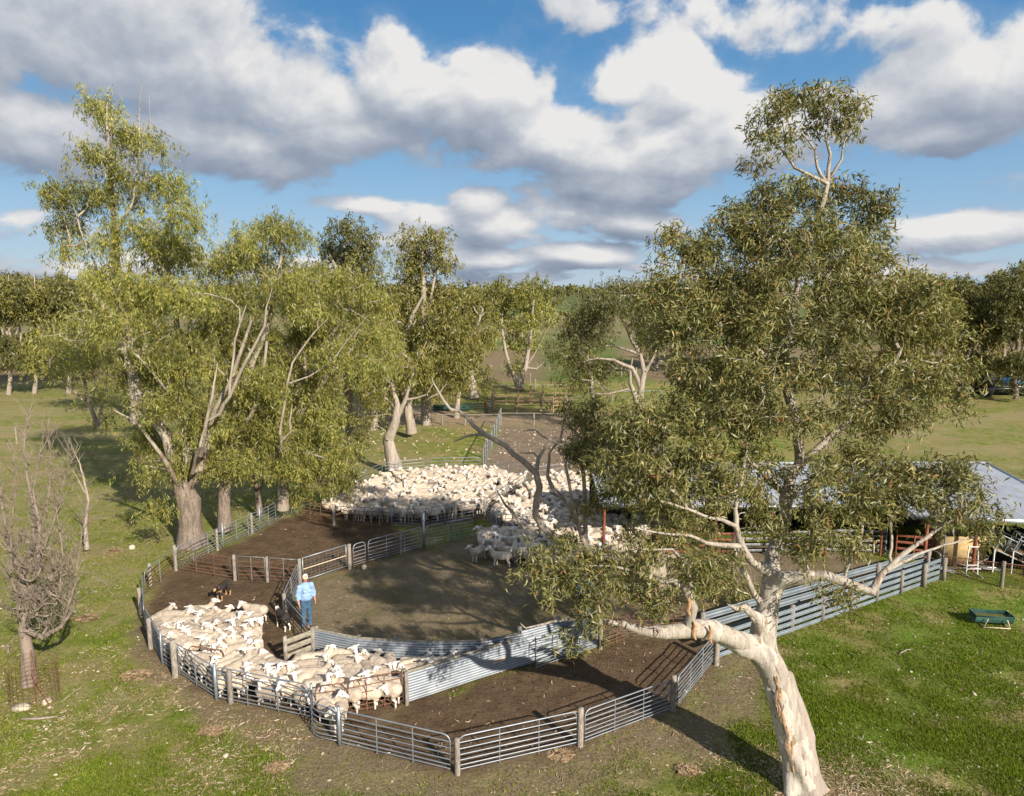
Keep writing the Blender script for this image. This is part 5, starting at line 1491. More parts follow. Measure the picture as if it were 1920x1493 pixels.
_out = [(1235, 450), (1370, 415), (1460, 350), (1600, 360), (1655, 420), (1655, 480), (1745, 550), (1790, 620), (1815, 710), (1770, 780), (1720, 850), (1600, 880), (1400, 880), (1250, 880), (1140, 860), (1140, 805), (1240, 720), (1220, 600), (1220, 500)]
_fr = np.random.default_rng(5); _n = 0
while _n < 16:
    fx_a, fy_a = _fr.uniform(1130, 1820), _fr.uniform(350, 900)
    if inpoly(np.array([fx_a]), np.array([fy_a]), _out)[0] and polydist(np.array([fx_a]), np.array([fy_a]), _out)[0] > 25:
        HL.append((fx_a, fy_a, _fr.uniform(34, 58), _fr.uniform(34, 52), _fr.uniform(14.6, 17.4))); _n += 1
hero, HTree = build_tree('hero_gum_tree', 'tall smooth barked gum with leaning cream trunk in the right foreground', None, HT, HL, 'leaf_hero', 'bark_limb', .4,
    cat='gum tree', npc=74, L=.16, W=.030, spread=(.145, .145, .12), dens=3.0, step=.22, alpha=.22, zmin=2.2, k=8, flare=.0, rt=.0045, wig=.16, droop=.55, windows=[([(1500, 875, 15.1), (1497, 800, 15.1), (1478, 745, 15.1)], 16), ([(1472, 730, 15.1), (1464, 690, 15.1), (1480, 640, 15.1), (1490, 580, 15.1), (1500, 520, 15.1)], 20), ([(1500, 868, 15.1), (1560, 815, 15.1)], 16), ([(1473, 975, 15), (1472, 935, 15), (1500, 870, 15)], 24), ([(1391, 1024, 14), (1323, 1018, 14), (1240, 1000, 14)], 18), ([(1409, 1053, 14), (1380, 987, 14), (1300, 960, 14)], 16), ([(1590, 790, 15), (1560, 815, 15)], 14), ([(1410, 650, 15), (1470, 700, 15)], 12), ([(1450, 1060, 14.4), (1448, 1110, 14.4)], 26)])
# lower trunk as one blended body
def cp(a, b_, ra, rb_): return ('C', tuple(Q(*a)), tuple(Q(*b_)), ra, rb_)
base = hero.location.copy()
prims = [cp((1512, 1482, 13.8), (1500, 1425, 13.8), .40, .33), cp((1500, 1425, 13.8), (1474, 1330, 13.9), .31, .28), cp((1474, 1330, 13.9), (1432, 1225, 14.0), .28, .31),
         cp((1516, 1478, 13.75), (1508, 1380, 13.95), .30, .26), cp((1508, 1380, 13.95), (1478, 1270, 14.1), .26, .17), cp((1492, 1470, 13.8), (1482, 1400, 13.75), .26, .24), cp((1482, 1400, 13.75), (1456, 1300, 13.8), .24, .27),
         cp((1432, 1225, 14.0), (1434, 1160, 14.1), .33, .26), cp((1434, 1160, 14.1), (1446, 1108, 14.2), .26, .22), cp((1446, 1108, 14.2), (1447, 1070, 14.45), .20, .18), cp((1446, 1108, 14.2), (1470, 1086, 14.0), .20, .175), cp((1470, 1086, 14.0), (1520, 1080, 13.7), .17, .145),
         cp((1447, 1070, 14.45), (1430, 1064, 14.1), .16, .11), cp((1430, 1064, 14.1), (1409, 1053, 13.9), .11, .10),
         cp((1430, 1222, 14.0), (1398, 1210, 13.8), .30, .26), cp((1398, 1210, 13.8), (1335, 1183, 13.5), .25, .22), cp((1335, 1183, 13.5), (1270, 1184, 13.35), .215, .18), cp((1340, 1180, 13.5), (1306, 1168, 13.42), .17, .10),
         cp((1436, 1190, 14.0), (1418, 1158, 13.8), .15, .105), cp((1418, 1158, 13.8), (1396, 1138, 13.6), .10, .085), cp((1545, 1482, 13.8), (1520, 1430, 13.85), .12, .10), cp((1480, 1488, 13.6), (1488, 1440, 13.75), .11, .14)]
prims = [('C', tuple(np.array(p[1]) - np.array(base)), tuple(np.array(p[2]) - np.array(base)), p[3] * .80, p[4] * .80) for p in prims]
def bdisp(P):
    z = P[..., 2]; an = np.arctan2(P[..., 1], P[..., 0] + z * .35)
    return .022 * np.sin(an * 5 + z * 1.3) * np.sin(z * 1.1 + 1) + .012 * np.sin(z * 6 + an * 3) + .008 * np.sin(P[..., 0] * 31 + P[..., 2] * 13) * np.sin(P[..., 1] * 27 + z * 9)
tv, tf = nets(prims, .05, .16, bdisp)
M['bark_grey'] = bark_mat('grey_fawn_bark', (.40, .335, .285), (.32, .265, .225), (.25, .19, .15), (.12, .09, .07), 1.5, .66)
fcs = tv[tf].mean(1); gi_ = [3, 4]; ot_ = [k_ for k_ in range(len(prims)) if k_ not in gi_ and k_ < 7]
gm2 = (np.minimum(*[s_caps(fcs, *prims[k_][1:]) for k_ in gi_]) < np.min([s_caps(fcs, *prims[k_][1:]) for k_ in ot_], axis=0) + .02 + .03 * np.sin(fcs[:, 2] * 7) + .02 * np.sin(fcs[:, 2] * 19))
o = obj('lower_trunk', mesh_np('lower_trunk', tv, tf, [M['bark_hero'], M['bark_grey']], midx=gm2.astype(int), smooth=True), hero); o['label'] = 'thick cream and grey forked lower trunk'
# peeling bark ribbons
def ribbon(parent, pts, w_, mat='bark_rough', name='bark_strip'):
    pts = [Vector(p) for p in pts]; V = []
    for k_, p_ in enumerate(pts):
        ww = w_ * (.5 + .8 * math.sin(math.pi * (k_ + .5) / len(pts))) * rng.uniform(.7, 1.3)
        off = Vector((ww, -.01, 0)); V += [p_ - off, p_ + Vector((0, -.035, 0)), p_ + off]
    F = []
    for k_ in range(len(pts) - 1):
        for j in (0, 1): F.append([k_ * 3 + j, k_ * 3 + j + 1, k_ * 3 + j + 4, k_ * 3 + j + 3])
    obj(name, mesh_np(name, [list(v_ - parent.location) for v_ in V], np.array(F), [M[mat]]), parent)
M['bark_orange'] = mottled('orange_bark', (.36, .17, .07), (.50, .34, .20), 22, .85, 0, .6, .02)
rp = [(1455, 1268), (1461, 1290), (1458, 1312), (1464, 1335), (1470, 1360), (1474, 1385), (1482, 1410), (1488, 1440)]
for k_ in range(len(rp) - 1):
    for j in range(2):
        a_ = Vector(Q(rp[k_][0] + rng.uniform(-4, 4), rp[k_][1], 13.53 + .02 * j)); b2 = Vector(Q(rp[k_ + 1][0] + rng.uniform(-4, 4), rp[k_ + 1][1] + 8, 13.53)); mid = a_.lerp(b2, .5) + Vector((rng.uniform(-.05, .05), -.03, 0))
        ribbon(hero, [a_, a_.lerp(mid, .5), mid, mid.lerp(b2, .5), b2], .028, 'bark_orange' if (k_ + j) % 2 else 'bark_rough')
for (x, y, Y) in [(1300, 1165, 13.25), (1330, 1172, 13.25), (1290, 1120, 13.05)]:
    a_ = Vector(Q(x, y, Y)); ribbon(hero, [a_, a_ + Vector((.04, -.02, -.12)), a_ + Vector((.0, -.03, -.25)), a_ + Vector((.05, -.02, -.38))], .03, 'bark_orange')

# ---- second tree with the long dead limb ------------------------------
T2 = [
 [(1240, 1128, 22.5, .26), (1236, 1060, 22.5, .22), (1232, 1000, 22.5, .19), (1228, 930, 22.6, .15), (1215, 860, 22.7, .11), (1200, 800, 22.7, .08)],
 [(1236, 1075, 22.5, 0.148), (1180, 1052, 22, 0.133), (1100, 1035, 21.6, 0.126), (1044, 1009, 21.3, 0.122), (1017, 990, 21.2, 0.118), (1004, 967, 21.2, 0.115), (1006, 940, 21.2, 0.111), (1012, 915, 21.2, 0.107), (1005, 888, 21.2, 0.104), (980, 864, 21.2, 0.092), (962, 852, 21.2, 0.089), (950, 837, 21.2, 0.081), (934, 829, 21.2, 0.078), (911, 816, 21.2, 0.074), (888, 799, 21.2, 0.067), (879, 786, 21.2, 0.063), (861, 771, 21.2, 0.059), (845, 768, 21.2, 0.052), (832, 752, 21.2, 0.044), (824, 738, 21.2, 0.037), (815, 722, 21.2, 0.026), (811, 716, 21.2, 0.022), (810, 708, 21.2, 0.015)],
 [(1005, 888, 21.2, 0.074), (1010, 859, 21.2, 0.063), (1022, 840, 21.2, 0.056), (1035, 827, 21.2, 0.044), (1046, 819, 21.2, 0.022)],
 [(1028, 833, 21.2, 0.037), (1014, 816, 21.1, 0.033), (1005, 807, 21.1, 0.026), (992, 806, 21.1, 0.021), (982, 809, 21.1, 0.011)],
 [(1010, 855, 21.2, .05), (1000, 849, 21.2, .03), (988, 850, 21.2, .025), (975, 849, 21.2, .015)],
 [(1035, 829, 21.2, .05), (1047, 833, 21.2, .035), (1058, 836, 21.2, .02)],
 [(911, 816, 21.2, .05), (892, 815, 21.2, .045), (875, 818, 21.2, .035), (862, 824, 21.2, .025), (849, 829, 21.2, .015)],
 [(878, 817, 21.2, .03), (870, 812, 21.2, .015)],
 [(824, 738, 21.2, .035), (812, 743, 21.2, .025), (802, 748, 21.2, .012)], [(824, 736, 21.2, .03), (831, 727, 21.2, .02), (837, 721, 21.2, .012)],
 [(1100, 1035, 21.6, 0.089), (1085, 985, 21.8, 0.081), (1062, 941, 21.8, 0.074), (1035, 915, 21.8, 0.067), (1027, 893, 21.8, 0.059), (1030, 850, 21.8, 0.044), (1052, 820, 21.8, 0.037)],
 [(1100, 1035, 21.6, 0.089), (1098, 990, 21.9, 0.081), (1097, 940, 22, 0.074), (1095, 900, 22, 0.067), (1085, 850, 22, 0.052)],
 [(1085, 985, 21.8, 0.067), (1075, 950, 21.4, 0.059), (1068, 910, 21.3, 0.052), (1060, 870, 21.3, 0.044)],
 [(1052, 820, 21.8, .045), (1056, 790, 21.8, .035), (1066, 772, 21.8, .025), (1072, 750, 21.8, .02)],
 [(1056, 792, 21.8, .04), (1080, 810, 21.8, .04), (1100, 835, 21.8, .03)],
 [(990, 1003, 21.2, .06), (965, 965, 21.2, .055), (948, 948, 21.2, .045), (932, 920, 21.2, .02)],
]
T2L = [(1090, 770, 30, 30, 21.8), (1120, 800, 46, 30, 22), (1075, 840, 30, 24, 21.8), (1150, 850, 50, 36, 22.4), (1110, 870, 36, 26, 21.5), (1190, 800, 50, 40, 22.8), (1210, 880, 50, 40, 22.6), (1160, 930, 46, 30, 22.2), (1100, 950, 20, 18, 21.6), (1240, 940, 40, 34, 22.4), (1250, 1010, 36, 30, 22), (1180, 1000, 22, 20, 21.8), (1060, 1010, 26, 14, 21.2), (1290, 1000, 50, 40, 22.6), (1330, 1060, 46, 34, 22.4), (1300, 1100, 50, 26, 22.2), (1400, 1110, 40, 26, 22.5)]
T2T, _ = build_tree('dead_limbed_gum_tree', 'smaller gum with a long bare dead limb reaching left over the sheep', None, T2, T2L, 'leaf_hero', 'bark_dead', .22, cat='gum tree', npc=80, L=.18, W=.04, spread=(.22, .22, .16), dens=3.0, step=.3, zmin=1.8, rt=.006, wig=.14)

LW1 = [([(385, 830, 27), (401, 740, 27)], 16), ([(358, 900, 27.6), (380, 830, 27)], 16), ([(430, 745, 26.8), (462, 675, 26.7), (499, 580, 26.7)], 14), ([(440, 640, 26.8), (462, 571, 26.8)], 10), ([(300, 716, 27), (231, 641, 27)], 14), ([(525, 814, 29.3), (548, 681, 29), (612, 600, 29)], 13), ([(620, 680, 29), (687, 594, 29)], 11), ([(545, 830, 29.6), (548, 760, 29)], 12), ([(245, 690, 28.4), (238, 620, 28.3)], 12)]
# ---- left clump --------------------------------------------------------
def LB(lst, Y, dY=2.0, seed=1):
    r_ = np.random.default_rng(seed); return [(a, b_, c, d, Y + r_.uniform(-dY, dY)) for (a, b_, c, d) in lst]
gl = 'big gums standing left of the sheep yards'
KW = dict(leaf='leaf_yel', cat='gum tree', L=.20, W=.036, spread=(.27, .27, .2), strands=11, strand_len=.55, npc=154, step=.5, rt=.011, droop=.85)
build_tree('gum_tree', 'tallest left gum with massive rough trunk and twiggy spire top', None, [
  [(360, 1028, 28.4, .60), (357, 985, 28.4, .47), (354, 940, 28.4, .48), (345, 920, 28.4, .40), (330, 880, 28.4, .24), (312, 820, 28.3, .19), (262, 745, 28.3, .22), (245, 690, 28.3, .2), (238, 620, 28.2, .17), (224, 540, 28.2, .15), (214, 440, 28, .12), (208, 330, 28, .08), (200, 230, 28, .04), (203, 160, 28, .012)],
  [(356, 925, 28.4, 0.223), (375, 880, 28.3, 0.161), (392, 820, 28, 0.124), (402, 770, 27.8, 0.105), (430, 720, 27.6, 0.093), (455, 650, 27.4, 0.074), (472, 600, 27.3, 0.050)],
  [(352, 900, 28.4, .25), (352, 820, 28.5, .20), (345, 740, 28.6, .16), (335, 640, 28.7, .12), (325, 540, 28.7, .08), (300, 450, 28.6, .06)],
  [(224, 540, 28.2, .09), (170, 560, 28, .05), (180, 500, 28, .045), (150, 430, 28, .03)],
  [(214, 440, 28, .07), (250, 380, 28, .05), (262, 280, 28, .03), (262, 200, 28, .016), (268, 150, 28, .006)],
  [(250, 380, 28, .04), (285, 300, 28, .02), (280, 180, 28, .007)], [(208, 330, 28, .03), (175, 260, 28, .02), (172, 160, 28, .006)],
  [(375, 870, 27.6, 0.099), (385, 800, 26.9, 0.074), (398, 745, 26.7, 0.062), (401, 720, 26.7, 0.043), (408, 680, 26.8, 0.025)], [(358, 900, 27.8, 0.093), (366, 860, 27.2, 0.068), (375, 837, 27, 0.062), (388, 790, 26.9, 0.050)],
  [(401, 790, 27, 0.087), (430, 745, 26.6, 0.074), (462, 675, 26.5, 0.068), (496, 612, 26.5, 0.050), (499, 577, 26.5, 0.031), (510, 540, 26.6, 0.012)], [(430, 745, 26.6, 0.050), (440, 640, 26.6, 0.043), (450, 606, 26.6, 0.037), (462, 571, 26.6, 0.019)],
  [(330, 760, 27.4, 0.062), (300, 716, 26.8, 0.050), (262, 672, 26.6, 0.037), (231, 641, 26.5, 0.019)],
  [(345, 925, 28.4, .15), (300, 850, 27.2, .08), (255, 790, 26.8, .05), (215, 770, 26.6, .03)],
  ], LB([(200, 205, 30, 28), (215, 235, 26, 22), (175, 290, 30, 36), (250, 262, 34, 24), (290, 265, 20, 22), (110, 345, 30, 28), (150, 370, 42, 36), (232, 345, 50, 36), (310, 350, 40, 34), (335, 400, 34, 36), (118, 420, 28, 26), (130, 470, 30, 16), (255, 440, 70, 40), (330, 470, 62, 44), (210, 520, 46, 34), (285, 540, 60, 46), (350, 560, 50, 46), (230, 600, 56, 36), (310, 640, 66, 44), (360, 690, 46, 46), (250, 690, 48, 40), (320, 750, 56, 44), (380, 800, 46, 46), (300, 830, 34, 34), (270, 800, 28, 22), (410, 870, 40, 36), (360, 860, 28, 30), (275, 880, 20, 26), (310, 940, 22, 20), (440, 850, 36, 40)], 28.2, 1.8), bark='bark_rough', bark2='bark_pale', R0=.6, dens=1.25, windows=LW1, **KW)
build_tree('gum_tree', 'second left gum with straight brown trunk just right of the massive one', None, [
  [(422, 995, 29.8, .30), (420, 950, 29.8, .27), (424, 900, 29.8, .24), (430, 830, 29.8, .2), (440, 760, 29.7, .17), (470, 690, 29.6, .13), (500, 620, 29.6, .11), (520, 530, 29.6, .08), (530, 450, 29.6, .04)],
  [(430, 830, 29.8, .14), (470, 780, 29, .10), (490, 720, 28.6, .08), (500, 640, 28.4, .06)],
  [(440, 760, 29.7, .1), (415, 650, 30, .08), (410, 560, 30, .05), (412, 440, 30, .02), (420, 395, 30, .006)]],
  LB([(440, 470, 36, 34), (500, 425, 46, 26), (545, 445, 34, 36), (470, 450, 40, 24), (400, 500, 30, 30), (500, 500, 60, 40), (440, 560, 60, 44), (540, 530, 36, 36), (400, 620, 46, 40), (480, 640, 60, 44), (430, 700, 50, 40), (500, 720, 50, 44), (460, 790, 46, 44), (520, 800, 44, 44), (480, 870, 34, 34)], 29.8, 1.8, 2), bark='bark_rough', bark2='bark_pale', R0=.3, dens=1.15, windows=LW1, **KW)
build_tree('gum_tree', 'slender twin stemmed gum third from left along the yard fence', None, [
  [(487, 966, 32, .15), (484, 930, 32, .13), (476, 900, 32, .10), (470, 850, 32, .08), (465, 760, 32, .06)],
  [(484, 930, 32, .10), (494, 890, 32, .08), (505, 840, 32, .06), (520, 760, 32, .05)]],
  LB([(480, 820, 36, 40), (520, 760, 36, 40), (450, 740, 36, 36)], 32, 1, 3), bark='bark_rough', R0=.15, dens=1.0, **KW)
build_tree('gum_tree', 'bright yellow green gum with weeping foliage hanging over the fence corner', None, [
  [(530, 955, 31.5, .26), (532, 900, 31.5, .22), (540, 850, 31.4, .19), (556, 790, 31.2, .16), (575, 720, 31, .13), (600, 660, 31, .1), (640, 600, 31, .07), (665, 560, 31, .04)],
  [(556, 790, 31.2, .12), (590, 740, 30.4, .08), (625, 690, 30, .06), (665, 650, 30, .04)],
  [(575, 720, 31, .1), (565, 640, 31.5, .08), (580, 560, 31.6, .05)],
  [(528, 860, 30, 0.074), (525, 814, 29, 0.062), (535, 740, 28.8, 0.056), (548, 681, 28.7, 0.050), (580, 635, 28.7, 0.037), (612, 600, 28.7, 0.019)], [(560, 720, 28.8, 0.037), (620, 680, 28.8, 0.037), (641, 652, 28.8, 0.031), (687, 594, 28.8, 0.012)],
  [(545, 830, 29.4, 0.050), (543, 790, 29, 0.043), (548, 760, 28.9, 0.031)],
  [(535, 880, 31.4, .1), (500, 895, 30.5, .07), (470, 885, 30, .06), (450, 880, 30, .04)],
  [(540, 850, 31.4, .1), (580, 850, 30, .07), (610, 860, 29.3, .04)]],
  LB([(600, 520, 50, 30), (655, 530, 46, 32), (700, 565, 34, 30), (560, 570, 50, 36), (630, 590, 60, 40), (690, 620, 40, 36), (570, 640, 50, 44), (640, 660, 46, 34), (545, 700, 44, 40), (600, 730, 40, 36), (560, 770, 50, 40), (610, 800, 46, 44), (580, 850, 50, 44), (630, 850, 40, 40), (605, 890, 40, 34), (540, 870, 36, 34), (650, 890, 24, 24), (560, 920, 26, 18), (700, 680, 26, 26)], 30.8, 1.6, 4), bark='bark_pale', R0=.26, dens=1.25, windows=LW1, **KW)
build_tree('leaning_gum_tree', 'pale leaning gum behind the left clump with long bare white branches', None, [
  [(512, 900, 36, .22), (525, 830, 36, .18), (560, 740, 36, .14), (600, 670, 36, .10), (640, 625, 36, .07), (690, 570, 36, .03)],
  [(525, 830, 36, .12), (545, 740, 36, .09), (590, 640, 36, .05), (620, 560, 36, .02)],
  [(560, 740, 36, .10), (620, 700, 36, .07), (680, 640, 36, .04), (720, 610, 36, .015)]], LB([(680, 600, 40, 34), (720, 630, 30, 30), (640, 560, 40, 30), (710, 690, 26, 26)], 36, 1, 5), bark='bark_pale', R0=.22, dens=.9, **KW)
build_tree('gum_tree', 'paler gum far left behind the tallest one with two thick fawn stems', None, [
  [(262, 792, 56, .65), (255, 740, 56, .55), (247, 690, 56, .48), (230, 640, 56, .3), (200, 580, 56, .2), (150, 520, 56, .12)], [(250, 720, 56, .3), (270, 660, 56, .25), (275, 600, 56, .15)]],
  LB([(150, 600, 46, 26), (200, 590, 40, 30), (170, 640, 40, 26), (240, 560, 40, 30), (120, 650, 34, 24), (280, 620, 30, 30)], 55, 3, 6), leaf='leaf_yel', bark='bark_pale', R0=.6, cat='gum tree', L=.34, W=.08, spread=(.6, .6, .4), strands=6, strand_len=1.1, npc=54, dens=.45, step=.9, rt=.02, droop=1)
build_tree('sapling', 'light green multi stemmed sapling leaning left on the far left paddock', None, [
  [(182, 800, 40, .13), (165, 750, 40, .1), (155, 700, 40, .08), (140, 640, 40, .04)], [(182, 800, 40, .1), (196, 740, 40, .07), (200, 690, 40, .05)], [(170, 765, 40, .06), (140, 735, 40, .05), (105, 700, 40, .03)]],
  LB([(105, 640, 34, 30), (150, 625, 44, 30), (95, 690, 26, 26), (140, 690, 40, 32), (190, 670, 40, 34), (215, 720, 28, 22), (185, 740, 26, 18), (210, 780, 26, 16)], 40, 1.5, 7), leaf='leaf_yel', bark='bark_pale', R0=.15, cat='sapling', L=.24, W=.05, spread=(.4, .4, .3), strands=6, strand_len=.8, npc=60, dens=.9, step=.6, rt=.012)

# ---- middle trees -------------------------------------------------------
KM = dict(cat='gum tree', spread=(.5, .5, .4), strands=6, strand_len=.7, npc=72, step=.8, rt=.015, droop=.8)
def mids(name, label, px_, py_, Y, r, tops, lobes, leaf='leaf_mid', bark='bark_pale', L=.32, W=.085, dens=.8, **kw):
    K = dict(KM); K.update(kw)
    trunk = [[(px_, py_, Y, r)] + [(a, b_, Y + dy, rr) for (a, b_, dy, rr) in tops[0]]]
    for t in tops[1:]: trunk.append([(a, b_, Y + dy, rr) for (a, b_, dy, rr) in t])
    return build_tree(name, label, None, trunk, lobes, leaf=leaf, bark=bark, R0=r, L=L, W=W, dens=dens, **K)
gm_ = 'gums in the middle distance'
mids('gum_tree', 'round topped dark gum rising behind the left clump', 652, 815, 52, .4, [[(652, 720, 0, .35), (655, 600, 0, .25), (655, 480, 0, .15), (655, 430, 0, .06)], [(655, 560, 0, .2), (620, 480, 0, .1)], [(655, 540, 0, .2), (690, 480, 0, .1)]],
     LB([(650, 435, 36, 26), (622, 465, 26, 22), (682, 465, 30, 24), (610, 500, 14, 16), (660, 490, 40, 24), (705, 510, 18, 22), (650, 540, 40, 30), (700, 560, 20, 30)], 52, 1.5, 8), leaf='leaf_dark')
mids('gum_tree', 'tall narrow gum with split top behind the middle gums', 800, 798, 55, .4, [[(800, 720, 0, .33), (795, 600, 0, .24), (793, 500, 0, .15), (790, 440, 0, .06)], [(795, 620, 0, .15), (815, 520, 0, .1), (825, 450, 0, .05)]],
     LB([(770, 455, 24, 26), (815, 450, 24, 26), (760, 490, 22, 20), (835, 490, 20, 20), (795, 480, 30, 26), (770, 540, 36, 30), (830, 550, 34, 30), (800, 590, 50, 36)], 55, 1.5, 9))
mids('gum_tree', 'broad olive gum with several white stems right of the left clump', 772, 812, 50, .36, [[(765, 760, 0, .3), (745, 690, 0, .2), (770, 600, 0, .15), (800, 540, 0, .07)], [(765, 760, 0, .18), (790, 690, 0, .14), (810, 620, 0, .1)]],
     LB([(750, 560, 40, 30), (830, 600, 36, 30), (760, 620, 46, 36), (820, 660, 44, 34), (850, 640, 26, 30), (770, 690, 46, 32), (720, 600, 30, 40), (850, 700, 30, 24), (730, 670, 34, 34), (800, 720, 44, 22), (750, 730, 36, 20), (700, 640, 26, 36), (700, 720, 26, 26)], 50, 2, 10))
mids('gum_tree', 'straight brown trunked gum at the end of the dirt track', 797, 800, 55.5, .40, [[(797, 740, 0, .34), (800, 680, 0, .2), (805, 620, 0, .1)]], LB([(800, 690, 30, 20), (780, 650, 30, 26), (830, 660, 24, 24)], 55.5, 1, 11))
mids('gum_tree', 'thick white gum trunk bending left beside the mob fence', 742, 884, 40, .44, [[(733, 850, 0, .36), (728, 825, 0, .33), (742, 790, 0, .26), (745, 760, 0, .18), (735, 720, 0, .1), (700, 690, 0, .04)], [(742, 790, 0, .16), (760, 750, 0, .12), (775, 700, 0, .07), (800, 640, 0, .03)], [(745, 770, 0, .1), (720, 745, 0, .07), (745, 700, 0, .03)], [(760, 752, 0, .07), (800, 740, 0, .04), (815, 715, 0, .02)]],
     LB([(700, 740, 30, 26), (730, 700, 34, 26), (770, 680, 34, 26), (680, 790, 22, 26), (720, 660, 26, 22)], 40, 1.2, 12), L=.24, W=.055, dens=.9)
mids('gum_tree', 'leaning white trunked gum just left of the cattle yard', 890, 746, 68, .5, [[(884, 715, 0, .4), (880, 690, 0, .3), (886, 640, 0, .2), (905, 580, 0, .1)], [(884, 715, 0, .2), (862, 660, 0, .1)]],
     LB([(860, 570, 40, 26), (900, 580, 34, 26), (850, 620, 40, 28), (905, 630, 24, 24), (870, 660, 34, 22), (895, 690, 24, 16), (905, 720, 16, 12), (845, 660, 24, 24), (830, 590, 26, 30)], 68, 2, 13), L=.34, W=.09, dens=.55)
mids('gum_tree', 'spreading golden topped gum with forked trunk behind the cattle yard', 974, 730, 74, .45, [[(976, 712, 0, .38), (985, 690, 0, .26), (992, 650, 0, .18), (998, 600, 0, .15), (1000, 550, 0, .06)], [(973, 722, 0, .35), (958, 695, 0, .22), (948, 660, 0, .16), (940, 610, 0, .12), (945, 560, 0, .05)], [(985, 695, 0, .15), (1005, 692, 0, .1), (1022, 678, 0, .05)], [(985, 692, 0, .12), (1010, 650, 0, .05), (1030, 610, 0, .02)]],
     LB([(915, 550, 26, 16), (950, 535, 32, 14), (1000, 535, 30, 14), (1030, 560, 20, 18), (925, 575, 26, 18), (970, 560, 34, 20), (1005, 575, 30, 20), (945, 600, 26, 18), (985, 605, 28, 18), (1020, 595, 16, 14), (965, 640, 22, 14), (920, 640, 14, 16), (970, 680, 16, 14), (1000, 640, 20, 14)], 74, 3, 14), leaf='leaf_yel', L=.36, W=.10, dens=.55)
mids('gum_tree', 'dark leaved gum with silver limbs left of the big crown', 1203, 812, 52, .30, [[(1200, 760, 0, .25), (1202, 730, 0, .24), (1208, 700, 0, .2), (1200, 665, 0, .14), (1186, 640, 0, .16), (1175, 615, 0, .1), (1160, 580, 0, .06)], [(1203, 725, 0, .2), (1185, 690, 0, .15), (1150, 675, 0, .12), (1120, 672, 0, .08), (1080, 680, 0, .03)], [(1208, 700, 0, .15), (1225, 670, 0, .1), (1235, 640, 0, .05)], [(1200, 665, 0, .12), (1150, 648, 0, .08), (1110, 650, 0, .04)], [(1200, 770, 0, .3), (1190, 740, 0, .2), (1182, 720, 0, .14), (1186, 670, 0, .06)]],
     LB([(1150, 540, 36, 22), (1190, 545, 30, 26), (1110, 565, 30, 22), (1150, 580, 40, 26), (1100, 600, 34, 24), (1205, 600, 24, 30), (1075, 630, 30, 22), (1120, 630, 34, 18), (1060, 665, 28, 20), (1095, 690, 40, 22), (1140, 690, 34, 16), (1080, 720, 30, 16), (1120, 735, 30, 14), (1230, 560, 20, 34), (1040, 640, 12, 14)], 52, 2, 15), leaf='leaf_dark', L=.26, W=.06, dens=1.0)
mids('white_barked_tree', 'slim white barked tree between cattle yard and the big crown', 1112, 748, 64, .25, [[(1108, 710, 0, .2), (1102, 670, 0, .12), (1100, 630, 0, .05)]], LB([(1090, 660, 26, 20), (1115, 690, 22, 16), (1090, 620, 26, 22), (1065, 600, 20, 18)], 66, 1.5, 16), L=.3, W=.08, dens=.6)

for (px_, yb, Y, w_, top, bot, seed, lf, lab) in [(600, 800, 47, 50, 560, 780, 61, 'leaf_mid', 'shaggy gum filling the gap behind the weeping yellow gum'), (700, 806, 47, 50, 580, 770, 62, 'leaf_yel', 'shaggy yellowish gum right of the left clump'),
     (855, 792, 58, 44, 560, 750, 63, 'leaf_mid', 'leafy gum low branched beside the leaning white trunk'), (470, 800, 46, 60, 560, 800, 64, 'leaf_mid', 'dark leafed gum behind the middle of the left clump'), (300, 800, 46, 50, 620, 780, 65, 'leaf_dark', 'dark leafed gum behind the massive left trunk')]:
    mids('gum_tree', lab, px_, yb, Y, .25, [[(px_ + 5, yb - 60, 0, .2), (px_ - 5, top + 80, 0, .1), (px_, top + 30, 0, .04)], [(px_ + 4, yb - 50, 0, .1), (px_ + 28, top + 90, 0, .05)]],
         auto_lobes(px_, (top + bot) / 2, w_, (bot - top) / 2, Y, 22, seed=seed), leaf=lf, L=.28, W=.075, dens=.75)
# right background row
for (px_, w_, top, seed, lab) in [(1745, 60, 480, 21, 'far right row gum partly behind the big crown'), (1806, 46, 500, 22, 'narrow gum in the far right row'), (1850, 62, 470, 23, 'tallest gum in the far right row'), (1905, 50, 490, 24, 'gum at the right frame edge in the far row'), (1690, 55, 500, 25, 'far right row gum seen through the big crown leaves'), (1960, 60, 480, 26, 'gum leaning in from beyond the right frame edge')]:
    Y = 66 + (seed % 3) * 3; yb = 746 - (Y - 68) * .9
    mids('gum_tree', lab, px_, yb, Y, .28, [[(px_ - 3, 700, 0, .22), (px_ + 5, 620, 0, .2), (px_, 540, 0, .1)], [(px_, 690, 0, .18), (px_ + 25, 620, 0, .12), (px_ + 30, 560, 0, .05)], [(px_, 670, 0, .15), (px_ - 28, 600, 0, .08)]],
         auto_lobes(px_, (top + 660) / 2, w_ * 1.12, (660 - top) / 2, Y, 20, seed=seed) + auto_lobes(px_ + 5, 685, w_ * .9, 36, Y, 8, seed=seed + 50), leaf='leaf_mid' if seed % 2 else 'leaf_dark', bark='bark_rough', L=.36, W=.10, dens=.75)
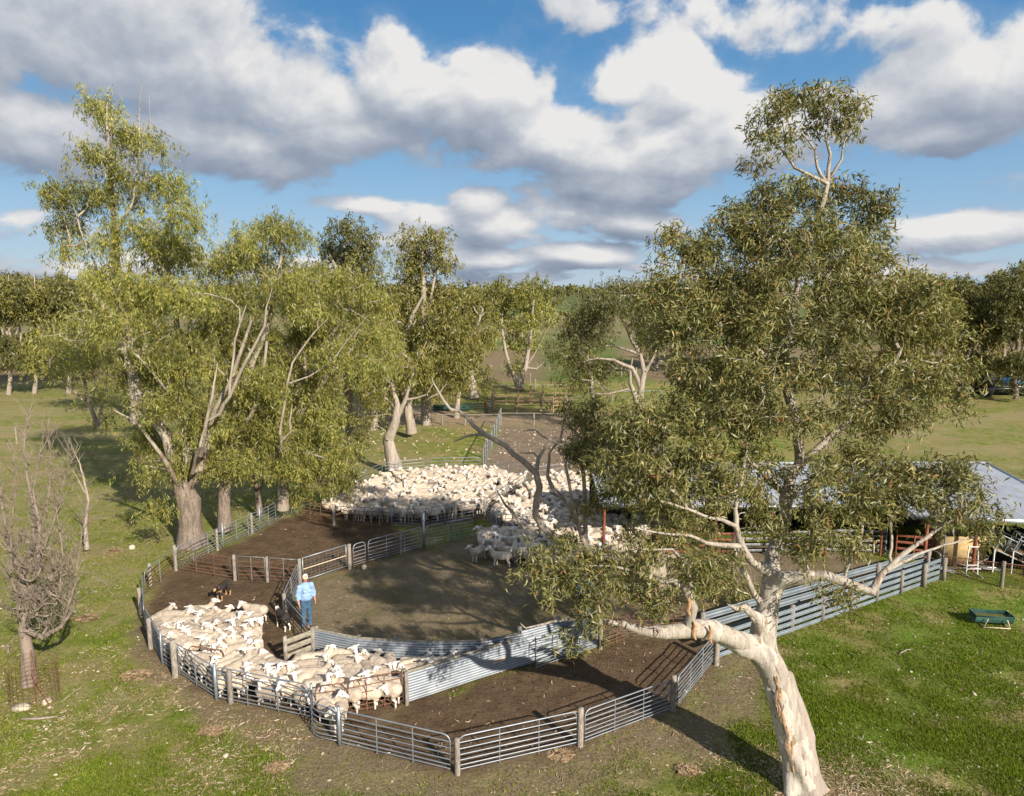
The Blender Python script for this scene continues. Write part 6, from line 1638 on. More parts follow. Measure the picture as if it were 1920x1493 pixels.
for (px_, yb, w_, top, seed) in [(1230, 690, 60, 520, 81), (1330, 700, 70, 500, 82), (1440, 690, 70, 505, 83), (1660, 690, 70, 500, 85), (1780, 715, 60, 490, 86), (1880, 690, 70, 500, 87), (880, 650, 46, 540, 89), (760, 660, 60, 530, 90), (640, 670, 60, 520, 91), (120, 660, 60, 515, 92), (-20, 660, 60, 510, 93), (240, 660, 60, 520, 94)]:
    Y = G(px_, yb).y
    mids('gum_tree', 'gum in the second row ' + {81: 'just left of the big crown', 82: 'behind the upper left of the big crown', 83: 'behind the middle of the big crown', 84: 'behind the trunk of the big crown', 85: 'behind the upper right of the big crown', 86: 'showing right of the big crown', 87: 'behind the far right vehicle', 88: 'at the right frame edge', 89: 'left of the cattle yard', 90: 'behind the split topped narrow gum', 91: 'behind the round topped dark gum', 92: 'behind the slim white stemmed gum', 93: 'at the left frame edge', 94: 'behind the tallest left gum'}[seed], px_, yb, Y, .25, [[(px_ + 3, yb - 40, 0, .2), (px_ - 3, top + 60, 0, .1)]],
         auto_lobes(px_, (top + yb - 30) / 2, w_, (yb - 30 - top) / 2, Y, 15, seed=seed), leaf='leaf_dark' if seed % 2 else 'leaf_mid', L=.5, W=.15, dens=.3, group='second row of paddock gums')
# left background row
for (px_, yb, w_, top, seed, lab) in [(16, 740, 50, 490, 31, 'gum with reddish white trunk at the far left frame edge'), (64, 738, 50, 495, 32, 'gum with widely forked trunk on the far left'), (128, 738, 40, 500, 33, 'slim white stemmed gum third from the left edge'), (-40, 745, 50, 490, 34, 'gum reaching in from beyond the left frame edge'), (95, 700, 50, 505, 35, 'gum further back between the far left trunks'), (170, 690, 60, 510, 36, 'gum far behind the tallest left gum'), (20, 690, 60, 500, 37, 'gum further back at far left edge')]:
    Y = G(px_, yb).y
    mids('gum_tree', lab, px_, yb, Y, .22, [[(px_ + 4, yb - 50, 0, .16), (px_ - 4, 620, 0, .14), (px_ + 3, 560, 0, .08), (px_, 515, 0, .04)], [(px_, yb - 30, 0, .13), (px_ - 24, yb - 90, 0, .1), (px_ - 30, 590, 0, .06)], [(px_ + 2, yb - 40, 0, .12), (px_ + 22, yb - 95, 0, .09), (px_ + 28, 580, 0, .05)]],
         auto_lobes(px_, (top + 610) / 2, w_ * 1.1, (610 - top) / 2, Y, 14, seed=seed) + auto_lobes(px_, 660, w_ * .9, 46, Y, 8, seed=seed + 50), leaf='leaf_dark' if seed % 2 else 'leaf_mid', bark='bark_pale', L=.38, W=.10, dens=.6)

# distant trees: each a small crown and trunk
def far_tree(px_, yb, hpx, wpx, lab, seed, grp):
    r_ = np.random.default_rng(seed); base = G(px_, yb); Y = base.y; m = FPX / Y
    h, w_ = hpx / m, wpx / m
    root = thing('distant_tree', base, lab, 'tree', grp)
    nl = 5; C = []
    for k_ in range(nl):
        c = np.array([r_.uniform(-.32, .32) * w_, r_.uniform(-.3, .3) * w_, h * r_.uniform(.5, .82)]); n = 12
        u = r_.normal(0, 1, (n, 3)); u /= np.linalg.norm(u, axis=1)[:, None]; C.append(c + u * np.array([w_ * .22, w_ * .22, h * .15]))
    C = np.concatenate(C); Lf = 2.6 / m * 1.1
    v, f, at = make_leaves(C, 16, (w_ * .05, w_ * .05, h * .035), Lf, Lf * .5, .4)
    o = obj('crown', mesh_np('crown', v, f, [M['leaf_dark' if seed % 3 else 'leaf_mid']], fattr=at), root); o['kind'] = 'stuff'
    tb = MB(); tb.tube([base, base + Vector((w_ * .03, 0, h * .4)), base + Vector((0, 0, h * .7))], [w_ * .035, w_ * .025, w_ * .01], 6); tb.build('trunk', M['bark_pale'], root, smooth=True)
FT = []
r_ = np.random.default_rng(99)
for k_ in range(34):
    yb = 549 + r_.random() ** 1.7 * 26; FT.append((r_.uniform(-30, 1950), yb, (24 - (575 - yb) * .35) * r_.uniform(.8, 1.2)))
for (x, y, s_) in [(1045, 566, 26), (880, 572, 26), (1060, 560, 16), (600, 590, 34), (500, 600, 40), (330, 600, 40), (1420, 600, 34), (1640, 615, 40), (1290, 585, 30), (860, 600, 40), (700, 610, 44), (210, 620, 50), (420, 620, 40), (1060, 600, 16), (1240, 600, 22), (560, 575, 26)]: FT.append((x, y, s_))
ZN = [(100, 'over the far left trees'), (300, 'behind the tallest left gum'), (480, 'behind the second left gum'), (640, 'behind the weeping yellow gum'), (760, 'left of the split topped narrow gum'), (900, 'right of the split topped narrow gum'), (1050, 'behind the cattle yard gum'), (1200, 'between the centre gum and big crown'), (1420, 'behind the left half of the big crown'), (1680, 'behind the right half of the big crown'), (1820, 'behind the far right row'), (9999, 'by the right frame edge')]
FT = [(x, y, s_, ('small tree on the horizon ' if y < 558 else 'distant tree ' if y < 578 else 'rounded paddock tree ') + next(t for m_, t in ZN if x < m_)) for (x, y, s_) in FT]
from collections import Counter
cn_ = Counter(q_[3] for q_ in FT); seen_ = Counter()
for k_, (x, y, s_, lb_) in enumerate(sorted(FT)):
    if cn_[lb_] > 1:
        n_ = seen_[lb_]; seen_[lb_] += 1
        full_ = ('rightmost ' if n_ == cn_[lb_] - 1 else ['leftmost ', 'second-from-left ', 'third-from-left ', 'fourth-from-left ', 'fifth-from-left ', 'sixth-from-left ', 'seventh-from-left ', 'eighth-from-left '][n_]) + lb_
    else: full_ = lb_
    far_tree(x, y, s_, s_ * 1.1, full_, 200 + k_, 'far off paddock trees')
# horizon woodland: one dark mass of crowns
n = 13000; X = rng.uniform(-3200, 3200, n); band = rng.integers(0, 3, n)
Yw = np.array([1350, 1900, 2600])[band] + rng.normal(0, 60, n); hw = vnoise(X, Yw, 60, 71) * 10 + 6
Z = rng.random(n) * hw + 1
C = np.stack([X, Yw, Z], -1); keep = vnoise(X, Yw, 240, 72) > .25; C = C[keep]
v, f, at = make_leaves(C, 3, (5, 5, 1.5), 8, 6, .1)
o = obj('distant_woodland', mesh_np('distant_woodland', v, f, [M['leaf_dark']], fattr=at)); tag(o, 'dark band of woodland along the horizon', 'woodland', kind='stuff')

# ---- lower left scrubby tree, dead sapling, shrubs -----------------------
ex = []
M['bark_twig'] = bark_mat('grey_brown_twigs', (.30, .245, .195), (.22, .175, .14), (.26, .19, .14), (.10, .075, .06), 1.6, .62)
for k_ in range(160):
    ex.append(np.array(Q(85 + rng.normal(0, 52), 830 + rng.random() * 330, 17.6 + rng.normal(0, .6))))
build_tree('scrubby_tree', 'half dead grey scrubby tree growing out of the wire cage', None, [
  [(57, 1315, 17.8, .26), (55, 1270, 17.8, .19), (52, 1225, 17.8, .16), (44, 1180, 17.8, .13), (50, 1130, 17.8, .12), (40, 1080, 17.8, .10), (62, 1030, 17.8, .08), (66, 960, 17.8, .06), (52, 900, 17.8, .04), (45, 840, 17.8, .02), (52, 780, 17.8, .008)],
  [(44, 1180, 17.8, .10), (80, 1195, 17.6, .08), (115, 1175, 17.5, .06), (140, 1140, 17.4, .03)],
  [(50, 1130, 17.8, .08), (70, 1060, 17.6, .06), (74, 990, 17.6, .05), (62, 920, 17.6, .03), (75, 850, 17.6, .02), (92, 820, 17.6, .008)],
  [(40, 1080, 17.8, .06), (15, 1020, 17.8, .05), (5, 950, 17.8, .04), (-5, 880, 17.8, .02)],
  [(44, 1150, 17.8, .05), (20, 1080, 17.6, .035), (22, 980, 17.6, .025), (30, 900, 17.6, .015), (22, 840, 17.6, .006)], [(80, 1195, 17.6, .05), (110, 1120, 17.4, .035), (118, 1040, 17.3, .025), (105, 950, 17.3, .015), (112, 880, 17.3, .006)],
  [(62, 1030, 17.8, .04), (88, 960, 17.7, .03), (96, 880, 17.7, .02), (90, 800, 17.7, .008)], [(115, 1175, 17.5, .04), (140, 1100, 17.4, .03), (150, 1030, 17.4, .02), (160, 960, 17.4, .008)],
  [(70, 1060, 17.6, .05), (100, 980, 17.5, .03), (120, 900, 17.5, .015), (140, 850, 17.5, .006)]],
  [(110, 1130, 42, 34, 17.5), (75, 1140, 40, 40, 17.6), (110, 1080, 36, 30, 17.4), (60, 1070, 40, 30, 17.6), (30, 1130, 26, 30, 17.8), (85, 1180, 36, 16, 17.5), (20, 1215, 18, 12, 17.5), (100, 1030, 36, 24, 17.5), (40, 1030, 36, 24, 17.7)],
  leaf='leaf_grey', bark='bark_twig', R0=.24, sprigs=1000, sprig_len=.62, cat='scrubby tree', npc=14, L=.06, W=.026, spread=(.2, .2, .2), dens=4.5, step=.16, rt=.0062, extra=np.array(ex), zmin=1.4, wig=.25, alpha=.12, droop=.1)
ex = np.array([np.array(Q(148 + rng.normal(0, 9), 850 + rng.random() * 110, 26.6 + rng.normal(0, .15))) for k_ in range(14)])
build_tree('dead_sapling', 'thin bare dead sapling standing alone on grass left of the massive gum', None, [
  [(163, 1030, 27.6, .10), (160, 985, 27.6, .07), (166, 940, 27.6, .055), (158, 900, 27.6, .045), (150, 870, 27.6, .03), (138, 845, 27.6, .015)], [(162, 930, 27.6, .03), (150, 905, 27.6, .02), (135, 880, 27.6, .01)]],
  [], leaf='leaf_grey', bark='bark_dead', R0=.1, cat='dead tree', npc=0, step=.25, sprigs=12, sprig_len=.7, rt=.006, zmin=1.5)
for (px_, py_, lab, seed, lf) in [(15, 1215, 'low grey green shrub by the left frame edge', 1, 'leaf_grey'), (645, 800, 'dark low bush under the middle gums', 2, 'leaf_dark'), (590, 850, 'olive undergrowth bush between the left gums', 3, 'leaf_mid'), (680, 830, 'brown tinged undergrowth bush beside the white bending trunk', 4, 'leaf_mid')]:
    Y = G(px_, py_ + 10).y; s_ = .8 if Y > 25 else .3
    m = FPX / Y
    build_tree('shrub', lab, None, [[(px_, py_ + 12, Y, .05), (px_, py_ - 5, Y, .03)]], [(px_ + dx_, py_ - 8 + dy, s_ * m * .7, s_ * m * .5, Y) for dx_, dy in ((0, 0), (s_ * m * .6, 2), (-s_ * m * .6, 3))], leaf=lf, bark='bark_rough', R0=.05, cat='shrub', npc=40, L=.12, W=.035, spread=(.18, .18, .12), dens=2, step=.2, zmin=.1)

# ------------------------------------------------------------------ sheep
def flat_attr_mat(name, cols, bs=.5, bd=.02, sc=26, rough=.95):
    m, b = new_mat(name)
    v = objc(b); n = b.noise(v, sc, 4, .65); n2 = b.noise(v, 5, 3, .6)
    c = b.mix(b.mapr(n2, .35, .65), cols[0], cols[1])
    c = b.mix(b.m('MULTIPLY', b.mapr(n, .5, .75), .35), c, cols[2])
    rnd = orand(b)
    c = b.v('SCALE', c, b.m('MULTIPLY_ADD', rnd, .46, .70))
    b.put(b.p, 'Base Color', c); b.p.inputs['Roughness'].default_value = rough; b.p.inputs['Specular IOR Level'].default_value = .1
    bump(b, n, bs, bd); return m
M['wool'] = flat_attr_mat('cream_wool', [(.63, .535, .42), (.53, .44, .34), (.37, .29, .215)], .9, .04)
M['face'] = flat_attr_mat('white_face_hair', [(.74, .68, .62), (.66, .59, .52), (.52, .44, .37)], .2, .01)
M['eye'] = mottled('dark_eye', (.02, .015, .012), (.04, .03, .02), 3, .4)
M['hoof'] = mottled('dark_hoof', (.06, .045, .035), (.10, .08, .06), 3, .7)

def sheep_prims(yaw=0, pitch=0, neck=0.0, fat=1.0, step=0.0):
    W_ = []
    W_.append(('E', (-.02, 0, .52), (.43, .20 * fat, .215 * fat)))
    W_.append(('E', (.28, 0, .53), (.22, .18 * fat, .20)))
    W_.append(('E', (-.32, 0, .54), (.22, .205 * fat, .20)))
    cy, sy = math.cos(yaw), math.sin(yaw); cp_, sp_ = math.cos(pitch), math.sin(pitch)
    nb = np.array([.38, 0, .60]); nh = nb + np.array([.17 * math.cos(yaw * .5), .17 * math.sin(yaw * .5), .17 + neck])
    W_.append(('C', tuple(nb), tuple(nh), .135, .085))
    H_ = []
    def hp(x, y, z):
        x2 = x * cp_ + z * sp_; z2 = -x * sp_ + z * cp_
        return tuple(nh + np.array([x2 * cy - y * sy, x2 * sy + y * cy, z2]))
    H_.append(('E', hp(.03, 0, .05), (.098, .085, .088)))
    H_.append(('C', hp(.03, 0, .05), hp(.21, 0, -.04), .078, .050))
    for s in (-1, 1): H_.append(('C', hp(-.01, s * .06, .085), hp(-.05, s * .20, .060), .030, .024, .015))
    L_ = []
    for s in (-1, 1):
        f_ = step * s
        L_.append(('C', (.27, s * .11, .42), (.275 + f_, s * .10, .22), .06, .034, .04)); L_.append(('C', (.275 + f_, s * .10, .22), (.28 + f_, s * .10, .03), .032, .03, .02))
        L_.append(('C', (-.33, s * .12, .44), (-.30 - f_, s * .115, .30), .095, .05, .04)); L_.append(('C', (-.30 - f_, s * .115, .30), (-.39 - f_, s * .11, .21), .045, .034, .02)); L_.append(('C', (-.39 - f_, s * .11, .21), (-.37 - f_, s * .11, .03), .032, .03, .02))
    eyes = [hp(.10, s * .074, .06) for s in (-1, 1)]; nose = hp(.225, 0, -.04)
    return W_, H_, L_, eyes, nose
def sheep_mesh(name, res, **kw):
    W_, H_, L_, eyes, nose = sheep_prims(**kw)
    def dsp(P): return .008 * np.sin(P[..., 0] * 37 + P[..., 1] * 11) * np.sin(P[..., 1] * 41) * np.sin(P[..., 2] * 33 + P[..., 0] * 9) - .0
    v, f = nets(W_ + H_ + L_, res, .05, dsp)
    fc = v[f].mean(1)
    dw = s_eval(W_, fc); dh = s_eval(H_, fc, .01); dl = s_eval(L_[1::1], fc, .01)
    dlow = fc[:, 2] < .36
    mi = np.where((dh < dw - .005), 1, 0); mi = np.where((dl < dw) & dlow, 1, mi)
    mi = np.where(fc[:, 2] < .045, 3, mi)
    for e in eyes: mi = np.where(np.linalg.norm(fc - np.array(e), axis=1) < max(.022, res * .8), 2, mi)
    return mesh_np(name, v, f, [M['wool'], M['face'], M['eye'], M['hoof']], midx=mi, smooth=True)
VAR = [dict(yaw=0, pitch=.25), dict(yaw=.9, pitch=.3), dict(yaw=-.9, pitch=.3), dict(yaw=.35, pitch=-.05, neck=.06), dict(yaw=-.5, pitch=.5, neck=-.05, fat=1.08), dict(yaw=.1, pitch=.1, neck=.08, fat=.94, step=.05), dict(yaw=1.4, pitch=.2, fat=1.05), dict(yaw=-1.4, pitch=.2, neck=.04)]
SHEEP = [sheep_mesh('sheep', .024, **k_) for k_ in VAR]
SHEEP_LO = []
for k_ in VAR[:6]:
    W_, H_, L_, eyes, nose = sheep_prims(**k_)
    L2 = [p if True else p for p in L_]
    v, f = nets(W_ + H_, .078, .05)
    fc = v[f].mean(1); mi = np.where(s_eval(H_, fc, .01) < s_eval(W_, fc) - .005, 1, 0)
    SHEEP_LO.append((v, f, mi))

placed = []
def pack(poly, heading, density, margin=.25, jitter=.3, iters=70, rad=.20, cap=400):
    """crowd of oriented bodies, pushed apart until they just touch"""
    pg = np.array(poly); xs, ys = pg[:, 0], pg[:, 1]
    area = .5 * abs(np.dot(xs, np.roll(ys, -1)) - np.dot(ys, np.roll(xs, -1)))
    n = min(cap, int(area * density)); P_ = []
    while len(P_) < n:
        x, y = rng.uniform(xs.min(), xs.max()), rng.uniform(ys.min(), ys.max())
        if inpoly(np.array([x]), np.array([y]), poly)[0]: P_.append((x, y))
    P_ = np.array(P_); A = np.array([heading(x, y) for x, y in P_]) + rng.normal(0, jitter, n)
    fix = np.array([(x, y, a) for (x, y, a) in placed if True]).reshape(-1, 3)
    nf = len(fix); P_ = np.concatenate([P_, fix[:, :2]]); A = np.concatenate([A, fix[:, 2]])
    mv = np.concatenate([np.ones(n), np.zeros(nf)])
    T3 = np.array([-.26, 0.0, .26]); cc = (xs.mean(), ys.mean())
    for it in range(iters):
        D = np.stack([np.cos(A), np.sin(A)], -1); K = (P_[:, None] + D[:, None] * T3[None, :, None])
        Q_ = K.reshape(-1, 2); dd = Q_[:, None] - Q_[None]; dist = np.sqrt((dd ** 2).sum(-1)) + 1e-6
        own = np.repeat(np.arange(len(P_)), 3); dist[own[:, None] == own[None]] = 9
        ov = np.clip(rad * 2 - dist, 0, None); f = (dd / dist[..., None]) * ov[..., None] * .35
        f = f.sum(1).reshape(-1, 3, 2)
        # walls
        qx, qy = Q_[:, 0], Q_[:, 1]; best = np.full(len(Q_), 1e9); gx_ = np.zeros(len(Q_)); gy_ = np.zeros(len(Q_))
        for i in range(len(pg)):
            x0, y0 = pg[i]; x1, y1 = pg[(i + 1) % len(pg)]; ex, ey = x1 - x0, y1 - y0
            t = np.clip(((qx - x0) * ex + (qy - y0) * ey) / (ex * ex + ey * ey), 0, 1); vx, vy = qx - x0 - t * ex, qy - y0 - t * ey
            d = np.hypot(vx, vy) + 1e-6; b_ = d < best; best[b_] = d[b_]; gx_[b_] = (vx / d)[b_]; gy_[b_] = (vy / d)[b_]
        ins = inpoly(qx, qy, poly); sg = np.where(ins, 1, -1); pen = np.where(ins, np.clip(margin - best, 0, None), best + margin)
        wf = np.stack([gx_ * sg * pen, gy_ * sg * pen], -1).reshape(-1, 3, 2) * .6
        f = f + wf
        P_ = P_ + f.sum(1) * mv[:, None] * .6
        tq = (D[:, None, 0] * f[..., 1] - D[:, None, 1] * f[..., 0]) * T3[None]
        A = A + np.clip(tq.sum(1) * 2.0, -.2, .2) * mv
    out_ = []
    for i in range(n):
        d_ = np.array([math.cos(A[i]), math.sin(A[i])]); e = [P_[i] + d_ * t for t in (-.42, 0, .42)]
        if all(inpoly(np.array([q[0]]), np.array([q[1]]), poly)[0] for q in e):
            out_.append((P_[i, 0], P_[i, 1], A[i])); placed.append(out_[-1])
    return out_
class Sp(list): pass
flock = []
def addgrp(lst, lab, grp, vars_=None):
    for (x, y, a) in lst: flock.append((x, y, a, lab, grp, vars_, None))

# individuals the photograph singles out
solo = [((897, 1052), -2.2, 7, 'pale shorn sheep standing at the left front corner of the right mob, facing left', 'sheep'),
        ((940, 1062), 3.0, 5, 'sheep standing broadside at the yard edge with head lowered to the left', 'sheep'),
        ((480, 1166), 2.9, 6, 'large sheep highest in the right part of the front mob, head turned left', 'sheep'),
        ((548, 1280), -1.9, 5, 'long legged sheep pushing round the timber gate in front of the collie', 'sheep'),
        ((375, 1168), .2, 3, 'white headed sheep lifting its head at the back left of the front mob', 'sheep'),
        ((304, 1180), 1.3, 4, 'round rumped sheep turned away in the back left corner of the front mob', 'sheep'),
        ((722, 1322), 2.9, 4, 'sheep seen from behind beside the post of the corrugated wall', 'sheep'),
        ((600, 1318), 0.1, 3, 'darker fleeced sheep standing side on by the rusty gate', 'sheep')]
for (pp, a, vi_, lab, ct) in solo:
    c_ = G(*pp)
    placed.append((c_.x, c_.y, a)); flock.append((c_.x, c_.y, a, lab, None, vi_, None))

for (px_, py_, aa) in [(925, 1262, .42), (868, 1273, .40), (820, 1272, .2), (822, 1290, .5), (776, 1268, .1), (778, 1302, .5), (772, 1286, .3)]:
    c_ = G(px_, py_); placed.append((c_.x, c_.y, aa)); flock.append((c_.x, c_.y, aa, 'sheep filing nose to tail between the two corrugated iron race walls', 'sheep in the iron race', None, None))
FRONT = gp([(279, 1172), (300, 1164), (420, 1172), (488, 1180), (498, 1235), (520, 1278), (585, 1244), (672, 1254), (740, 1258), (758, 1322), (655, 1342), (640, 1392), (590, 1348), (410, 1310), (308, 1243)])
cen = np.array(FRONT).mean(0)
fl = pack(FRONT, lambda x, y: rng.choice([0.1, -.3, -1.2, 2.9, -1.8, -.5], p=[.18, .24, .2, .1, .2, .08]), 5.8, rad=.135, margin=.16)
for (x, y, a) in fl:
    p_ = (x, y)
    if y < G(500, 1300).y and x < G(500, 1300).x + .0: lab = 'white faced sheep packed along the long panels at the lower left fence'
    elif x > G(600, 1300).x: lab = 'sheep crowding between the rusty gate and the curved iron wall'
    elif y > G(400, 1225).y: lab = 'sheep in the back rows of the front mob nearest the brown bare ground'
    else: lab = 'sheep packed in the middle of the front mob'
    flock.append((x, y, a, lab, lab.replace('sheep', 'flock', 1) if False else 'front mob: ' + lab, None, None))
FARL = gp([(600, 965), (652, 934), (720, 902), (800, 893), (905, 890), (992, 912), (950, 940), (908, 968), (806, 984), (735, 985), (628, 980)])
FARR = gp([(956, 948), (1000, 912), (1072, 902), (1150, 905), (1260, 922), (1300, 1000), (1250, 1030), (1180, 1050), (1040, 1078), (950, 1062), (890, 1040), (893, 1012), (944, 1006), (945, 998), (914, 976)])
fl = pack(FARL, lambda x, y: rng.choice([-1.57, -1.2, -2.2, .1, 3.0, -.6], p=[.25, .2, .15, .15, .15, .1]), 3.4, rad=.163, jitter=.4, cap=520)
fr_ = pack(FARR, lambda x, y: rng.choice([-1.57, -2.2, 3.0, -.6, 2.4], p=[.2, .25, .3, .1, .15]), 3.0, rad=.163, jitter=.4, cap=520)
for (x, y, a) in fl:
    if y < 31.4: lab = 'shaded sheep in the front row behind the far steel panels'
    else: lab = 'sheep in the dense far mob left of the diagonal fence'
    flock.append((x, y, a, lab, 'far left mob: ' + lab, None, None))
for (x, y, a) in fr_:
    if y < 27.6: lab = 'sheep at the near edge of the right mob by the shaded yard'
    else: lab = 'sheep in the far right mob between diagonal fence and gum trees'
    flock.append((x, y, a, lab, 'far right mob: ' + lab, None, None))
flock.sort(key=lambda q_: (q_[4] is not None, math.hypot(q_[0], q_[1])))
print('SHEEP', len(flock), len(fl), len(fr_))
NT = 296
LAND = [((330, 1180), 'at the back left of the front mob'), ((430, 1180), 'in the back row of the front mob'), ((290, 1225), 'against the left bend of the front fence'), ((350, 1250), 'behind the stout square grey post'),
        ((400, 1225), 'in the middle of the front mob'), ((480, 1225), 'near the collie in the front mob'), ((420, 1290), 'behind the weathered post in the front fence'), ((500, 1290), 'in the centre near the long front panel'),
        ((560, 1330), 'behind the long front panel near its right end'), ((610, 1360), 'in the nose of the front pen'), ((560, 1265), 'below the timber gate'), ((650, 1290), 'in the crush by the curved iron wall'), ((710, 1310), 'behind the rusty gate'),
        ((720, 1265), 'beside the curved iron wall'), ((640, 1330), 'behind the left end of the rusty gate'),
        ((660, 975), 'at the shaded left end of the far fence'), ((720, 975), 'by the middle post of the shaded far fence'), ((780, 980), 'behind the tallest steel post'), ((860, 970), 'above the grass triangle'), ((900, 950), 'by the diagonal fence corner'),
        ((680, 945), 'in the shaded left part of the far mob'), ((760, 950), 'in the front middle of the far mob'), ((830, 940), 'in the centre of the far mob'), ((740, 915), 'at the back left of the far mob'), ((840, 905), 'at the back centre of the far mob'), ((930, 915), 'at the back right of the far mob'),
        ((900, 1040), 'at the yard edge of the right mob'), ((960, 1050), 'in the front row of the right mob'), ((940, 1015), 'by the slanting gate in the right mob'), ((1010, 1020), 'under the bend of the dead limb'), ((1080, 1040), 'behind the hanging gum leaves'), ((1150, 1030), 'near the thin pale trunks of the right mob'),
        ((1000, 980), 'beside the upright part of the dead limb'), ((1060, 970), 'behind the thin dark trunks'), ((1130, 970), 'between the thin trunk and the shed'), ((1220, 980), 'near the shed corner')]
LW = [(tuple(G(*p)[:2]), t) for p, t in LAND]
def face_word(x, y, a):
    v = (a - math.atan2(-y, -x) + math.pi) % (2 * math.pi) - math.pi
    return 'facing viewer' if abs(v) < .8 else ('facing away' if abs(v) > 2.35 else ('facing right' if v > 0 else 'facing left'))
VH = {0: '', 1: ' head turned', 2: ' head turned', 3: ' head raised', 4: ' head lowered', 5: ' head raised', 6: ' looking sideways', 7: ' looking sideways'}
recs = []
for i_, (x, y, a, lab, grp_, vi_, _) in enumerate(flock[:NT]):
    vi = vi_ if vi_ is not None else int(rng.integers(0, len(SHEEP)))
    if grp_ is not None:
        if 'two corrugated' in lab: lab = 'sheep in single file between the corrugated iron walls'
        else: lab = 'sheep ' + face_word(x, y, a) + VH[vi] + ' ' + min(LW, key=lambda q_: (q_[0][0] - x) ** 2 + (q_[0][1] - y) ** 2)[1]
        grp_ = grp_.split(':')[0] if ':' in grp_ else grp_
    recs.append([x, y, a, lab, grp_, vi])
from collections import defaultdict
dup = defaultdict(list)
for r in recs: dup[r[3]].append(r)
ORD = ['leftmost', 'second-from-left', 'third-from-left', 'fourth-from-left', 'fifth-from-left', 'sixth-from-left', 'seventh-from-left', 'eighth-from-left', 'ninth-from-left', 'tenth-from-left']
for lab, rs in dup.items():
    if 1 < len(rs) <= 10:
        for k_, r in enumerate(sorted(rs, key=lambda r_: r_[0] / r_[1])):
            r[3] = (ORD[k_] if k_ < len(rs) - 1 else 'rightmost') + ' ' + lab
for (x, y, a, lab, grp_, vi) in recs:
    o = bpy.data.objects.new('sheep', SHEEP[vi]); link(o)
    o.location = (x, y, 0); o.rotation_euler = (0, 0, a)
    s_ = rng.uniform(.75, .90); o.scale = (s_, s_, s_ * rng.uniform(.97, 1.05))
    tag(o, lab, 'sheep', grp_)
V = []; F = []; MI = []; base_ = 0
for (x, y, a, lab, grp_, vi_, _) in flock[NT:]:
    v, f, mi = SHEEP_LO[int(rng.integers(0, len(SHEEP_LO)))]; s_ = rng.uniform(.80, .94); c, s = math.cos(a), math.sin(a)
    vv = np.stack([v[:, 0] * c - v[:, 1] * s, v[:, 0] * s + v[:, 1] * c, v[:, 2]], -1) * s_ + np.array([x, y, 0])
    V.append(vv); F.append(f + base_); base_ += len(v); MI.append(mi)
M['wool2'] = M['wool']
if V:
    o = obj('sheep_flock', mesh_np('sheep_flock', np.concatenate(V), np.concatenate(F), [M['wool'], M['face']], midx=np.concatenate(MI), smooth=True))
    tag(o, 'rear mass of the far sheep mobs packed wool to wool', 'sheep mob', kind='stuff')

# ------------------------------------------------------------------ people
M['skin'] = mottled('skin', (.42, .215, .15), (.50, .27, .195), 6, .6, 0, .05, .003)
M['shirt'] = mottled('pale_blue_cotton', (.27, .42, .68), (.34, .49, .75), 5, .9, 0, .6, .02)
M['jeans'] = mottled('blue_denim', (.040, .095, .165), (.075, .145, .235), 9, .9, 0, .4, .01)
M['cap_cream'] = mottled('cream_cap_cloth', (.62, .58, .46), (.70, .66, .54), 6, .9)
M['cap_dark'] = mottled('dark_green_cap_mesh', (.05, .07, .06), (.08, .10, .09), 6, .9)
M['boot'] = mottled('brown_boot', (.10, .06, .035), (.16, .10, .06), 6, .6)
M['hair'] = mottled('brown_hair', (.10, .06, .035), (.15, .10, .06), 20, .9)
PCACHE = {}
def sdf_obj(name, prims, res, k, mat, parent, disp=None):
    key = (name, mat, repr(prims))
    if key not in PCACHE: v, f = nets(prims, res, k, disp); PCACHE[key] = mesh_np(name, v, f, [M[mat]], smooth=True)
    return obj(name, PCACHE[key], parent)
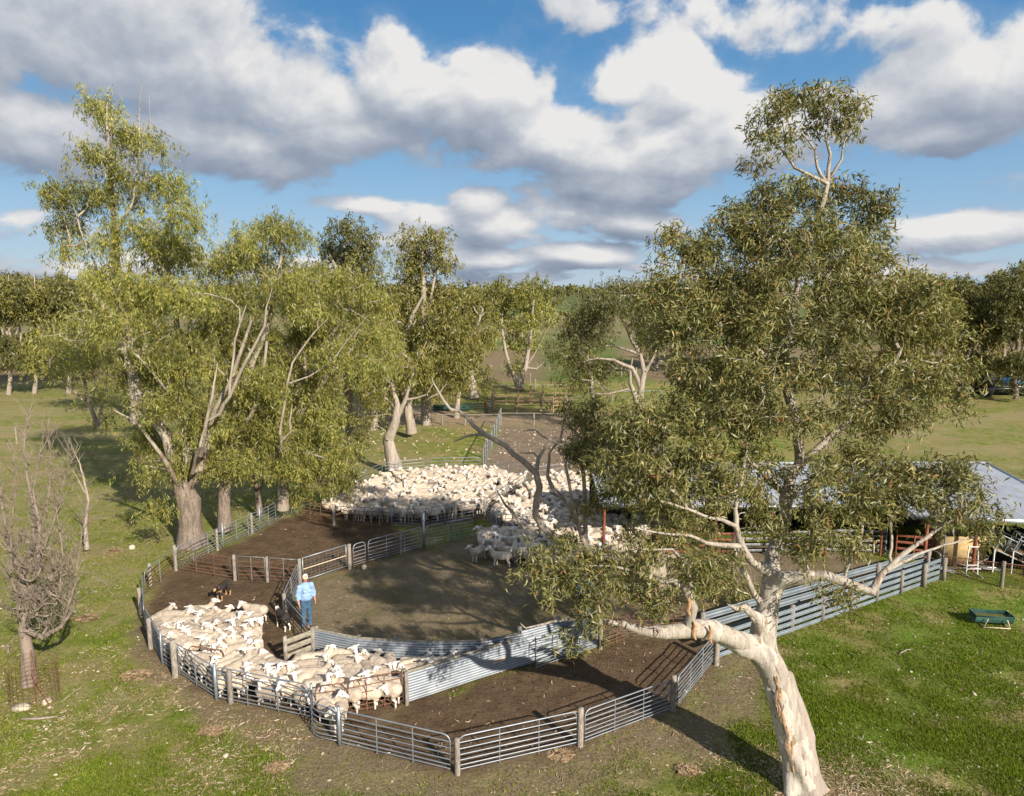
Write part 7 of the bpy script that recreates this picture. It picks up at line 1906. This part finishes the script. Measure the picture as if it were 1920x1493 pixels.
def person(p, rz, label, gate_hand=True, cap=True, shirt='shirt'):
    """facing local -Y; x to the viewer's right"""
    root = thing('person', p, label, 'person', rz=rz)
    # skin body (one continuous surface)
    B = [('C', (0, 0, 1.02), (0, 0, 1.36), .12, .11), ('E', (0, 0, 1.37), (.17, .075, .075)), ('C', (0, 0, 1.44), (0, -.01, 1.56), .058, .055),
         ('E', (.0, -.015, 1.665), (.076, .095, .105)), ('E', (0, -.055, 1.615), (.052, .05, .055)), ('C', (0, -.105, 1.655), (0, -.122, 1.635), .012, .016, .012)]
    for s in (-1, 1): B.append(('E', (s * .078, .0, 1.65), (.014, .024, .032), .008))
    for s in (-1, 1): B += [('C', (s * .09, 0, .98), (s * .10, -.01, .52), .085, .06), ('C', (s * .10, -.01, .52), (s * .105, .01, .10), .058, .04), ('C', (s * .105, .01, .06), (s * .12, -.14, .04), .04, .035)]
    el = {-1: (-.26, .00, 1.13), 1: (.27, .03, 1.14)}
    ha = {-1: (-.27, -.13, .90), 1: (.27, -.06, .90)}
    for s in (-1, 1):
        B += [('C', (s * .19, 0, 1.39), el[s], .055, .043), ('C', el[s], ha[s], .042, .028)]
        h = np.array(ha[s]); fw = (h - np.array(el[s])); fw /= np.linalg.norm(fw)
        palm = h + fw * .055; B.append(('E', tuple(palm), (.022, .042, .048), .02))
        for q_ in range(4):
            k0 = palm + np.array([0, (-.03 + .02 * q_), 0]) + fw * .035; ln = (.032, .038, .036, .028)[q_]
            k1 = k0 + fw * ln + np.array([-s * .008, 0, 0]); k2 = k1 + fw * ln * .5 + np.array([-s * .026, 0, 0])
            B += [('C', tuple(k0), tuple(k1), .0095, .009, .004), ('C', tuple(k1), tuple(k2), .009, .008, .004)]
        t0 = palm + np.array([-s * .005, -.03, .01]); B.append(('C', tuple(t0), tuple(t0 + np.array([-s * .012, -.026, -.03])), .011, .009, .006))
    if 'body' in PCACHE: obj('body', PCACHE['body'], root)
    v, f = nets(B, .0105, .03) if 'body' not in PCACHE else (np.zeros((3, 3)), np.zeros((0, 4), int)); fc = v[f].mean(1); mi = np.zeros(len(f), int)
    for s in (-1, 1): mi = np.where(np.linalg.norm(fc - np.array([s * .032, -.102, 1.672]), axis=1) < .011, 1, mi)
    mi = np.where((np.abs(fc[:, 2] - 1.603) < .006) & (np.abs(fc[:, 0]) < .026) & (fc[:, 1] < -.085), 2, mi)
    M.setdefault('lip', mottled('lip', (.42, .16, .13), (.46, .19, .15), 3, .5))
    if 'body' not in PCACHE: PCACHE['body'] = mesh_np('body', v, f, [M['skin'], M['eye'], M['lip']], midx=mi, smooth=True); obj('body', PCACHE['body'], root)
    # hair below the cap
    sdf_obj('hair', [('E', (0, .022, 1.675), (.084, .088, .085)), ('E', (0, .045, 1.63), (.07, .06, .05))], .011, .02, 'hair', root)
    S = [('C', (0, 0, .98), (0, .005, 1.12), .165, .17), ('C', (0, .005, 1.12), (0, 0, 1.34), .165, .165), ('E', (0, 0, 1.39), (.21, .115, .085)), ('C', (0, .0, 1.44), (0, .0, 1.475), .085, .075)]
    S[0] = ('E', (0, -.02, 1.02), (.20, .17, .13)); S.append(('E', (0, -.035, 1.12), (.19, .17, .16)))
    for s in (-1, 1): S += [('C', (s * .20, 0, 1.40), el[s], .070, .062)]; S.append(('C', el[s], tuple(np.array(el[s]) * .55 + np.array(ha[s]) * .45), .062, .056))
    def wr(P): return .004 * np.sin(P[..., 2] * 38 + np.sin(P[..., 0] * 21) * 1.6 + P[..., 1] * 12) + .002 * np.sin(P[..., 0] * 47 + P[..., 2] * 20)
    sh = sdf_obj('shirt', S, .014, .05, shirt, root, wr)
    for s in (-1, 1):
        pb = MB(); pb.box((s * .08, -.184, 1.27), (.10, .008, .10), 0, Matrix.Rotation(-.12, 3, 'X')); obj('pocket', pb.mesh('pocket', M[shirt]), sh)
    cb = MB(); cb.tube([(.01, -.085, 1.40), (.055, -.075, 1.455), (.075, 0, 1.48), (0, .08, 1.49), (-.075, 0, 1.48), (-.055, -.075, 1.455), (-.01, -.085, 1.40)], .016, 6); obj('collar', cb.mesh('collar', M[shirt], smooth=True), sh)
    for q_ in range(4): pb = MB(); pb.box((0, -.205 + .012 * q_ * (q_ > 2), 1.33 - q_ * .09), (.012, .012, .012)); obj('button', pb.mesh('button', M['cap_cream']), sh)
    J = [('E', (0, 0, .96), (.165, .125, .11))]
    for s in (-1, 1): J += [('C', (s * .085, 0, .94), (s * .10, -.01, .52), .105, .078), ('C', (s * .10, -.01, .52), (s * .107, .01, .09), .078, .068)]
    sdf_obj('jeans', J, .014, .035, 'jeans', root, lambda P: .003 * np.sin(P[..., 2] * 35 + P[..., 0] * 25))
    for s in (-1, 1): sdf_obj('boot', [('C', (s * .107, .02, .11), (s * .108, .02, .05), .058, .055), ('C', (s * .108, .02, .045), (s * .125, -.15, .04), .047, .042)], .012, .03, 'boot', root)
    if cap:
        c_ = thing_part('cap', root)
        P = [('E', (0, .012, 1.722), (.092, .104, .085))]
        v, f = nets(P, .012, .02); fc = v[f].mean(1); ok = fc[:, 2] > 1.702; f = f[ok]; mi = np.where(fc[ok][:, 1] > -.025, 1, 0)
        cp_ = obj('cap', mesh_np('cap', v, f, [M['cap_cream'], M['cap_dark']], midx=mi, smooth=True), root)
        V = []; F = []
        for i in range(9):
            t = -1 + 2 * i / 8; x = t * .085; y = -.09 * math.sqrt(max(0, 1 - (t * .8) ** 2)); 
            V += [(x, y + .01, 1.712), (x * .92, y - .058 * math.sqrt(max(0.05, 1 - t * t)), 1.695 - .02 * t * t), (x, y + .01, 1.705), (x * .92, y - .058 * math.sqrt(max(.05, 1 - t * t)), 1.688 - .02 * t * t)]
        for i in range(8): a = i * 4; F += [[a, a + 1, a + 5, a + 4], [a + 2, a + 6, a + 7, a + 3], [a + 1, a + 3, a + 7, a + 5]]
        obj('brim', mesh_np('brim', V, np.array(F), [M['cap_cream']]), cp_)
        pb = MB(); pb.tube([(.0, -.108, 1.74), (.0, -.116, 1.74)], .018, 10); obj('badge', pb.mesh('badge', M['cap_dark']), cp_)
    return root
def thing_part(n, p): return None
person(G(576, 1176), .62, 'man in pale blue shirt, jeans and cream cap standing at the gate')
person(G(1098, 1168), -.5, 'person in blue shirt and jeans almost hidden behind the hanging gum leaves')

# ------------------------------------------------------------------ dogs
M['dog_black'] = mottled('black_dog_coat', (.018, .016, .015), (.045, .038, .032), 20, .8, 0, .8, .02, world_space=False, randv=0)
M['dog_tan'] = mottled('tan_dog_coat', (.36, .20, .09), (.48, .30, .15), 20, .9, 0, .6, .02, world_space=False, randv=0)
M['dog_white'] = mottled('white_dog_coat', (.66, .61, .54), (.76, .72, .66), 20, .9, 0, .6, .02, world_space=False, randv=0)
M['tongue'] = mottled('tongue', (.55, .2, .2), (.6, .25, .25), 5, .4)
def dog(p, rz, label, kind, down=0.0):
    root = thing('dog', p, label, 'dog', rz=rz)
    B = [('E', (.16, 0, .44), (.17, .105, .135)), ('C', (.12, 0, .44), (-.20, 0, .47), .125, .095), ('E', (-.22, 0, .46), (.12, .10, .115)),
         ('C', (.25, 0, .50), (.37, 0, .60 - down), .085, .065), ('E', (.41, 0, .63 - down), (.085, .068, .065)), ('C', (.44, 0, .615 - down), (.54, 0, .585 - down), .042, .028)]
    for s in (-1, 1):
        B += [('C', (.39, s * .045, .67 - down), (.375, s * .06, .735 - down), .026, .01, .015)]
        B += [('C', (.20, s * .075, .40), (.20, s * .08, .22), .055, .03, .02), ('C', (.20, s * .08, .22), (.215, s * .08, .03), .027, .024, .01), ('C', (.215, s * .08, .025), (.25, s * .08, .02), .026, .022, .01)]
        B += [('C', (-.24, s * .08, .42), (-.19, s * .085, .27), .085, .045, .02), ('C', (-.19, s * .085, .27), (-.31, s * .08, .17), .042, .026, .01), ('C', (-.31, s * .08, .17), (-.29, s * .08, .03), .025, .024, .01), ('C', (-.29, s * .08, .025), (-.25, s * .08, .02), .026, .022, .01)]
    B += [('C', (-.32, 0, .47), (-.44, .03, .33), .035, .03), ('C', (-.44, .03, .33), (-.52, .05, .30), .034, .016)]
    v, f = nets(B, .016, .03, lambda P: .004 * np.sin(P[..., 0] * 60) * np.sin(P[..., 2] * 70 + P[..., 1] * 50)); c = v[f].mean(1)
    if kind == 'tan':
        mi = np.where((c[:, 2] < .20) | ((c[:, 0] > .47)) | ((c[:, 0] > .24) & (c[:, 2] < .40)), 1, 0); mats = [M['dog_black'], M['dog_tan'], M['eye']]
    else:
        mi = np.where((c[:, 2] < .20) | ((c[:, 0] > .27) & (c[:, 0] < .36) & (np.abs(c[:, 1]) < .2)) | (c[:, 0] > .49) | ((np.abs(c[:, 1]) < .016) & (c[:, 0] > .42)) | (c[:, 0] < -.47) | ((c[:, 0] > .20) & (c[:, 2] < .42)), 1, 0); mats = [M['dog_black'], M['dog_white'], M['eye']]
    mi = np.where(np.linalg.norm(c - np.array([.555, 0, .59 - down]), axis=1) < .022, 2, mi)
    obj('body', mesh_np('body', v, f, mats, midx=mi, smooth=True), root)
    pb = MB(); pb.tube([(.30 + .0, .075 * math.cos(t), .555 - down * .5 + .07 * math.sin(t)) for t in np.linspace(0, 2 * math.pi, 11)], .012, 5); obj('collar', pb.mesh('collar', M['red_steel'], smooth=True), root)
dog(G(419, 1122), -1.75, 'black and tan sheepdog standing behind the front mob facing the sheep', 'tan', .10)
dog(G(531, 1178), 2.35, 'black and white collie with white collar ruff beside the gate', 'white', .05)
